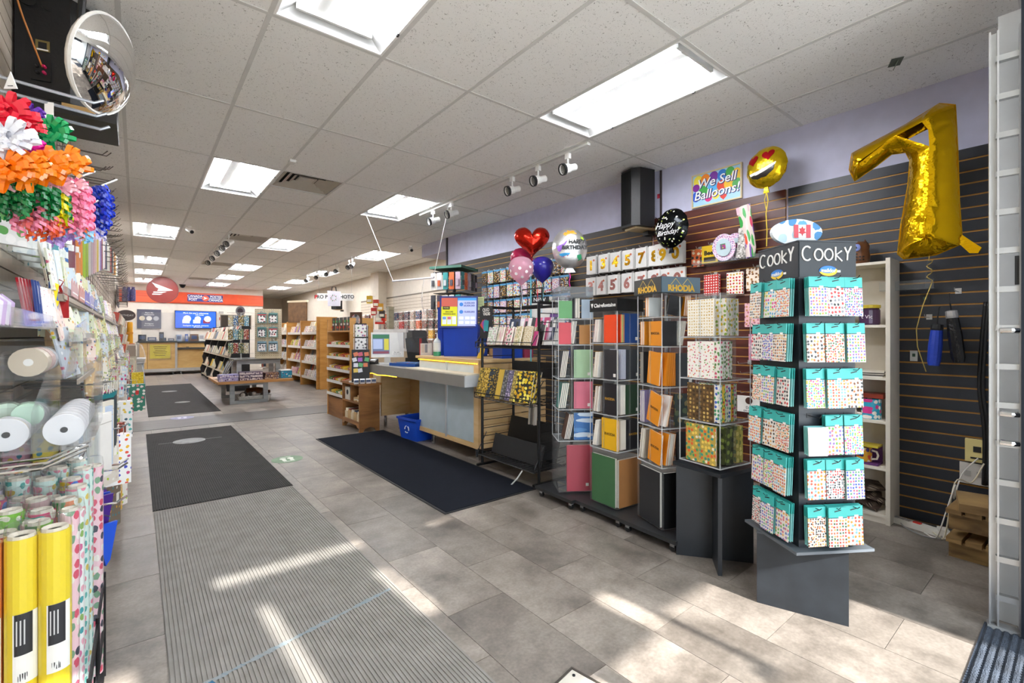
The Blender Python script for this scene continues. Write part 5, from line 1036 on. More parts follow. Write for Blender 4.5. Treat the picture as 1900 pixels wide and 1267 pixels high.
for z in (-.07,-.12): 
    for dx in (.03,.1,.16): bx('display_tile', (.05,.001,.03), SCR('#e0e4f4',.9), s, (dx,-.0178,z))
for dx, dz in ((.03,.085),(.03,.0)): MB().prism(sh(circ(.022,14),dx,dz), -.019, -.0176).build('display_logo', SCR('#3a7ac8',.7), s)
MB().tube([(.27,-.02,.0),(.28,-.03,.09),(.26,-.04,.18)], .022, 8).build('scanner_stand', BL, t); MB().box((.26,-.06,.2), (.07,.1,.09)).build('scanner_head', BL, t)
p = at(811, 660, 5.35); t = thing('sanitizer_bottle', 'clear hand sanitizer pump bottle beside the lottery terminal', 'bottle', (p.x, p.y, 1.013), 0)
MB().lathe([(.04,0),(.044,.008),(.044,.16),(.036,.18),(.016,.195),(.016,.205)], 18).build('bottle', P('#d5dad8', .15), t, smooth=True); MB().lathe([(.0445,.002),(.0445,.05),(.03,.051)], 18).build('gel', P('#3f9a6f', .2), t); MB().lathe([(.0447,.07),(.0447,.15),(.02,.151)], 18).build('label', P('#e6e6e0', .5), t); MB().tube([(0,0,.2),(0,0,.25),(0,0,.262),(-.035,-.02,.258)], .006, 8).build('pump', WH, t)
p = at(792, 655, 5.6); t = thing('ticket_box', 'small white and red ticket box left of sanitizer bottle', 'box', (p.x, p.y, 1.013), -YAW); bb('box', (-.07,-.04,0), (.07,.05,.14), P('#d8d2cc', .5), t); bb('red_edge', (-.08,-.045,.0), (-.07,.05,.2), P('#a8242a', .4), t)
for k in range(3): bx('ticket', (.03,.003,.1), P(['#c8b8a8','#8a8a90','#d8d8d0'][k],.5), t, (-.04+.04*k,-.043,.08))
t = thing('cardboard_box', 'brown cardboard box on the counter behind the lottery screen', 'box', (3.2, 4.15, 1.013), -.5); bb('carton', (-.14,-.1,0), (.14,.1,.26), P('#b8956a', .7), t); bb('flap', (-.14,-.105,.13), (.14,-.1,.25), P('#a5835a', .7), t)
t = thing('yellow_cutter', 'yellow tape dispenser on counter right of terminal', 'dispenser', (2.75, 3.95, 1.013), -.4); MB().prism([(-.03,0),(.03,0),(.05,.09),(.04,.15),(.01,.15),(.0,.07)], -.02, .02).build('body', P('#d8b020', .4), t); MB().lathe([(.03,-.012),(.03,.012)], 14, (.01,0,.08), Matrix.Rotation(PI/2,3,'X')).build('roll', P('#3a5ab0',.4), t)
for i, (x, c, l) in enumerate(((2.95,'#1f48b0','blue'),(3.1,'#1f48b0','second blue'),(3.25,'#b84a6a','pink'))):
    t = thing('storage_bin', f'{l} plastic bin on the counter behind the wire rack', 'bin', (x, 3.83, 1.013), 0, 'bins on the counter'); bb('bin', (-.06,-.08,0), (.06,.08,.1), P(c,.4), t); bb('rim', (-.065,-.085,.1), (.065,.085,.11), P(c,.35), t)
# recycling bin
p = onz(776, 818, 0); t = thing('recycling_bin', 'blue plastic recycling box under the counter edge', 'recycling bin', (2.66, 5.13, 0), R(8))
m = MB(); h = .26
for (z, a, b) in ((0,.13,.16),(h,.16,.2)): m.v += [Vector(q) for q in ((-a,-b,z),(a,-b,z),(a,b,z),(-a,b,z))]
m.f += [(3,2,1,0),(0,1,5,4),(1,2,6,5),(2,3,7,6),(3,0,4,7)]; m.build('tub', P('#1d4fc8', .35), t)
for s in (-1, 1): bb('rim', (-.17,s*.2-.008,h-.02), (.17,s*.2+.008,h+.006), P('#1d4fc8', .3), t); bb('rim', (s*.162-.008,-.2,h-.02), (s*.162+.008,.2,h+.006), P('#1d4fc8', .3), t)
for k in range(3): MB().tube([(-.162,.04*math.cos(R(a)),.13+.04*math.sin(R(a))) for a in range(120*k, 120*k+95, 19)], .006, 5).build('recycle_arrow', WH, t)
cable('tangle of grey wires on the floor under the counter', [(2.8,5.9,.01),(2.95,5.7,.03),(2.75,5.6,.01),(2.9,5.45,.04),(2.7,5.5,.01),(2.98,5.85,.02),(2.72,5.8,.01)], P('#9a9a98', .5), .006)
# hanging clear plastic guard
t = thing('plastic_guard', 'clear plastic sheet hung on two cords over the counter', 'guard screen', (2.80, 5.55, 1.98), RZ+.33)
m = MB(); m.grid(lambda u, v: (-.36+.72*u, .02*math.sin(u*7)*v, -.95*v), 16, 8); m.build('sheet', CLEAR('plastic_sheet', (.95,.95,.96,1), .05, .06), t)
MB().tube([(-.37,0,0),(.37,0,0)], .011, 8).build('top_bar', P('#e4e1e6', .3), t)
for x, q in ((-.36, at(680,400,6.45)), (.36, at(833,380,5.87))):
    qq = Vector((q.x, q.y, CEIL))-Vector(t.location); a = RZ+.33; lx = qq.x*math.cos(-a)-qq.y*math.sin(-a); ly = qq.x*math.sin(-a)+qq.y*math.cos(-a)
    MB().tube([(x,0,.0),(lx,ly,qq.z-.004)], .004, 5).build('cord', P('#e2e0dc', .4), t)
m = MB(); m.grid(lambda u, v: (.22+.14*u-.04*math.sin(PI*v), -.03-.03*math.sin(u*3), -.02-.45*v), 6, 8); m.build('folded_corner', CLEAR('plastic_sheet'), t)
# accessory spinner with green top
GT = P('#3d6b5a', .5)
t = thing('accessory_spinner', 'square spinner with dark green top hung with phone accessories', 'display stand', (3.62, 5.85, 0), .5)
bb('top_plate', (-.26,-.26,2.20), (.26,.26,2.235), GT, t); MB().tube([(0,0,.05),(0,0,2.2)], .025, 10).build('post', BLACK, t); MB().lathe([(.25,0),(.25,.03),(.04,.06)], 20).build('foot', BLACK, t)
for z in (2.15, 1.85): bb('hanger_ring', (-.22,-.22,z), (.22,.22,z+.008), P('#2a2c2e', .5), t)
AC = [P('#2f8a8a',.4), P('#d8d5cf',.4), P('#33343a',.4), P('#d8622a',.4), P('#c8c8cc',.4), P('#4a4450',.4), P('#b9a0b0',.4)]
for fi, a in enumerate((0, -PI/2)):
    for row, z in enumerate((2.02, 1.72)):
        for k in range(5):
            lx, ly = -.2+.1*k, -.25; ca, sa = math.cos(.5+a), math.sin(.5+a)
            q = thing('accessory_pack', f'phone accessory pack, {ORDN[k]} from left, {["upper","lower"][row]} ring, {["front","left"][fi]} side of green-topped spinner', 'accessory pack', (3.62+lx*ca-ly*sa, 5.85+lx*sa+ly*ca, z), .5+a, 'phone accessory packs')
            q['label'] = f'phone accessory pack {ORDN[k]} from left, {["upper","lower"][row]} ring, {["front","left"][fi]} side of green-topped spinner'
            bx('backing_card', (.08,.004,.24 if row == 0 else .2), AC[(k*3+row+fi) % 7], q); bx('blister', (.06,.02,.11), CELLO, q, (0,-.012,-.03)); bx('product', (.04,.012,.08), AC[(k+2) % 7], q, (0,-.012,-.03)); MB().tube([(0,.03,.125 if row == 0 else .105),(0,-.01,.125 if row == 0 else .105)], .003, 4).build('hang_tab', STEEL, q)
t = thing('note_card', 'pale green paper price list hanging under the accessory spinner', 'note', tuple(at(890, 563, 5.3)), -YAW); bx('paper', (.1,.002,.15), P('#c9d59a', .6), t); 
for k in range(5): bx('printed_line', (.075,.001,.006), P('#5a6a4a',.6), t, (0,-.002,.05-.022*k))
t.parent = None
# ---------------------------------------------------------------- little wooden shelf and candy unit
PINE = WOOD('#7a4f28', '#a8743f', 2, 2, 9); OAK = WOOD('#b98445', '#cf9d5c', 3, 3, 12)
t = thing('wooden_shelf', 'small stained pine shelf with arched feet before the counter', 'shelf', (2.215, 6.19, 0), RZ)
W2 = .31
for s in (-1, 1): MB().prismx([(0,0),(.05,0),(.075,.04),(.14,.06),(.2,.04),(.225,0),(.27,0),(.27,.6),(0,.6)], s*W2-.012, s*W2+.012).build('side_panel', PINE, t)
bb('top_board', (-W2-.03,-.02,.6), (W2+.03,.29,.625), PINE, t); bb('back_board', (-W2,.255,.1), (W2,.268,.6), PINE, t)
for z in (.12, .37): bb('shelf_board', (-W2+.012,.0,z-.012), (W2-.012,.255,z+.006), PINE, t)
MB().prism([(-W2+.012,.05),(-W2+.06,.05),(-W2+.1,.08),(W2-.1,.08),(W2-.06,.05),(W2-.012,.05),(W2-.012,.11),(-W2+.012,.11)], 0, .015).build('front_apron', PINE, t)
bb('middle_divider', (-.03,.01,.377), (-.015,.25,.6), PINE, t)
def sh2(lx, ly, z): return (2.215+ly, 6.19-lx, z)
for i in range(5):
    q = thing('card_box', f'cardboard tray of cards, {ORDN[i]} from left, bottom of pine shelf', 'box', sh2(-.22+.11*i,.1,.127), RZ, 'card trays in the pine shelf'); bb('tray', (-.045,-.08,0), (.045,.1,.09+.02*(i % 2)), P('#c9a878' if i % 2 else '#d8c8a8', .6), q); bb('cards', (-.04,-.07,.09+.02*(i%2)), (.04,.09,.125), P(['#efe8dc','#8a3a3a','#e0d8c8','#3a4a6a','#d8d0c0'][i], .6), q)
q = thing('tape_box', 'white box with a dark round opening on pine shelf', 'box', sh2(-.17,.08,.377), RZ); bb('box', (-.09,-.06,0), (.09,.1,.17), P('#d8d3c8', .5), q); MB().prism(circ(.035,18), -.063, -.06).build('round_window', BLACK, q, (0,0,.1))
for i in range(4): q = thing('soap_block', f'small tan wooden block, {ORDN[i]} of four, upper right of pine shelf', 'block', sh2(.06+.06*i,.06+.03*(i%2),.377), RZ, 'tan blocks'); bb('block', (-.025,-.03,0), (.025,.03,.05+.03*(i%2)), P('#c9a878', .6), q); bb('paper_band', (-.0255,-.0305,.015), (.0255,.0305,.03), P('#e0d8c4', .6), q)
# card tower on the pine shelf
t = thing('card_tower', 'black and white tower of art cards on the pine shelf', 'display stand', (2.33, 6.13, .627), -.35)
MB().lathe([(.15,0),(.15,.012)], 20).build('base', P('#d5d5d2', .4), t); bb('column', (-.075,-.075,.012), (.075,.075,.78), BLACK, t)
ARTP = [DOTS('#e9e7e2', ['#b05a6a','#5a7a5a','#8a6a9a'], 22, .3), DOTS('#e6e6e4', ['#4a4a4e','#8a8a8a'], 20, .3), DOTS('#dfe6e4', ['#6a9a8a','#8aa0b0'], 22, .34)]
TOWERC = []
for fi, a in enumerate((0, -PI/2, PI/2)):
    for k in range(4):
        ca, sa = math.cos(-.35+a), math.sin(-.35+a); lx, ly = .0, -.085
        q = thing('art_card', f'art print card, {ORDN[k]} from top, {["front","left","right"][fi]} face of black card tower', 'card', (2.33+lx*ca-ly*sa, 6.13+lx*sa+ly*ca, .627+.685-.18*k), -.35+a, 'art cards on the tower'); bx('card', (.14,.008,.16), ARTP[(k+fi) % 3], q); bx('border', (.15,.004,.012), BLACK, q, (0,0,-.088))
MB().box((.09,.1,.5), (.02,.2,.5)).build('side_wing', BLACK, t)
t = thing('badge_board', 'black board with colourful badges leaning on the card tower', 'display board', (2.26, 5.945, .645), -.25); bb('board', (-.11,-.005,0), (.11,.005,.42), P('#141416', .5), t)
rr = random.Random(2)
for k in range(11): bx('badge', (.055,.006,.05), P(rr.choice(['#c83a5a','#3a6ac8','#e0c040','#4aa05a','#d8d8e0','#a04ab8','#d86a2a']), .3), t, (-.07+.07*(k % 3)+rr.uniform(-.01,.01),-.007,.36-.07*(k//3)), (0,rr.uniform(-.3,.3),0))
for k in range(4): q = thing('mini_card_stack', f'short stack of white mini cards, {ORDN[k]} from left, at tower foot', 'card stack', (2.19+.075*k, 5.935-.012*k+(.0 if k<3 else .02), .626), -.3, 'mini card stacks'); q.location.y -= .025; bx('stack', (.06,.05,.055), P('#d8d8da', .5), q, (0,0,.03), (R(15),0,0)); bx('printed_front', (.05,.002,.03), P('#5a6a8a',.5), q, (0,-.029,.035), (R(15),0,0))
# candy unit
t = thing('candy_unit', 'oak unit of sloping snack shelves with white lips', 'shelf', (2.36, 7.12, 0), RZ)
for s in (-1, 1): bb('side_panel', (s*.5-.012,0,0), (s*.5+.012,.34,1.5), OAK, t)
bb('back_board', (-.49,.33,0), (.49,.345,1.5), OAK, t); bb('top_shelf', (-.5,.0,1.30), (.5,.34,1.32), OAK, t); bb('plinth', (-.49,.01,0), (.49,.03,.3), PINE, t)
CZ = [1.10,.92,.735,.55,.355]
for z in CZ: MB().prismx([(.0,z-.02),(.33,z+.06),(.33,z+.072),(0,z-.008)], -.488, .488).build('shelf_board', OAK, t); bb('white_lip', (-.5,-.012,z-.03), (.5,.0,z+.012), P('#e4e2dc', .35), t)
SN = [CARDS(['#c8282a','#e0a81e','#f0e6d8','#7a2a5a','#3a8a4a','#d8662a','#4a3a2a','#e8c83a','#b84a7a'], blot=('#f0e6d0','#3a2a20','#e8d020'), bscale=30, bsize=.25)]
for zi, z in enumerate(CZ):
    for k in range(9):
        q = thing('snack_pack', f'snack packet, {nth(k)} from left on shelf {["one","two","three","four","five"][zi]} of oak snack unit', 'snack', (2.36+.06, 7.12+.42-.105*k, z+.02), RZ, f'snack packets on shelf {["one","two","three","four","five"][zi]}'); bx('wrapper', (.085,.09,.035), SN[0], q, (0,0,.016), (R(12),0,0)); bx('end_seal', (.006,.085,.02), WH, q, (.045,0,.016), (R(12),0,0))
# goods standing above the snack unit
for k in range(5):
    q = thing('key_chain_card', f'black and red souvenir keychain card, {ORDN[k]} from left, above snack unit', 'souvenir', (2.42, 7.5-.17*k, 1.322), RZ, 'souvenir cards above the snack unit'); bx('card', (.13,.006,.2), P('#26262a',.4), q, (0,0,.10)); 
    for j in range(3): bx('trinket', (.03,.014,.03), P(['#c8302e','#d8d4cc','#4a9a5a'][(j+k)%3],.3), q, (-.035+.035*j,-.01,.05+.045*((j+k)%3)))
t = thing('framed_photo', 'dark framed portrait photo above the card tower', 'picture', tuple(at(657, 603, 6.6)), -YAW-.2); t.location.z = 1.322; bb('frame', (-.09,-.01,0), (.09,.01,.26), P('#4a2f1c', .4), t); MB().prism([(.07*math.cos(a*PI/12), .14+.09*math.sin(a*PI/12)) for a in range(24)], -.014, -.01).build('photo', DOTS('#8a8a8a', ['#c8a090','#3a3a3e','#b86a7a'], 14, .4), t)
t.location.x, t.location.y = 2.45, 6.62
# ---------------------------------------------------------------- goods on the far right wall behind the counter
GOODS = CARDS(['#3a3634','#c8b8a0','#b8302a','#e0b020','#6a5a50','#d8d0c4','#4a4450','#a89a8a','#d8662a','#2a4a6a'], blot=('#e8e0d0','#2a2624','#c83a2a'), bscale=28, bsize=.28)
RN = ['top','second','third','bottom']
for row, z in enumerate((1.72, 1.50, 1.28, 1.06)):
    for k in range(20):
        y = 7.3+.3*k
        if row == 0 and k < 6 and k % 2: continue
        q = thing('wall_pack', f'small hanging packet, {nth(k)} from the near end, {RN[row]} row on the beige slatwall', 'packet', (RF-.05, y, z), RZ, f'packets on the beige slatwall, {RN[row]} row'); bx('packet', (.2,.05,.19), GOODS, q); bx('header', (.2,.052,.03), PAPER, q, (0,0,.1))
        MB().tube([(0,.05,.1),(0,-.06,.1)], .003, 4).build('hook', STEEL, q)
for i, (px, c, l) in enumerate(((690,'#8d8873','near'),(717,'#8d8873','far'))):
    p = onx(px, 590, 4.85); t = thing('wall_post', f'{["left","right"][i]} weathered grey post in front of the beige slatwall', 'post', (4.95, p.y, 0)); bb('shaft', (-.07,-.07,0), (.07,.07,1.95), WOOD('#7d7865', '#9a957f', 3, 3, 20), t); bb('cap', (-.08,-.08,1.95), (.08,.08,1.97), P('#9a957f',.6), t)
for i, (px, py, c) in enumerate(((686,556,'#d8b020'),(698,563,'#c83a1e'),(706,570,'#e0a020'),(694,578,'#b82a22'),(709,583,'#3a2e2a'),(702,590,'#d8d0c0'))):
    p = at(px, py, 8.6); q = thing('film_pack', f'{["yellow","red","amber","crimson","dark","white"][i]} hanging film packet near the grey posts', 'packet', (p.x, p.y, p.z), -YAW, 'film packets'); bx('carton', (.1,.05,.14), P(c,.4), q); bx('label', (.08,.052,.05), P('#efe6d0',.5), q, (0,0,-.02)); MB().tube([(0,.3,.08),(0,-.02,.08)], .003, 4).build('hook', STEEL, q)
t = thing('promo_sign', 'small red sign reading minis on the shelf behind the till', 'sign', tuple(at(705, 594, 9.0)), -YAW); bx('board', (.19,.01,.15), P('#d2281e', .4), t); txt('minis', .055, WH, t, (0,-.006,-.02), bold=.001); bx('foot', (.02,.03,.45), STEEL, t, (0,.02,-.295))
# low shelf with printers and film behind the till
t = thing('back_counter', 'long pale back counter with white rail behind the till', 'counter', (3.75, 8.3, 0), RZ); bb('top', (-1.1,-.22,.98), (1.1,.25,1.02), P('#d8d4cc', .4), t); bb('body', (-1.08,-.2,0), (1.08,.24,.98), P('#b9a487', .5), t); bb('rail', (-1.1,-.24,1.30), (1.1,-.2,1.36), P('#dcdad6', .4), t)
for s in (-1, 0, 1): bb('rail_post', (s*1.05-.015,-.235,1.02), (s*1.05+.015,-.205,1.30), P('#c9c7c2', .4), t)
for i, (y, c, w_, h, l) in enumerate(((7.4,'#2a2a2c',.34,.3,'black printer'),(7.9,'#e2dfd8',.4,.2,'white printer'),(8.45,'#d8d05a',.2,.24,'yellow packet display'),(8.9,'#e8e4da',.4,.22,'white carton'))):
    q = thing('shop_printer', f'{l} on the back counter behind the till', 'equipment', (3.76, y, 1.021), RZ); bb('body', (-w_/2,-.12,0), (w_/2,.16,h), P(c,.4), q); bb('front_slot', (-w_*.35,-.124,h*.35), (w_*.35,-.12,h*.5), P('#55555a',.5), q); bb('top_lid', (-w_*.45,-.1,h), (w_*.45,.14,h+.015), P(c,.35), q)
p = at(765, 620, 6.9); t = thing('till_terminal', 'black till terminal seen from behind, right of the white monitor', 'till', (3.02, 5.75, .867), -YAW+1.2); bb('base', (-.14,-.15,0), (.14,.15,.08), BLACK, t); MB().prismx([(-.12,.08),(.1,.08),(.14,.34),(.02,.36)], -.16, .16).build('screen_housing', P('#1d1e20',.4), t)
for k in range(8): q = thing('marker_box', f'colourful boxed pens, {["first","second","third","fourth","fifth","sixth","seventh","eighth"][k]} along the shelf behind the counter', 'pen box', (3.9, 5.5+.13*k, 1.06), RZ, 'boxed pens'); bx('box', (.1,.08,.12), P(['#d84a3a','#e0b83a','#e88aa0','#4aa0b8','#d8d0c8','#7a4aa0','#5ab05a','#e0702a'][k],.4), q, (0,0,.06)); bx('label', (.06,.002,.05), WH, q, (0,-.041,.06))
t = thing('wall_ledge', 'dark shelf ledge carrying pen boxes behind the counter', 'shelf', (3.92, 5.95, 1.04), RZ); bb('board', (-.62,-.12,0), (.62,.17,.018), DARK, t); bb('bracket', (-.5,.1,-.2), (-.47,.16,0), DARK, t); bb('bracket', (.47,.1,-.2), (.5,.16,0), DARK, t)
# hanging PRO PRINT PHOTO sign and bag
t = thing('photo_sign', 'white hanging sign with red and black PRO PHOTO lettering', 'sign', tuple(at(622, 551, 9.6)), -YAW); bx('board', (.74,.012,.15), P('#e8e6e2', .45), t)
txt('PRO PRINT', .1, P('#1d1d1f',.4), t, (-.18,-.008,0), bold=.003); txt('PHOTO', .1, P('#1d1d1f',.4), t, (.22,-.008,0), bold=.003); txt('P', .1, P('#c8202a',.4), t, (-.392,-.009,0), bold=.003); txt('P', .1, P('#c8202a',.4), t, (.082,-.009,0), bold=.003)
for s in (-1, 1): MB().tube([(s*.34,0,.07),(s*.34,0,CEIL-t.location.z)], .002, 4).build('wire', STEEL, t)
t = thing('tote_bag', 'white gift bag with a wreath and black handles on the hanging sign', 'bag', tuple(at(620, 553, 9.35)), -YAW); MB().prism([(-.115,-.16),(.115,-.16),(.125,.13),(-.125,.15)], -.03, .03).build('bag', P('#dcd9e4', .5), t)
for k in range(10): a = k*PI/5; bx('wreath_leaf', (.03,.002,.014), P('#5a7a4a' if k % 2 else '#c89aa8',.5), t, (.055*math.cos(a),-.0315,.0+.055*math.sin(a)), (0,-a+.5,0))
MB().tube([(-.05,0,.14),(-.04,0,.22),(.03,0,.22),(.045,0,.13)], .01, 6).build('handle', BLACK, t)
speaker('small black speaker on the far right wall behind the photo sign', (4.92, 14.6, 2.05), RZ, .3, .45, .25)
# ---------------------------------------------------------------- oak card gondola along the right aisle
GON = WOOD('#b07a35', '#c58f4a', 3, 3, 12)
t = thing('card_gondola', 'long oak card shelving with sloped tiers on the right aisle', 'shelf', (3.27, 13.2, 0), RZ)
for y in (-2.1, -.75, .65, 2.0): bb('divider_panel', (y-.02,-.05,0), (y+.02,.42,1.62 if y < 2 else 1.68), GON, t)
bb('back_board', (-2.1,.33,0), (2.0,.35,1.5), P('#d8cbb2',.5), t)
GZ = [1.28,.93,.57,.2]
for z in GZ: MB().prismx([(-.02,z),(.3,z+.06),(.3,z+.075),(-.02,z+.015)], -2.08, 1.98).build('tier', P('#d9cdb6',.5), t); bb('front_lip', (-2.08,-.03,z-.01), (1.98,-.02,z+.05), P('#cfc9bd',.4), t)
CM = CARDS(['#e8e2d6','#d8cfc0','#e8d9c8','#c8cfd8','#efe9e0','#d8c8b8','#b8b0a8','#e4e0da','#cfd8c8','#e8d0d0'], blot=('#b05a6a','#6a7a9a','#c8a24a','#5a6a5a','#3a3a40'), bscale=34, bsize=.30)
CM2 = CARDS(['#e8d8b0','#d8b840','#e8e0d0','#b86a8a','#8a6ab0','#e8c8c8','#c8c840'], blot=('#5a3a6a','#c83a5a','#3a3a3a'), bscale=34, bsize=.3)
def card(label, grp, loc, rot, w_, h, mat):
    o = bx('greeting_card', (w_,.006,h), mat, None, loc, rot); return tag(o, label, 'card', grp)
BN = ['far','middle','near']; farg = MB()
for zi, z in enumerate(GZ):
    for k in range(28):
        ly = -2.02+.147*k
        if any(abs(ly-d) < .06 for d in (-2.1,-.75,.65,2.0)): continue
        b = 0 if ly < -.75 else (1 if ly < .65 else 2)
        for r in range(1):
            farg.box((3.27+.17, 13.2-ly, z+.23), (.006,.115,.17), Matrix.Rotation(R(16),3,'Y')); card(f'greeting card in the {["top","second","third","bottom"][zi]} tier, {BN[b]} bay of the oak shelving, {NTH[k-[0,9,18][b]]} from far end', f'cards on the oak shelving, {["top","second","third","bottom"][zi]} tier', (3.27+.03+.14*r, 13.2-ly, z+.12+.11*r), (R(-16), 0, RZ), .115, .17, CM if b != 1 else CM2)
FG = farg
# end panel and small clear baskets facing the viewer
t = thing('end_panel', 'tall oak end panel of card shelving with clear baskets', 'end panel', (3.44, 11.1, 0)); bb('board', (-.17,-.0,0), (.17,.03,1.62), GON, t)
for k, z in enumerate((1.35,.98,.62,.3)): bb('basket', (.0,-.16,z), (.3,-.005,z+.012), ACR, t); bb('basket_front', (.0,-.165,z), (.3,-.16,z+.06), ACR, t)
for k, z in enumerate((1.35,.98,.62,.3)):
    q = thing('plush_toy', f'{["blue","yellow","white","black"][k]} plush toy in the {["top","second","third","bottom"][k]} clear basket of oak end panel', 'toy', (3.60, 11.02, z+.014), .3, 'plush toys on the end panel'); mc = P(['#5a7aa8','#d8c04a','#e0dcd4','#33302e'][k],.9)
    MB().lathe([(.03,0),(.06,.02),(.07,.07),(.05,.12),(.045,.13)], 12).build('body', mc, q, smooth=True); MB().lathe([(.02,.12),(.05,.14),(.055,.18),(.035,.215),(.001,.22)], 12).build('head', mc, q, smooth=True)
    for s in (-1, 1): MB().lathe([(.02,0),(.022,.02),(.001,.035)], 8).build('ear', mc, q, (s*.035,0,.205))
t = thing('picture_stand', 'brown framed board on top of the oak shelving', 'picture', (3.42, 13.6, 1.6), RZ+.5); bb('panel', (-.33,-.02,0), (.33,.02,.55), P('#6a4a2a',.5,var=.3), t); bb('frame', (-.36,-.03,.55), (.36,.03,.6), P('#d8c8a8',.5), t); bb('support', (-.1,.02,0), (.1,.2,.04), GON, t)
t = thing('card_spinner', 'white wire card spinner at the far end of the oak shelving', 'display stand', (3.05, 15.3, 0), 0); MB().tube([(0,0,.1),(0,0,1.6)], .02, 8).build('post', WHITE, t); MB().lathe([(.2,0),(.2,.03)], 14).build('foot', GREYM, t)
for k in range(5): bb('pocket_ring', (-.2,-.2,.3+.27*k), (.2,.2,.31+.27*k), P('#b9b6b0',.4), t)
for k in range(5):
    for a in range(4):
        for e in (-1, 1): farg.box((3.05+.19*math.cos(a*PI/2+.3*e), 15.3+.19*math.sin(a*PI/2+.3*e), .42+.27*k), (.12,.006,.2), Matrix.Rotation(a*PI/2+PI/2,3,'Z'))
# ---------------------------------------------------------------- black-sided card racks left of centre
t = thing('card_rack', 'row of card racks with curved black side panels', 'rack', (1.55, 14.6, 0), RZ)
for i, y in enumerate((-2.7,-1.2,.3,1.8,2.55)):
    MB().prismx([(.45,0),(.0,0),(-.03,.25),(.05,.45),(.02,.6),(.1,.85),(.07,1.0),(.2,1.35),(.3,1.5),(.45,1.5)], y-.03, y+.03).build('side_panel', BLACK, t)
bb('back_board', (-2.7,.42,0), (2.55,.45,1.48), P('#8d8374',.6), t)
BZ = [1.12,.74,.36,.08]
for q, z in enumerate(BZ): MB().prismx([(.05-.02*q,z),(.4,z+.05),(.4,z+.065),(.05-.02*q,z+.015)], -2.67, 2.52).build('tier', P('#b9ad9a',.5), t)
CM3 = CARDS(['#cfc8bc','#b8b0a4','#d8d2c6','#a8a49c','#c8bcae','#8a8a88','#d8c8b8'], blot=('#4a4a4a','#8a5a5a','#5a6a6a','#e8e4da'), bscale=34, bsize=.3)
for zi, z in enumerate(BZ):
    for k in range(26):
        ly = -2.55+.2*k
        for r in range(2): farg.box((1.55+.1+.14*r, 14.6-ly, z+.13+.12*r), (.006,.15,.2), Matrix.Rotation(R(18),3,'Y'))
# ---------------------------------------------------------------- display tables in the aisle
GRW = WOOD('#868a8c', '#a0a4a5', 3, 3, 20); TT = WOOD('#a5733c', '#bd8a4e', 3, 3, 14)
t = thing('display_table', 'low display table with wooden top and grey box frames', 'table', (1.72, 10.3, 0))
bb('table_top', (-.62,-.68,.375), (.62,.68,.42), TT, t)
for y in (-.55, .55):
    m = MB(); x0, x1 = (-.42, .2)
    m.b2((x0,y-.03,0),(x0+.075,y+.03,.374)).b2((x1-.075,y-.03,0),(x1,y+.03,.374)).b2((x0+.075,y-.03,.0),(x1-.075,y+.03,.06)).b2((x0+.075,y-.03,.33),(x1-.075,y+.03,.374)); m.build('leg_frame', GRW, t)
t = thing('riser_table', 'grey framed riser with dark top on the low table', 'table', (1.86, 10.55, .421)); bb('riser_top', (-.42,-.36,.345), (.42,.36,.37), P('#55504a',.35), t)
for y in (-.3, .3):
    m = MB(); m.b2((-.38,y-.03,0),(-.30,y+.03,.344)).b2((.30,y-.03,0),(.38,y+.03,.344)).b2((-.3,y-.03,.27),(.3,y+.03,.344)); m.build('leg_frame', GRW, t)
def gbox(label, loc, d, c, c2, rz=0):
    q = thing('puzzle_box', label, 'box', loc, rz, 'boxed puzzles on the low table'); bb('box', (-d[0]/2,-d[1]/2,0), (d[0]/2,d[1]/2,d[2]), P(c,.4), q); bb('picture_lid', (-d[0]/2+.005,-d[1]/2-.002,d[2]*.15), (d[0]/2-.005,-d[1]/2,d[2]*.85), DOTS(c2, ['#e0d8d0',c,'#5a4a6a'], 26, .38), q)
for k in range(2): gbox(f'lilac puzzle box, {["lower","upper"][k]} of the left pair on low table', (1.28, 9.8, .421+.062*k), (.3,.22,.06), '#8a84b0', '#a8a0c8', .06*k)
for k in range(3): gbox(f'wide purple puzzle box, {["bottom","middle","top"][k]} of the centre pile on low table', (1.64, 9.8, .421+.052*k), (.38,.24,.05), '#4a2f4a', '#c8b8b8', -.04*k)
for k in range(3): gbox(f'brown puzzle box, {["bottom","middle","top"][k]} of the right pile on low table', (1.98, 9.82, .421+.042*k), (.24,.22,.04), '#5a3a34', '#a88a6a', .05*k)
gbox('bright teal box with a white top at right end of low table', (2.26, 9.9, .421), (.2,.2,.14), '#12708f', '#1a86a8'); bb('white_lid', (-.1,-.1,.141), (.1,.1,.16), P('#d8d8d4',.5), C.objects[-1].parent)
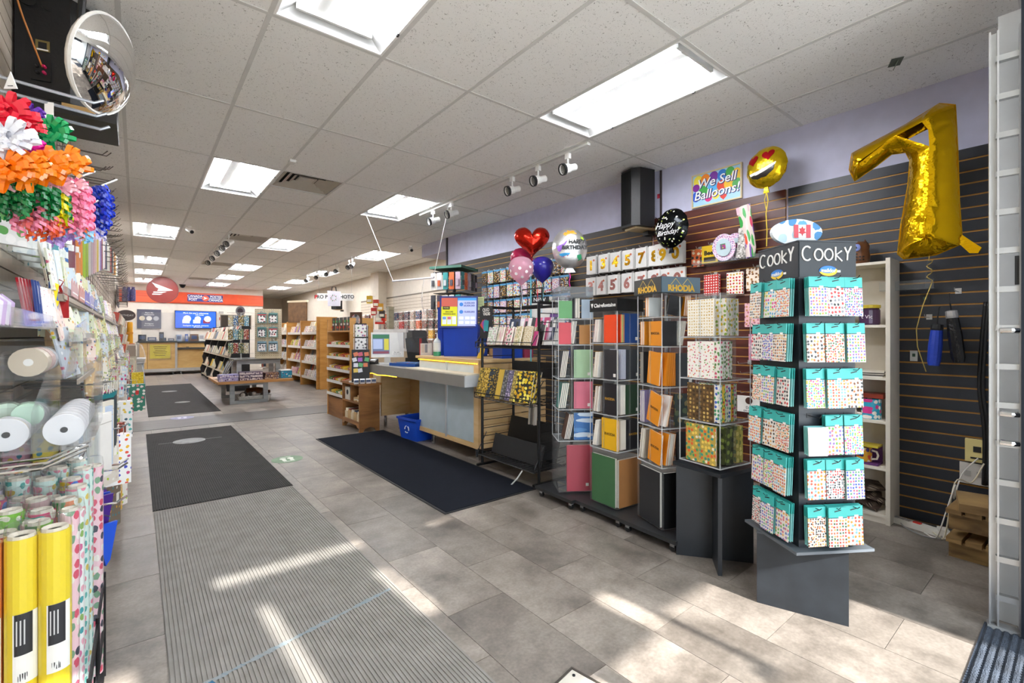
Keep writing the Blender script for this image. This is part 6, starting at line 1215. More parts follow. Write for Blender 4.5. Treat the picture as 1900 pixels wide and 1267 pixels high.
# pegboard with hanging packs
t = thing('pegboard', 'beige pegboard panel standing on the riser with craft packs', 'pegboard', (2.02, 10.2, .792), -YAW+.1); PB = P('#b9ac92',.6)
bb('board', (-.25,-.012,0), (.25,.012,.98), PB, t); bb('foot_bar', (-.2,-.08,0), (.2,.08,.025), PB, t)
m = MB()
for i in range(12):
    for j in range(24): m.box((-.23+.042*i,-.0125,.02+.041*j), (.01,.002,.01))
stuff(m.build('peg_holes', P('#5f5646',.7), t))
for r in range(3):
    for c in range(2):
        a = -YAW+.1; lx, ly = -.1+.21*c, -.05; q = thing('craft_pack', f'craft pack with red bow card, {["left","right"][c]} of the {["top","middle","bottom"][r]} row on pegboard' if r < 2 else f'white bird craft card, {["left","right"][c]} of the bottom row on pegboard', 'craft pack', (2.02+lx*math.cos(a)-ly*math.sin(a), 10.2+lx*math.sin(a)+ly*math.cos(a), .792+.8-.28*r), a, 'craft packs on the pegboard')
        bx('backing_card', (.17,.005,.2), P('#5f8a86' if r < 2 else '#7fa0b0',.5), q); bx('picture', (.13,.003,.13), DOTS('#e4e0dc', ['#b0343a','#5a3a4a','#3a3a3e'] if r < 2 else ['#55555a','#8a8a90'], 20, .36), q, (0,-.004,-.02)); bx('ribbon_band', (.16,.004,.018), P('#c0303a' if (r+c) % 2 == 0 and r < 2 else '#33454a',.4), q, (0,-.005,.06)); MB().tube([(-.03,-.01,.1),(0,-.01,.135),(.03,-.01,.1)], .006, 5).build('hanger', P('#8a9aa0',.4), q); MB().tube([(0,.04,.1),(0,-.02,.1)], .003, 4).build('hook', STEEL, q)
# clear spinner of small books on the riser
t = thing('book_spinner', 'clear three-tier spinner of small books on the riser table', 'display stand', (1.58, 10.42, .792), -YAW+.05)
MB().tube([(0,0,0),(0,0,.9)], .012, 8).build('post', STEEL, t); MB().lathe([(.16,0),(.16,.012)], 16).build('foot', ACR, t)
for k in range(4): bb('shelf_plate', (-.2,-.12,.1+.265*k), (.2,.12,.106+.265*k), ACR, t)
for k in range(3):
    for c in range(4):
        a = -YAW+.05; lx, ly = -.15+.1*c, -.09; q = thing('small_book', f'small patterned book, {ORDN[c]} from left, {["bottom","middle","top"][k]} tier of clear spinner', 'book', (1.58+lx*math.cos(a)-ly*math.sin(a), 10.42+lx*math.sin(a)+ly*math.cos(a), .792+.21+.265*k), a, 'small books on the clear spinner')
        bx('cover', (.085,.018,.2), DOTS(['#4a6a5a','#2f5a8a','#8a3a3a','#6a5a3a','#3a4a3a','#5a8aa0','#a8a090'][(k*3+c*2) % 7], ['#e0d8b0','#c8b070','#d8e0e0'], 30, .34), q); bx('page_edge', (.08,.014,.004), PAGES, q, (0,0,.1))
t = thing('pen_tower', 'leaning clear tubes of knitting needles in an acrylic rack on the table', 'display rack', (1.22, 10.15, .421), .2); bb('rack_base', (-.08,-.2,0), (.1,.2,.02), ACR, t)
for k in range(9): MB().tube([(-.06+.02*k,-.15+.035*k,.02),(.05+.025*k,-.12+.03*k,.32+.02*(k % 3))], .012, 6).build('clear_tube', CLEAR('smoked_acrylic'), t)
for k in range(9): MB().tube([(-.05+.02*k,-.145+.035*k,.06),(.05+.025*k,-.12+.03*k,.30+.02*(k % 3))], .005, 5).build('white_needle', P('#d8d5cf',.4), t)
t = thing('round_badge_sign', 'small round silver emblem sign above the clear book spinner', 'sign', (1.72, 11.4, 1.77), -YAW); MB().prism(circ(.1, 20), -.01, .01).build('disc', P('#8a8a92',.3,.5), t); MB().prism(circ(.06, 18), -.013, -.0101).build('emblem', P('#4a3a44',.4), t); bb('post', (-.008,0,-.95), (.008,.016,-.1), STEEL, t)
# basket and vase under the table
t = thing('wicker_basket', 'low white wicker basket of dark ornaments under the display table', 'basket', (1.72, 10.0, 0)); m = MB()
for z, a, b in ((0,.24,.14),(.12,.28,.17)): m.v += [Vector(q) for q in ((-a,-b,z),(a,-b,z),(a,b,z),(-a,b,z))]
m.f += [(3,2,1,0),(0,1,5,4),(1,2,6,5),(2,3,7,6),(3,0,4,7)]; m.build('woven_body', DOTS('#c9c5bd', ['#a8a49c','#dedad2'], 60, .4), t)
for k in range(5): MB().tube([(-.25,-.15-.004*k,.02+.022*k),(.25,-.15-.004*k,.02+.022*k)], .006, 5).build('weave_strand', P('#d0ccc4',.6), t)
rr = random.Random(8)
for k in range(14): q = thing('ornament_ball', f'small dark twig ball, {nth(k)} of the heap in the white basket', 'ornament', (1.72+rr.uniform(-.2,.2), 10.0+rr.uniform(-.1,.1), .10+rr.uniform(0,.04)), 0, 'dark ornaments in the basket'); MB().lathe([(.005,-.04),(.03,-.03),(.042,0),(.03,.03),(.005,.04)], 10).build('ball', P(rr.choice(['#3a2f2a','#55483e','#c8c0b4']),.6), q, smooth=True); MB().tube([(-.04,0,.0),(0,.02,.05),(.05,0,.03)], .003, 4).build('twig', P('#4a4038',.6), q)
t = thing('bottle_vase', 'large brown bottle vase lying under the display table', 'vase', (1.85, 10.45, .11), .2, None, (0, PI/2, .2)); MB().lathe([(.06,-.2),(.1,-.18),(.11,.0),(.09,.12),(.03,.17),(.03,.24)], 18).build('body', P('#5a3318',.25), t, smooth=True); MB().lathe([(.036,.24),(.036,.26)], 12).build('lip', P('#6a4224',.3), t)
# ---------------------------------------------------------------- post office
t = struct(bb('trim_4', (LW,BW-.05,2.32), (3.62,BW,2.70), WOOD('#c8401a', '#dc5a28', 1, 2, 16)))
t = thing('post_sign', 'blue sign with white lettering and red disc on the red band', 'sign', (1.83, BW-.09, 2.52)); bx('backing', (1.9,.03,.34), P('#d2481c',.4), t, (.0,.02,0)); bx('blue_panel', (1.02,.01,.24), P('#2a2878',.4), t); bx('white_line', (1.0,.004,.012), WH, t, (0,-.006,0))
for tx, x, z in (('CANADA',-.3,.06),('POST',-.36,-.06),('POSTES',.3,.06),('CANADA',.3,-.06)): txt(tx, .1, WH, t, (x,-.007,z), bold=.0012)
MB().prism(circ(.1,24), -.009, -.005).build('red_disc', P('#e04a22',.4), t)
def wing(par, s, y, mat):
    for poly in ([(-.9,.75),(.9,.0),(-.2,.05),(-.9,.75)][:3]+[(-.55,.25)], [(-.35,.1),(.9,-.02),(.2,-.12),(-.45,-.12)], [(-.75,-.2),(.35,-.2),(-.05,-.33),(-.8,-.33)], [(-.85,-.42),(.0,-.42),(-.25,-.52),(-.88,-.52)]):
        MB().prism([(x*s, z*s) for x, z in poly], y-.006, y).build('emblem_wing', mat, par)
wing(t, .075, -.0092, WH)
t = thing('round_emblem', 'large round dark red hanging emblem with white arrow wing', 'sign', tuple(at(302, 538, 13.2)), -.15); MB().prism(circ(.36,36), -.03, .03).build('disc', P('#8a2a22',.4), t); MB().prism(circ(.37,36), -.02, .028).build('rim', P('#6f1f1a',.4), t); wing(t, .27, -.031, P('#f0ebe6',.4))
for s in (-1, 1): MB().tube([(s*.15,0,.33),(s*.15,0,CEIL-t.location.z)], .004, 4).build('wire', STEEL, t)
t = thing('wall_screen', 'bright blue wall screen advertising milestone stamps', 'screen', (1.56, BW-.05, 1.78)); bx('case', (1.18,.06,.6), BLACK, t); bx('display', (1.14,.004,.56), GLOW('#1550c8',0.47), t, (0,-.032,0))
txt("Mark this year's milestones", .065, GLOW('#e8eefc',0.50), t, (0,-.036,.22)); txt('with stamps', .05, GLOW('#e8eefc',0.50), t, (.1,-.036,.165)); txt('Soulignez les grands moments', .06, GLOW('#e8eefc',0.50), t, (0,-.036,-.2)); txt('de votre vie', .05, GLOW('#e8eefc',0.50), t, (.05,-.036,-.25))
for dx, r in ((-.25,.11),(.05,.09),(.33,.1)): MB().prism(sh(circ(r,18),dx,.03), -.038, -.034).build('display_stamp', GLOW('#d8dcec',0.44), t); bx('display_envelope', (.2,.003,.12), GLOW('#cfd8f0',0.44) if dx < .3 else GLOW('#7a2a3a',0.28), t, (dx-.03,-.0355,-.06))
t = thing('wall_poster', 'dark grey poster with coin pictures left of the blue screen', 'poster', (.30, BW-.03, 1.78)); bx('board', (.62,.02,.62), P('#4a4c5c',.4), t)
txt('Mark life', .06, WH, t, (0,-.012,.2)); txt('milestones', .06, WH, t, (0,-.012,.14)); txt('Soulignez', .06, WH, t, (0,-.012,-.15)); txt('les moments', .05, WH, t, (0,-.012,-.21))
for dx in (-.18, 0, .18): MB().prism(sh(circ(.075,16),dx,.02), -.014, -.01).build('printed_coin', P(['#c8bca0','#d8d4cc','#a8a8ac'][int(dx/.18)+1],.4), t)
t = thing('glass_hatch', 'dark glass service window with wire reflections behind card racks', 'window', (2.75, BW-.03, 1.72)); bx('pane', (.95,.02,.5), P('#3a332c',.15), t); 
for s in (-1, 1): bx('frame', (.97,.03,.025), P('#8d8578',.4), t, (0,0,s*.25)); bx('frame', (.025,.03,.5), P('#8d8578',.4), t, (s*.475,0,0))
t = thing('wall_notice', 'narrow red and white notice beside the blue screen', 'notice', (2.3, BW-.02, 1.75)); bx('paper', (.12,.01,.4), P('#e0d8d0',.5), t); bx('red_band', (.12,.004,.1), P('#b83a32',.5), t, (0,-.007,.08)); bx('grey_box', (.14,.03,.08), P('#9a968e',.4), t, (0,-.01,.3))
# counter
PCW = WOOD('#c09a5c', '#cfab6c', 3, 3, 10)
t = thing('post_counter', 'light wood post office counter with dark top and grey plinth', 'counter', (0, 18.35, 0))
bb('left_body', (.05,-.0,.16), (.95,.5,1.02), PCW, t); bb('left_top', (-.0,-.06,1.02), (1.0,.55,1.07), P('#33322f',.35), t); bb('grey_plinth', (.02,-.05,.1), (1.0,.5,.2), P('#a8a6a2',.4), t)
bb('door_seam', (.24,-.006,.2), (.25,.0,1.0), P('#5a4a30',.6), t); bb('edge_post', (.94,-.02,.1), (1.0,.02,1.04), P('#a8a6a2',.4), t)
bb('desk_body', (1.0,.1,.2), (2.1,.5,.78), PCW, t); bb('desk_top', (1.0,.0,.80), (2.15,.55,.85), P('#33322f',.35), t); bb('desk_plinth', (1.0,.05,.1), (2.1,.5,.2), P('#a8a6a2',.4), t)
for x in (.12, .9, 1.1, 2.0): MB().tube([(x,.1,0),(x,.1,.1)], .02, 8).build('leg', GREYM, t)
t = thing('back_cabinet', 'wall cabinet with drawers and dark top behind the post counter', 'cabinet', (1.0, 18.98, 0)); bb('body', (-.9,-.0,.3), (1.1,.2,1.0), PCW, t); bb('top', (-.95,-.05,1.0), (1.15,.2,1.05), P('#33322f',.35), t)
for x in (-.3,.35,.9): d = bb('drawer', (x-.3,-.015,.75), (x+.22,.0,.97), PCW, t); bx('drawer_handle', (.08,.012,.02), P('#4a3a2a',.4), d, (0,-.014,0))
t = thing('yellow_notice', 'yellow notice paper taped on the post counter front', 'notice', (.56, 18.335, .74)); bx('paper', (.52,.006,.44), P('#d9c43a',.6), t); bx('clear_sleeve', (.56,.003,.5), CELLO, t, (0,-.006,-.02))
for k in range(6): bx('printed_line', (.34-.04*(k % 3),.002,.016), P('#6a5a20',.6), t, (0,-.005,.15-.055*k))
rr = random.Random(5)
KIT = [('black receipt printer','#1d1e22',.2,.2),('dark blue card machine','#24406a',.22,.12),('black coffee-like scanner','#222226',.12,.28),('white paper stack','#d8d6d0',.2,.08),('black stapler box','#2a2a2e',.16,.12),('grey phone','#4a4a50',.16,.1),('brochure holder','#8fa0b8',.14,.22),('blue and white bottle','#3a5aa8',.08,.24),('framed brown leaflet','#6a5040',.22,.24),('white leaflet holder','#d0d0cc',.16,.24)]
for i, (l, c, w_, h) in enumerate(KIT):
    front = i < 3
    q = thing('counter_item', f'{l} on the post office {"front counter" if front else "back cabinet"}', 'equipment', (.12+.24*i if front else .45+.21*(i-3), 18.55 if front else 19.06, 1.071 if front else 1.051)); bb('body', (-w_/2,-.05,0), (w_/2,.08,h), P(c,.35), q); bb('face', (-w_*.35,-.056,h*.3), (w_*.35,-.05,h*.8), P('#9a9aa0' if i % 2 else '#3a4a6a',.3), q)
t = thing('guard_panel', 'clear plastic guard with white cutout edge on the post counter', 'guard screen', (.6, 18.45, 1.071)); bb('panel', (-.5,-.004,0), (.75,.004,.9), CLEAR('plastic_sheet'), t); bb('foot', (-.45,-.06,0), (-.4,.06,.01), ACR, t)
# bin with a clear bag beside the left wall
t = thing('waste_bin', 'white bin with clear bag beside the post counter', 'bin', (-.05, 15.2, 0)); MB().lathe([(.16,0),(.2,.62),(.22,.64),(.22,.68),(.2,.68)], 20).build('drum', P('#d5d3ce',.4), t, smooth=True); MB().lathe([(.225,.55),(.23,.69),(.2,.85),(.15,1.0),(.05,1.08)], 16).build('plastic_bag', CLEAR('plastic_sheet'), t, smooth=True)
t = thing('step_stool', 'grey folding step stool leaning by the left wall', 'stool', (.02, 14.4, 0), .2); MB().prismx([(0,0),(.04,0),(.3,.55),(.26,.55)], -.15, -.12).build('leg', GREYM, t); MB().prismx([(0,0),(.04,0),(.3,.55),(.26,.55)], .12, .15).build('leg', GREYM, t); bb('tread', (-.12,.12,.27), (.12,.2,.29), GREYM, t); bb('seat', (-.15,.2,.55), (.15,.36,.575), GREYM, t)
# ---------------------------------------------------------------- left wall: hooks, cards, ribbons, wrap
LZ = PI/2
def onl(X, Y, z): return (X, Y, z)
# hook rows
t = thing('hook_wall', 'rows of long empty metal hooks along the upper left wall', 'hooks', (LW, 9.0, 2.3))
m = MB()
for k in range(14): m.tube([(.012,-4.8,-.55+.08*k),(.012,6.0,-.55+.08*k)], .003, 4)
for k in range(37): m.tube([(.016,-4.8+.3*k,-.55),(.016,-4.8+.3*k,.5)], .003, 4)
stuff(m.build('wire_grid', P('#8f857a',.4,.5), t))
hm = MB().tube([(0,0,0),(.24,0,-.01),(.27,0,.025)], .0042, 5).mesh('hook', P('#77726d',.35,.6))
for r in range(5):
    for k in range(27): ob('hook', hm, t, (.012, -4.7+.4*k+(.2 if r % 2 else 0), .44-.17*r))
# black louvred hooks at the far end
t = thing('hook_panel', 'dark panel of black hooks high at far end of left wall', 'hooks', (LW+.045, 15.9, 2.25)); bb('panel', (.0,-.8,-.25), (.02,.8,.25), BLACK, t)
for k in range(10): MB().tube([(.02,-.7,-.22+.048*k),(.2,-.7,-.22+.048*k),(.2,.7,-.22+.048*k),(.02,.7,-.22+.048*k)], .006, 4).build('hook_bar', BLACK, t)
# wrapped packs hanging in one long row
HP = ['#7a1f3a','#e07a1e','#e88a2a','#a8c81e','#9fb82a','#d8d2c8','#c8b0b8','#d8a8b0','#e8c8b8','#e0c040','#d8d0d8','#7a5a9a','#8a2430','#e0dcd4','#d8c0c0','#2a2a4a','#e0d8c8','#c8c0b0','#b8342e','#1f2440','#e8e0d0','#d87a1e','#e0a030','#d0c8b8','#e4dccc','#5a4a6a']
HN = ['maroon','orange','amber','lime','olive lime','ivory','dusty pink','rose pink','peach','yellow','pale lilac','purple','wine red','white','blush','dark navy','cream','stone','red','midnight blue','pearl','burnt orange','honey','beige','eggshell','plum']
for k in range(26):
    y = 3.15+.2*k if k < 14 else 5.95+.36*(k-14); z = 1.66+.028*k
    q = thing('tissue_pack', f'{HN[k]} flat wrapping paper pack hanging in the long row on left wall', 'paper pack', (LW+.17, y, z), LZ-.45, 'hanging paper packs')
    for j in range(3): bx('folded_sheet', (.15,.008,.3), P(HP[(k+j*(k % 2)) % 26],.4), q, (0,.015*j,0))
    bx('clear_sleeve', (.165,.036,.33), CELLO, q, (0,.012,.0)); MB().tube([(0,.1,.17),(0,-.03,.17)], .003, 4).build('hook', STEEL, q)
# tiers of cards
TIERS = [(1.40,-.20),(1.235,-.185),(1.10,-.165),(.95,-.14)]
TNM = ['upper shelf','second tier','third tier','lowest tier']
CL = CARDS(['#ece6d8','#dfe3d0','#e8dcc8','#d5dcc0','#cfd6dc','#f0ebe2','#e4d2c8','#c8d0b0','#d8cfe0','#e8e2d0','#b8c0c8','#e2c8b0','#d8d8a0','#a8b890'], blot=('#9ab04a','#b8506a','#5a7a9a','#d8a83a','#6a5a4a','#e8e8e8'), bscale=36, bsize=.2)
CLD = CARDS(['#5a4a3a','#3a4a6a','#7a8a3a','#d8c82a','#8a6a4a','#c8d8e0','#2f6a8a','#6a3a4a','#c8a87a'], blot=('#e8e0d0','#d8c88a','#c8c8c8'), bscale=36, bsize=.2)
farc = MB(); rr = random.Random(21)
for ti, (z, X) in enumerate(TIERS):
    y0 = 2.25 if ti < 3 else 3.0
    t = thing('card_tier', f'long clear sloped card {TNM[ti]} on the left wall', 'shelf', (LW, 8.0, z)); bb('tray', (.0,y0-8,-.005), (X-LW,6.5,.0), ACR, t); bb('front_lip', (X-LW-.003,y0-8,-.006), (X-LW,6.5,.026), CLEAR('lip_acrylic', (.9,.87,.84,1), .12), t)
    bb('price_rail', (X-LW-.002,y0-8,-.024), (X-LW+.004,6.5,-.008), P('#a69a8a',.45), t)
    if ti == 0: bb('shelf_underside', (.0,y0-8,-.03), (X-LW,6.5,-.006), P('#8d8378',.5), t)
    ys = [y0+.092*k for k in range(30)]+[y0+2.76+.17*k for k in range(20)]
    for k, y in enumerate(ys):
        h = rr.uniform(.13,.19); w_ = rr.uniform(.09,.125); lean = rr.uniform(-14,-4)
        card(f'greeting card, {nth(k)} from the near end in the {TNM[ti]} on left wall', f'cards on the left wall, {TNM[ti]}', (X-.03-.03*(k % 2), y, z+h/2+.004), (R(lean), R(rr.uniform(-12,12)), LZ-rr.uniform(-.1,.55)), w_, h, CLD if rr.random() < .22 else CL)
    for k in range(40):
        y = ys[-1]+.2+.14*k
        if y < 14.3: farc.box((X-.05, y, z+.09), (.1,.012,.16), Matrix.Rotation(R(8), 3, 'Y')); farc.box((X-.08, y+.07, z+.1), (.1,.012,.16), Matrix.Rotation(R(8), 3, 'Y'))
def mk_mix():
    m, n, p = nt('card_mix'); L = n.links.new; ge = N(n, 'ShaderNodeNewGeometry'); cr = ramp(n, ['#ece6d8','#dfd6c0','#b8b09a','#e8dcc8','#8a7a6a','#d5c8b0','#c8503a','#e0c040','#d8dcc8','#6a7a8a','#f0ebe2','#b8a890']); L(ge.outputs['Random Per Island'], cr.inputs[0]); L(cr.outputs[0], p.inputs['Base Color']); p.inputs['Roughness'].default_value = .45; return m
MIX = mk_mix()
farc.v += [] ; b0 = len(farc.v); farc.v += FG.v; farc.f += [tuple(i+b0 for i in f) for f in FG.f]
o = farc.build('greeting_cards', MIX); stuff(tag(o, 'hundreds of small far greeting cards packed in the card wall and racks', 'cards'))
# decorated packets peeking over the upper shelf lip
for k in range(5): q = thing('scalloped_label', f'{["pink","coral","violet","lilac","blue"][k]} wavy shelf label on the upper card shelf', 'label', (-.196, 2.55+.3*k, 1.42), LZ, 'wavy shelf labels'); MB().prism([(-.12,-.02)]+[(-.12+.24*i/10, .035+.014*math.sin(i*1.8+k)) for i in range(11)]+[(.12,-.02)], -.003, 0).build('card_strip', P(['#c8a0a0','#c88a80','#7a78c0','#b0a8d0','#8a98c8'][k],.5), q); bx('printed_line', (.2,.001,.006), WH, q, (0,-.0035,-.005))
t = thing('birthday_sign', 'dark oval sign reading Birthday sticking out from card wall', 'sign', tuple(at(234, 585, 9.4)), 0); MB().prism([(.15*math.cos(a*PI/16), .11*math.sin(a*PI/16)) for a in range(32)], -.008, .008).build('oval', P('#4a3a38',.4), t); txt('BIRTHDAY', .05, P('#d8d0c8',.4), t, (0,-.01,0)); bb('arm', (-.3,-.005,-.005), (-.14,.005,.005), STEEL, t)
t = thing('gold_tissue', 'tall mustard yellow wrapping roll hanging below the Birthday sign', 'wrapping roll', tuple(at(241, 625, 10.2)), 0); MB().lathe([(.05,-.35),(.055,-.3),(.05,.3),(.045,.34)], 12).build('roll', P('#d89a1a',.45), t); bx('paper_band', (.115,.115,.04), P('#c8851a',.5), t, (0,0,.1))
t.location.z = 1.2
for k in range(3): q = thing('blue_bottle_bag', f'dark blue wrapped bottle bag, {ORDN[k]} of three by the red band', 'gift bag', tuple(at(231+8*k, 546, 11.5)), 0, 'dark blue bottle bags'); MB().lathe([(.045,-.17),(.05,-.15),(.05,.1),(.03,.15),(.035,.18)], 10).build('bag', DOTS('#3a3a6a', ['#7a5a8a','#55559a'], 30, .3), q, smooth=True); MB().tube([(0,0,.17),(-.25,0,.2)], .003, 4).build('hook', STEEL, q)
# gift bags hanging along the lower left wall
GB = ['#a8c020','#b8d030','#b0266a','#c83a7a','#e0d8cc','#d8c8b8','#c8b89a','#2f8a9a','#7a6a5a','#e8e4dc','#d84a3a','#e0b030','#c8d8e0','#8a4a3a','#f0ece4','#b8a890','#3a6a8a','#d8a0a8']
GBN = ['lime','bright lime','magenta','deep pink','ivory','sand','kraft','teal','brown','white','red','gold','pale blue','rust','off-white','taupe','steel blue','blush']
gbm = [DOTS(c, [GB[(i*5+3) % 18], GB[(i*7+9) % 18], '#f0ece4'], 26, .22+.12*(i % 3 == 0)) for i, c in enumerate(GB)]
def gift_bag(label, grp, loc, rz, w_, h, d, mat, band=None):
    q = thing('gift_bag', label, 'gift bag', loc, rz, grp)
    bx('bag', (w_,d,h), mat, q); MB().tube([(-w_*.2,-d/2-.002,h/2),(-w_*.17,-d/2-.004,h/2+.05),(w_*.17,-d/2-.004,h/2+.05),(w_*.2,-d/2-.002,h/2)], .002, 4).build('handle', P('#d8d4cc',.5), q)
    MB().tube([(0,-d/2-.004,h/2+.045),(0,.32,h/2+.045)], .0025, 4).build('hook', STEEL, q)
    if band: bx('tag', (.03,.002,.045), P(band,.5), q, (w_*.2,-d/2-.002,h*.2))
    return q
LN = {0:'upper', 1:'middle', 2:'lower'}
for r, (zc, X, h) in enumerate(((.86,-.115,.19),(.60,-.085,.24),(.29,-.075,.26))):
    n = 0; y = (3.0, 3.1, 3.5)[r]
    while y < 10.5:
        k = (n*3+r*4) % 18
        gift_bag(f'{GBN[k]} gift bag, {nth(n)} from near end, {LN[r]} row of the left wall', f'gift bags on the left wall, {LN[r]} row', (X-.03+rr.uniform(-.015,.015), y, zc+rr.uniform(-.02,.02)), LZ-.35+rr.uniform(-.25,.25), rr.uniform(.1,.15), h*rr.uniform(.85,1.1), .035, gbm[k], '#f0ece4' if n % 3 == 0 else None)
        y += .17 if y < 6 else .3; n += 1
fb = MB()
for k in range(200): fb.box((-.1+rr.uniform(-.04,.03), 10.6+rr.uniform(0,3.6), .15+rr.uniform(0,.85)), (.12,.03,.2), Matrix.Rotation(rr.uniform(-.4,.4), 3, 'Z'))
stuff(tag(fb.build('far_gift_bags', MIX), 'crowd of small gift bags at the far end of left wall', 'gift bags'))
gift_bag('large green flowered gift bag low on the left wall', None, tuple(at(243, 738, 5.2)), .15, .24, .3, .08, DOTS('#2f7a62', ['#e8d8d0','#c87a7a','#e8e4d8'], 22, .34), '#c8281f')
gift_bag('bright yellow patterned gift bag beyond the green flowered one', None, tuple(at(251, 706, 7.4)), .2, .2, .26, .06, DOTS('#e0c01e', ['#b8980e','#f0dc50'], 30, .3))
gift_bag('white gift bag with colourful flowers near the ribbed mat', None, tuple(at(216, 852, 2.45)), .35, .11, .26, .05, DOTS('#f0efec', ['#3a4ab8','#d84a2a','#e0b020','#b83a6a'], 34, .3))
gift_bag('white gift bag with blue birds below the steel hooks', None, tuple(at(224, 778, 3.3)), .3, .12, .26, .05, DOTS('#eeeeea', ['#5ab0a8','#e0c040','#3a5a6a'], 26, .26))
# bundle of teal bags
for k in range(5): gift_bag(f'teal topped dark bag, {ORDN[k]} of the bundle on the wire hook', 'teal topped bags', (-.12+.008*k, 2.88+.05*k, .84), LZ-.5+.12*k, .11, .27, .012, P('#333b40',.5)); bx('teal_edge', (.112,.014,.02), P('#1f7a80',.4), C.objects[-1].parent, (0,0,.125))
# white card wallets in clear pockets
t = thing('clear_pocket_rack', 'clear acrylic pockets holding white envelopes on left wall', 'rack', (-.26, 2.52, .60)); 
for k in range(3): bb('pocket_sheet', (-.16,-.1+.1*k-.002,0), (.14,-.1+.1*k+.002,.36), ACR, t)
bb('pocket_side', (.14,-.1,0), (.144,.1,.34), ACR, t); bb('pocket_base', (-.16,-.1,-.004), (.144,.1,0), ACR, t)
for k in range(12):
    q = thing('envelope_pack', f'{["white","blue edged","cream"][k % 3]} envelope pack, number {["one","two","three","four"][k//3]} of its colour in clear pockets', 'envelopes', (-.17+.02*(k % 4), 2.44+.03*k, .80+.012*(k % 3)), LZ-.35, 'envelope packs in the pockets'); bx('envelopes', (.12,.012,.26), P(['#e9e7e2','#b8c8dc','#e0dacb'][k % 3],.5), q); bx('flap_line', (.12,.0128,.004), P('#b8b4ac',.5), q, (0,0,.09))
for k in range(5): q = thing('paper_fan_bag', f'{["violet","purple","blue","deep violet","royal blue"][k]} folded paper bag hanging under the clear pockets', 'paper bag', (-.14+.012*k, 2.5-.035*k, .56 if k != 4 else .46), LZ-1.0, 'violet folded bags'); MB().prism([(-.035,.07),(.035,.07),(.01,-.07),(-.005,-.09)], -.006, .006).build('folded_paper', P(['#4a1f8a','#5a2a9a','#1f3fb8','#3f1a7a','#1a4fc8'][k],.35), q); MB().tube([(0,.1,.1),(0,-.02,.1)], .003, 4).build('hook', STEEL, q)
for k, (z, y) in enumerate(((.72,2.42),(.62,2.30),(.70,2.6),(.83,2.75))): q = thing('display_hook', f'{["first","second","third","fourth"][k]} bare steel hook reaching into the aisle on left wall', 'hook', (-.3, y, z), 0, 'bare steel hooks'); MB().tube([(0,0,0),(.24,0,.0),(.27,0,.02)], .004, 6).build('arm', CHROME, q); bb('plate', (-.006,-.015,-.02), (0,.015,.02), STEEL, q)
# ---- ribbon spools in acrylic bins
t = thing('spool_bin', 'clear acrylic bin holding rows of white ribbon spools', 'bin', (-.45, 1.80, .925)); SA = CLEAR('bin_acrylic', (.96,.965,.97,1), .03)
bb('bin_floor', (.0,.02,0), (.345,.62,.005), SA, t); bb('end_sheet', (.0,.018,0), (.345,.022,.13), SA, t)
for x in (.105, .225, .343): MB().prismx([(.02,0),(.62,0),(.62,.27),(.45,.27),(.02,.11)], x-.002, x+.002).build('divider', SA, t)
MB().prism([(.0,.0),(.345,.0),(.345,.24),(.0,.24)], .618, .622).build('back_sheet', SA, t)
WS = P('#e9e9ec',.35)
for c, (x, z) in enumerate(((-.165,.977),(-.28,.977),(-.395,.977))):
    for k in range(8):
        y = 1.885+.056*k
        q = thing('ribbon_spool', f'white flanged ribbon spool, {["first","second","third","fourth","fifth","sixth","seventh","eighth"][k]} in the {["aisle side","middle","wall side"][c]} row', 'ribbon spool', (x, y, z), 0, 'ribbon spools in the bin')
        mr = Matrix.Rotation(PI/2, 3, 'X')
        MB().lathe([(.008,.0),(.044,.0),(.045,.002),(.044,.003),(.008,.003)], 28, (0,-.022,0), mr).build('front_flange', WS, q); MB().lathe([(.008,.0),(.044,.0),(.044,.003),(.008,.003)], 24, (0,.026,0), mr).build('rear_flange', WS, q); MB().lathe([(.039,-.022),(.039,.022)], 24, (0,0,0), mr).build('wound_ribbon', P(['#d8d2cc','#cfc4b8','#d8c0b8','#c8c4c0'][(k+c) % 4],.4), q); MB().lathe([(.0085,.0),(.0085,.001)], 12, (0,-.0255,0), mr).build('core_hole', BLACK, q)
t = thing('spool_bin', 'upper clear acrylic tray with ribbon and bags above the spools', 'bin', (-.45, 1.95, 1.12)); bb('tray', (.0,.0,0), (.28,.75,.005), SA, t); bb('front_sheet', (.0,.0,0), (.28,.004,.1), SA, t); MB().prismx([(0,0),(.75,0),(.75,.2),(.3,.16)], .278, .282).build('side_sheet', SA, t)
for k in range(6): q = thing('ribbon_coil', f'{["beige","rose","silver","tan","white","grey"][k]} ribbon coil in the upper clear tray', 'ribbon', (-.25, 2.0+.1*k, 1.17), 0, 'ribbon coils in the upper tray'); mr = Matrix.Rotation(PI/2, 3, 'X'); MB().lathe([(.012,-.04),(.042,-.04),(.042,.04),(.012,.04)], 18, (0,0,0), mr).build('coil', P(['#c8b8a0','#c8a8a0','#b8b8bc','#b09878','#e0dcd8','#9a9a98'][k],.35), q); MB().lathe([(.011,-.041),(.011,.041)], 10, (0,0,0), mr).build('core', PAPER, q)
for k in range(3): q = thing('ribbon_pack', f'{["mint green","pale green","clear"][k]} cellophane ribbon pack in front of the spool bin', 'ribbon pack', tuple(at((52,14,-20)[k], 768, 1.36)), .1, 'cellophane ribbon packs'); MB().lathe([(.012,-.03),(.034,-.03),(.034,.03),(.012,.03)], 16, (0,0,0), Matrix.Rotation(PI/2, 3, 'X')).build('coil', P(['#b8d8c0','#cfe4d0','#d8e0dc'][k],.3), q); bx('clear_wrap', (.08,.07,.075), CELLO, q)
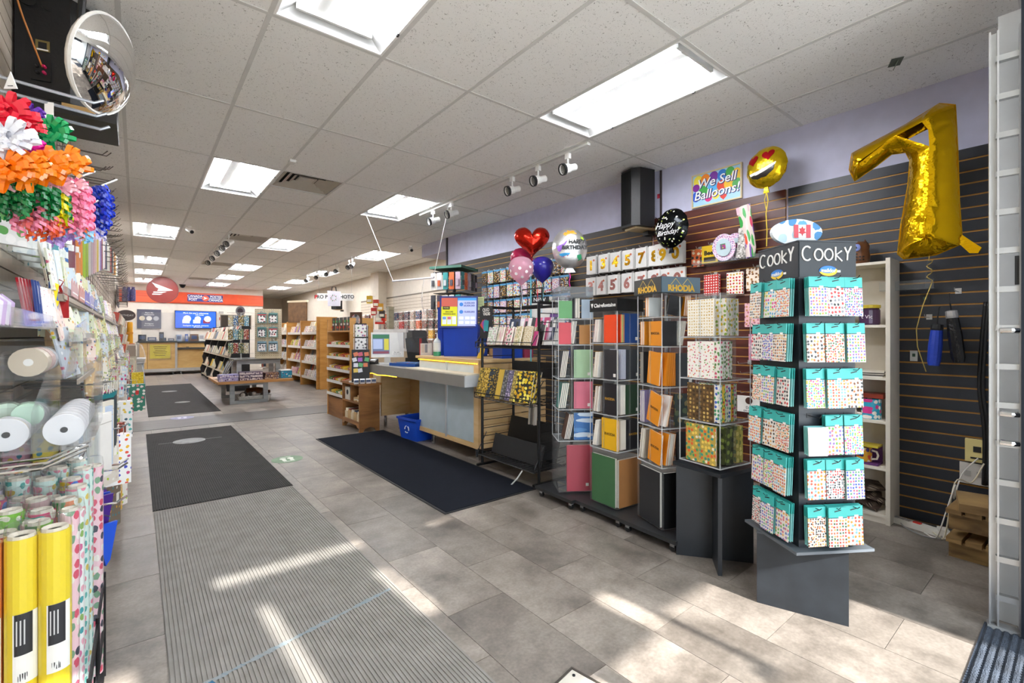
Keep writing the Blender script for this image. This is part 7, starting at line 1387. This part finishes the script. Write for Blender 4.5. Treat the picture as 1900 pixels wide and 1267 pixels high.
t = thing('wire_basket_rail', 'bent chrome wire rail under the acrylic spool bin', 'rail', (-.45, 1.70, .905)); 
for k in range(3): MB().tube([(0,.0+.07*k,.0),(.26,.0+.07*k,.0),(.31,.01+.07*k,.02),(.34,.03+.07*k,.03)], .004, 6).build('wire_arm', CHROME, t)
MB().tube([(.02,.0,.0),(.02,.6,.0)], .004, 6).build('wire_arm', CHROME, t); MB().tube([(.33,.03,.01),(.33,.6,.01)], .004, 6).build('wire_arm', CHROME, t)
# ---- rolls of gift wrap in a wire bin
WP = {'yellow':P('#f2d71c',.3),'orange':P('#f39a52',.35),'floral white':DOTS('#eef0ec', ['#d86a9a','#3aa0a8','#8ab05a','#e8a8b8'], 34, .36),'pink floral':DOTS('#f0c8d0', ['#d8506a','#3a3a4a','#f0e8e0','#7aa080'], 30, .4),'bright floral':DOTS('#d81f6a', ['#2a6ad8','#e8c020','#3ab8b0','#f0e8e0'], 26, .42),'monster print':DOTS('#e8741a', ['#2a8a3a','#3a5ad8','#f0f0e0','#c8281f'], 24, .42),'green dotted':DOTS('#7ac02a', ['#f0f0d8','#2a6a2a'], 36, .3),'pink glitter':P('#c8a0a0',.5),'mint floral':DOTS('#d8ece4', ['#e88aa0','#5ab0a8','#d8c05a'], 36, .36),'lilac floral':DOTS('#ecdcf0', ['#b88ad0','#8ab08a','#e8a0c0'], 36, .36),'navy print':DOTS('#2a3a6a', ['#e8e0d0','#d84a6a','#e0c040'], 30, .36),'red print':DOTS('#c8281f', ['#f0e8d8','#3a8a4a'], 30, .34)}
def roll(kind, label, x, y, top, r=.029, lab=False):
    q = thing('wrap_roll', label, 'wrapping roll', (x, y, .06), 0, 'gift wrap rolls'); h = top-.06
    MB().lathe([(r,0),(r,h-.012)], 16).build('paper', WP[kind], q, smooth=False); MB().lathe([(r*.86,h-.012),(r*.8,h-.004),(r*.45,h-.01),(r*.4,h-.03)], 12).build('rolled_end', P('#d8cfc0',.6), q)
    MB().lathe([(r*1.03,.02),(r*1.04,h),(r*.95,h+.02),(r*.5,h+.026)], 12).build('clear_wrap', CELLO, q)
    if lab:
        a0 = -1.35; hh = h-.36
        MB().grid(lambda u, v: ((r+.0012)*math.cos(a0-.6+1.5*u), (r+.0012)*math.sin(a0-.6+1.5*u), hh+.17*v), 8, 1).build('label', P('#eceae4',.5), q); MB().grid(lambda u, v: ((r+.002)*math.cos(a0-.5+1.0*u), (r+.002)*math.sin(a0-.5+1.0*u), hh+.07+.1*v), 6, 1).build('label_panel', P('#26262a',.5), q)
        for k in range(3): MB().grid(lambda u, v: ((r+.0026)*math.cos(a0-.4+.2*k+.08*u), (r+.0026)*math.sin(a0-.4+.2*k+.08*u), hh+.095+.06*v), 2, 1).build('label_print', P('#c8c8c8',.5), q)
        MB().grid(lambda u, v: ((r+.0022)*math.cos(a0-.3+.5*u), (r+.0022)*math.sin(a0-.3+.5*u), hh+.008+.018*v), 4, 1).build('barcode', DOTS('#e8e8e4', ['#1d1d1d'], 220, .3, stretch=(1,1,.1)), q)
roll('yellow', 'plain yellow gift wrap roll in front, nearest the aisle', -.163, 1.65, .77, .031, True); roll('yellow', 'plain yellow gift wrap roll in front, next to the orange one', -.222, 1.655, .765, .031, True); roll('orange', 'plain orange gift wrap roll at the left picture edge', -.285, 1.66, .76, .031, True)
roll('monster print', 'orange gift wrap roll with cartoon print behind the orange roll', -.262, 1.715, .76); roll('green dotted', 'lime green gift wrap roll between the yellow rolls', -.198, 1.708, .775, .026); roll('pink glitter', 'thin dusty pink gift wrap roll behind the yellow rolls', -.218, 1.735, .77, .018); roll('pink floral', 'pink floral thin gift wrap roll beside the yellow roll', -.142, 1.725, .79, .02)
n = 0
KN = list(WP)[2:]
for r_ in range(6):
    y = 1.77+.082*r_
    for c in range(5):
        x = -.142-.058*c-(.02 if r_ % 2 else 0); kind = KN[(r_*3+c*2+n) % 10]
        if r_ >= 3: kind = ['mint floral','lilac floral','floral white','bright floral','mint floral'][(c+r_) % 5]
        roll(kind, f'{kind} gift wrap roll, {["first","second","third","fourth","fifth"][c]} from the aisle in {["first","second","third","fourth","fifth","sixth"][r_]} row behind', x, y, .775+.012*((c+r_) % 3)+(.03 if r_ > 2 else 0), .027)
roll('pink floral', 'tall pink rose gift wrap roll at the bin corner by the aisle', -.118, 2.2, .80, .024)
t = thing('roll_bin', 'black wire floor bin around the gift wrap rolls', 'bin', (-.28, 1.92, 0)); B = P('#1b1c1e',.4,.3)
for z in (.04, .2, .36): MB().tube([(-.16,-.33,z),(.185,-.33,z),(.185,.35,z),(-.16,.35,z)], .005, 6, closed=True).build('wire_hoop', B, t)
for x, y in ((-.16,-.33),(.185,-.33),(.185,.35),(-.16,.35),(.185,0)): MB().tube([(x,y,0),(x,y,.38)], .006, 6).build('upright', B, t)
bb('bin_floor', (-.16,-.33,.035), (.185,.35,.045), B, t)
for k in range(9): q = thing('tissue_fold', f'{["floral","yellow","pink","teal","striped","peach","green","white","violet"][k]} folded tissue pack below the wire rail', 'tissue pack', (-.19-.075*(k % 3), 2.42+.06*(k//3), .85), LZ-1.2, 'folded tissue packs'); bx('tissue', (.07,.02,.14), DOTS(['#f0e8e0','#e8d040','#e8a8b8','#8ac8c0','#d8d8d0','#f0c8a0','#a8c878','#efefe8','#b8a0d0'][k], ['#d84a5a','#3a8a9a','#e8c040'], 34, .3), q); bx('clear_sleeve', (.074,.024,.15), CELLO, q)
# ---- envelopes and glitter cards on the near clear tier
t = thing('near_card_tier', 'clear acrylic tier with coloured glitter cards at eye level', 'shelf', (-.45, 1.50, 1.268)); bb('tray', (0,0,0), (.235,.8,.005), SA, t); bb('front_lip', (.232,0,0), (.236,.8,.045), CLEAR('lip_acrylic'), t); bb('end_lip', (0,0,0), (.235,.004,.05), SA, t)
for y in (.12,.25): bb('divider', (.0,y,0), (.235,y+.004,.11), SA, t)
for k in range(6): q = card(f'lilac envelope, {ORDN[k]} of the fan at the left picture edge', 'lilac envelopes', (-.285+.004*k, 1.66+.02*k, 1.315), (R(-10),R(25),LZ-.4), .05, .07, P('#c9a8d8' if k % 2 else '#ece4f0',.5)); q['category'] = 'envelope'
for k in range(5): card(f'dark red foil card, {ORDN[k]} of the fan on near tier', 'dark red foil cards', (-.262+.003*k, 1.98+.022*k, 1.35), (R(-8),R(2*k-2),LZ-.05), .05, .14, FOIL('#8a1420',.3,.2))
for k in range(3): card(f'blue glitter card, {ORDN[k]} of the fan on near tier', 'blue glitter cards', (-.245+.003*k, 2.06+.018*k, 1.35), (R(-8),R(16+4*k),LZ-.05), .045, .14, P('#1a3f8a',.4,bump=.5,bs=900))
for k in range(8): card(f'white striped card, {["first","second","third","fourth","fifth","sixth","seventh","eighth"][k]} of the fan on near tier', 'white striped cards', (-.240+.003*k, 2.09+.017*k, 1.34), (R(-8),R(20+2*k),LZ-.05), .042, .13, DOTS('#eceae6', ['#c83a4a','#3a4a8a'], 60, .16))
t = thing('lightning_card', 'blue card with yellow lightning bolt on near clear tier', 'card', tuple(at(99, 562, 1.60)), 0, None, (R(-6), R(10), LZ-.5)); bx('card', (.035,.006,.14), P('#2f5fb0',.4), t); MB().prism([(-.01,.07),(.016,.07),(.004,.01),(.018,.01),(-.012,-.065),(-.002,-.008),(-.016,-.008)], -.006, -.003).build('bolt', P('#f0d21c',.4), t)
t = thing('glitter_tag', 'red glitter tag shaped like a small gift on near clear tier', 'gift tag', tuple(at(110, 566, 1.66)), LZ-.75); MB().prism([(-.03,-.045),(.03,-.045),(.028,.035),(.01,.045),(.0,.07),(-.012,.042),(-.026,.035)], -.005, .005).build('tag', P('#c01a1e',.35,bump=.8,bs=900), t); MB().tube([(0,-.004,.065),(.01,-.005,.085),(-.005,-.005,.09)], .002, 4).build('string', P('#8a1418',.4), t)
# cellophane napkin and garland packs above
NP = ['#4a9a3a','#3a7ab8','#c8d0d8','#5aa04a','#c84a3a','#3f8a9a','#8ab83a','#e0e0e0','#2f6ab0','#5ab0c0']
for k in range(14):
    y = 2.05+.11*k; q = thing('napkin_pack', f'{["green and white","blue","silver","leaf green","red striped","teal","lime","white","royal blue","aqua"][k % 10]} cellophane party pack, {nth(k)} from near end above the card shelf', 'party pack', (LW+.14+.01*(k % 3), y, 1.60+.01*(k % 2)), LZ-.7, 'cellophane party packs')
    bx('contents', (.11,.015,.13), DOTS('#e6e8e4', [NP[k % 10], NP[(k+3) % 10], '#f4f4f0'], 26, .42), q, (0,0,-.01)); bx('clear_wrap', (.13,.03,.19), CELLO, q); bx('header', (.13,.032,.03), P('#e8e8e4',.4), q, (0,0,.085)); MB().tube([(0,.08,.1),(0,-.03,.1)], .003, 4).build('hook', STEEL, q)
# ---- bows and curled ribbons
SAT = lambda c: P(c, .22, spec=.8)
def bow(label, px, py, d, r, col, n=40, squash=.75):
    p = at(px, py, d); q = thing('gift_bow', label, 'bow', tuple(p), -YAW+.5, 'gift bows'); rr = random.Random(px*7+py); m = MB()
    for i in range(n):
        lay = i % 4; a = i*2.399+rr.uniform(-.2,.2); el = (.05, .45, .85, 1.25)[lay]+rr.uniform(-.1,.1); L_ = r*(1.05-.1*lay); wd = r*.21
        dr = Vector((math.cos(a)*math.cos(el), math.sin(el)*-1, math.sin(a)*math.cos(el))); sd = dr.cross(Vector((0,-1,.01))).normalized(); up = sd.cross(dr).normalized()
        def f(u, v, dr=dr, sd=sd, up=up, L_=L_, wd=wd):
            t_ = u*2*PI; rad = L_*(1-math.cos(t_))/2; off = math.sin(t_)*L_*.2
            return dr*rad+up*off+sd*(v-.5)*wd
        m.grid(f, 10, 1)
    m.build('ribbon_loops', SAT(col), q, smooth=False); MB().lathe([(r*.2,0),(r*.2,.006)], 10, (0,.004,0), Matrix.Rotation(PI/2,3,'X')).build('backing_disc', P('#e0dcd4',.5), q)
    return q
for a in (('red gift bow at top left of the bow display',14,215,1.2,.062,'#e0203a'),('second red gift bow tucked behind the first',32,238,1.26,.058,'#d81a34'),('purple gift bow beside the red one',47,222,1.34,.05,'#5a1f9a'),('white gift bow below the red bow',14,262,1.15,.06,'#e4e4ea'),('green gift bow under the barcode tag',92,250,1.32,.055,'#18a05c'),('darker green gift bow left of the bright green one',60,262,1.34,.045,'#12844c'),('magenta gift bow above the orange ones',52,288,1.22,.05,'#e01aa0'),
 ('large orange gift bow, rightmost of the orange row',122,308,1.25,.055,'#f58a12'),('orange gift bow, second from right of its row',88,310,1.22,.055,'#f07f10'),('orange gift bow, third from right of its row',52,318,1.18,.052,'#f28a18'),('orange gift bow at the left picture edge',15,318,1.14,.055,'#f07a0c')): bow(*a)
for i, px in enumerate((8,42,78,112,135)): bow(f'pale pink star bow, {ORDN[i]} from left in the row under the orange bows', px, 346+3*(i % 2), 1.2+.03*i, .034, '#f0b8c4', 18)
def curls(label, px, py, d, w_, h, cols, n=22, r=.009):
    p = at(px, py, d); q = thing('curling_ribbon', label, 'ribbon', tuple(p), -YAW, 'curled ribbon bunches'); rr = random.Random(px+py)
    for ci, col in enumerate(cols):
        m = MB()
        for i in range(n//len(cols)):
            x, y = rr.uniform(-.5,.5)*w_, rr.uniform(-.5,.5)*w_*.6; hh = h*rr.uniform(.55,1.0); z0 = h*.5-rr.uniform(0,.1)*h; ph = rr.uniform(0,6); turns = hh/.026
            def f(u, v, x=x, y=y, hh=hh, z0=z0, ph=ph, turns=turns):
                a = ph+u*turns*2*PI; s = .55+.45*min(1, u*3); return (x*s+r*math.cos(a), y*s+r*math.sin(a), z0-u*hh-(v-.5)*.009)
            m.grid(f, int(turns*7)+4, 1)
        m.build('curled_strands', SAT(col), q)
    MB().tube([(0,0,h*.5),(0,.06,h*.5+.04)], .003, 4).build('hang_loop', P('#d8d8d8',.4), q)
for a in (('dark green curled ribbon bunch under the pink bows',45,372,1.22,.13,.10,['#0f7a3a','#0c6a32'],44),('second dark green curled ribbon bunch by the yellow one',88,378,1.28,.09,.10,['#0f7a3a'],26),('bright yellow curled ribbon bunch',104,384,1.30,.06,.1,['#f0e010'],18),('lime green curled ribbon bunch between yellow and pink',122,388,1.33,.035,.09,['#c0d81e'],10),('bright pink curled ribbon bunch right of the yellow one',142,375,1.36,.08,.14,['#f58ab0'],34),('royal blue curled ribbon bunch hanging apart at the right',188,388,1.5,.06,.15,['#1238c8','#0f30b0'],24),
 ('pink and coral curled ribbon bunch at lower left',62,405,1.26,.09,.09,['#f08aa8','#e86a6a'],26),('orange curled ribbon bunch with coral strands',88,414,1.32,.08,.085,['#f0681c','#e85a2a'],24),('pink curled ribbon bunch in the lower middle',118,408,1.36,.08,.09,['#f07a9a','#f0a0b8'],26),('orange curled ribbon bunch at lower right',150,412,1.42,.06,.085,['#f0701c'],18),('pale blue curled ribbon bunch at the bottom',136,424,1.40,.08,.07,['#7ac0e8','#a8d8f0'],20),('lilac curled ribbon bunch at the bottom',118,436,1.40,.07,.07,['#b08ad8','#c8a8e8'],16),('white and lilac curled ribbon bunch under the blue one',172,430,1.5,.06,.06,['#e8e4f4','#d0c8f0'],18),('navy curled ribbon scrap at the left end',52,408,1.34,.02,.05,['#2a3a9a'],4)): curls(*a)
# three long steel hooks and a barcode tag above the bows
for k, (px, py, d) in enumerate(((85,170,1.55),(92,196,1.58),(100,222,1.6))):
    p = at(px, py, d); q = thing('display_hook', f'long steel hook above the bows, {["upper","middle","lower"][k]} of three', 'hook', (LW, p.y, p.z), 0, 'long steel hooks above the bows'); MB().tube([(0,0,.02),(p.x-LW+.12,0,-.0),(p.x-LW+.145,0,.016)], .0055, 8).build('arm', P('#a5aab2',.25,.8), q); bb('plate', (0,-.015,-.01), (.006,.015,.05), STEEL, q)
p = at(91, 213, 1.575); t = thing('barcode_tag', 'white barcode tag hanging from a hook among the bows', 'price tag', tuple(p), -YAW+.2); bx('card', (.026,.0015,.085), P('#eceae6',.5), t)
for k in range(6): bx('barcode_bar', (.0015,.001,.02), BLACK, t, (-.008+.003*k,-.001,-.025))
p = at(20, 152, 1.35); q = thing('white_tag', 'small white triangular tag at top of bow display', 'price tag', tuple(p), -YAW); MB().prism([(-.02,-.02),(.02,-.02),(0,.03)], -.001, .001).build('card', P('#e8e8e8',.5), q); bx('printed_line', (.015,.0008,.002), BLACK, q, (0,-.0015,-.012))
# ---- speaker and convex mirror in the top left corner
p = at(135, 200, 2.25)
t = thing('loudspeaker', 'large black loudspeaker on the left wall below the ceiling', 'speaker', (-.28, 3.12, 2.36), 0, 'black wall loudspeakers')
m = MB(); o = [(-.16,-.02),(.03,-.06),(.2,.08),(.2,.26),(-.16,.3)]
for z in (0, .50):
    for x, y in o: m.v.append(Vector((x, y, z)))
m.f += [(4,3,2,1,0),(5,6,7,8,9)]+[(i, (i+1)%5, 5+(i+1)%5, 5+i) for i in range(5)]
m.build('cabinet', P('#141416',.42,bump=.12,bs=70), t)
for dx in (-.115,-.045): MB().lathe([(.02,.0),(.026,.004),(.026,.008),(.018,.008)], 18, (dx,-.034-.19*(dx+.16)*.22,.44), Matrix.Rotation(PI/2,3,'X')).build('port', P('#08080a',.3), t)
ang = math.atan2(-.04,.19); pan = bx('terminal_plate', (.07,.006,.1), P('#0c0c0e',.4), t, (-.07,-.042,.13), (0,0,ang))
for k, (dx, dz, c) in enumerate(((-.012,.012,'#17171a'),(.014,.015,'#c8205a'),(-.01,-.018,'#17171a'),(.014,-.014,'#c8205a'))): MB().lathe([(.007,0),(.007,.016),(.004,.02)], 10, (0,0,0), Matrix.Rotation(PI/2,3,'X')).build('binding_post', P(c,.25), pan, (dx,-.003,dz))
em = bx('emblem', (.05,.004,.05), P('#8a7a4a',.3,.5), t, (-.065,-.043,.245), (0,0,ang)); bx('emblem_mark', (.03,.001,.03), BLACK, em, (0,-.003,0)); bx('emblem_text', (.04,.001,.006), PAPER, em, (0,-.003,-.019))
bb('shelf_bracket', (-.17,-.05,-.05), (.2,.3,-.004), P('#1a1714',.5), t); bb('wood_block', (.0,-.06,-.03), (.12,.05,-.004), WOOD('#a5824a','#c8a468',6,6,20), t)
cable('tan speaker wire running down to the speaker terminals', [(-.44,2.95,2.90),(-.41,2.98,2.72),(-.37,3.02,2.58),(-.345,3.065,2.50)], P('#b8702a',.4), .004)
t = thing('convex_mirror', 'round convex security mirror hung from the ceiling by the speaker', 'mirror', tuple(at(195, 122, 2.05)), 0, None, Vector((.87,-.42,-.25)).to_track_quat('Z', 'Y').to_euler())
MB().lathe([(.205,-.004),(.2,.0),(.18,.022),(.13,.05),(.07,.066),(.001,.072)], 36).build('mirror_dome', P('#f0f0f0',.02,1), t, smooth=True); MB().lathe([(.207,-.012),(.21,-.006),(.207,.004),(.2,.002),(.2,-.012)], 36).build('rim', P('#d8d6d0',.3), t); MB().lathe([(.2,-.012),(.19,-.03),(.05,-.05),(.02,-.06)], 24).build('back_shell', P('#cfcdc8',.3), t, smooth=True)
iq = Vector((.87,-.42,-.25)).to_track_quat('Z', 'Y').inverted()
MB().tube([(0,0,-.05), Vector((0,0,-.1)), Vector((0,0,-.1))+iq @ Vector((.0,.02,.12)), Vector((0,0,-.1))+iq @ Vector((.02,.03,CEIL-t.location.z-.01))], .014, 8).build('bracket', BLACK, t)
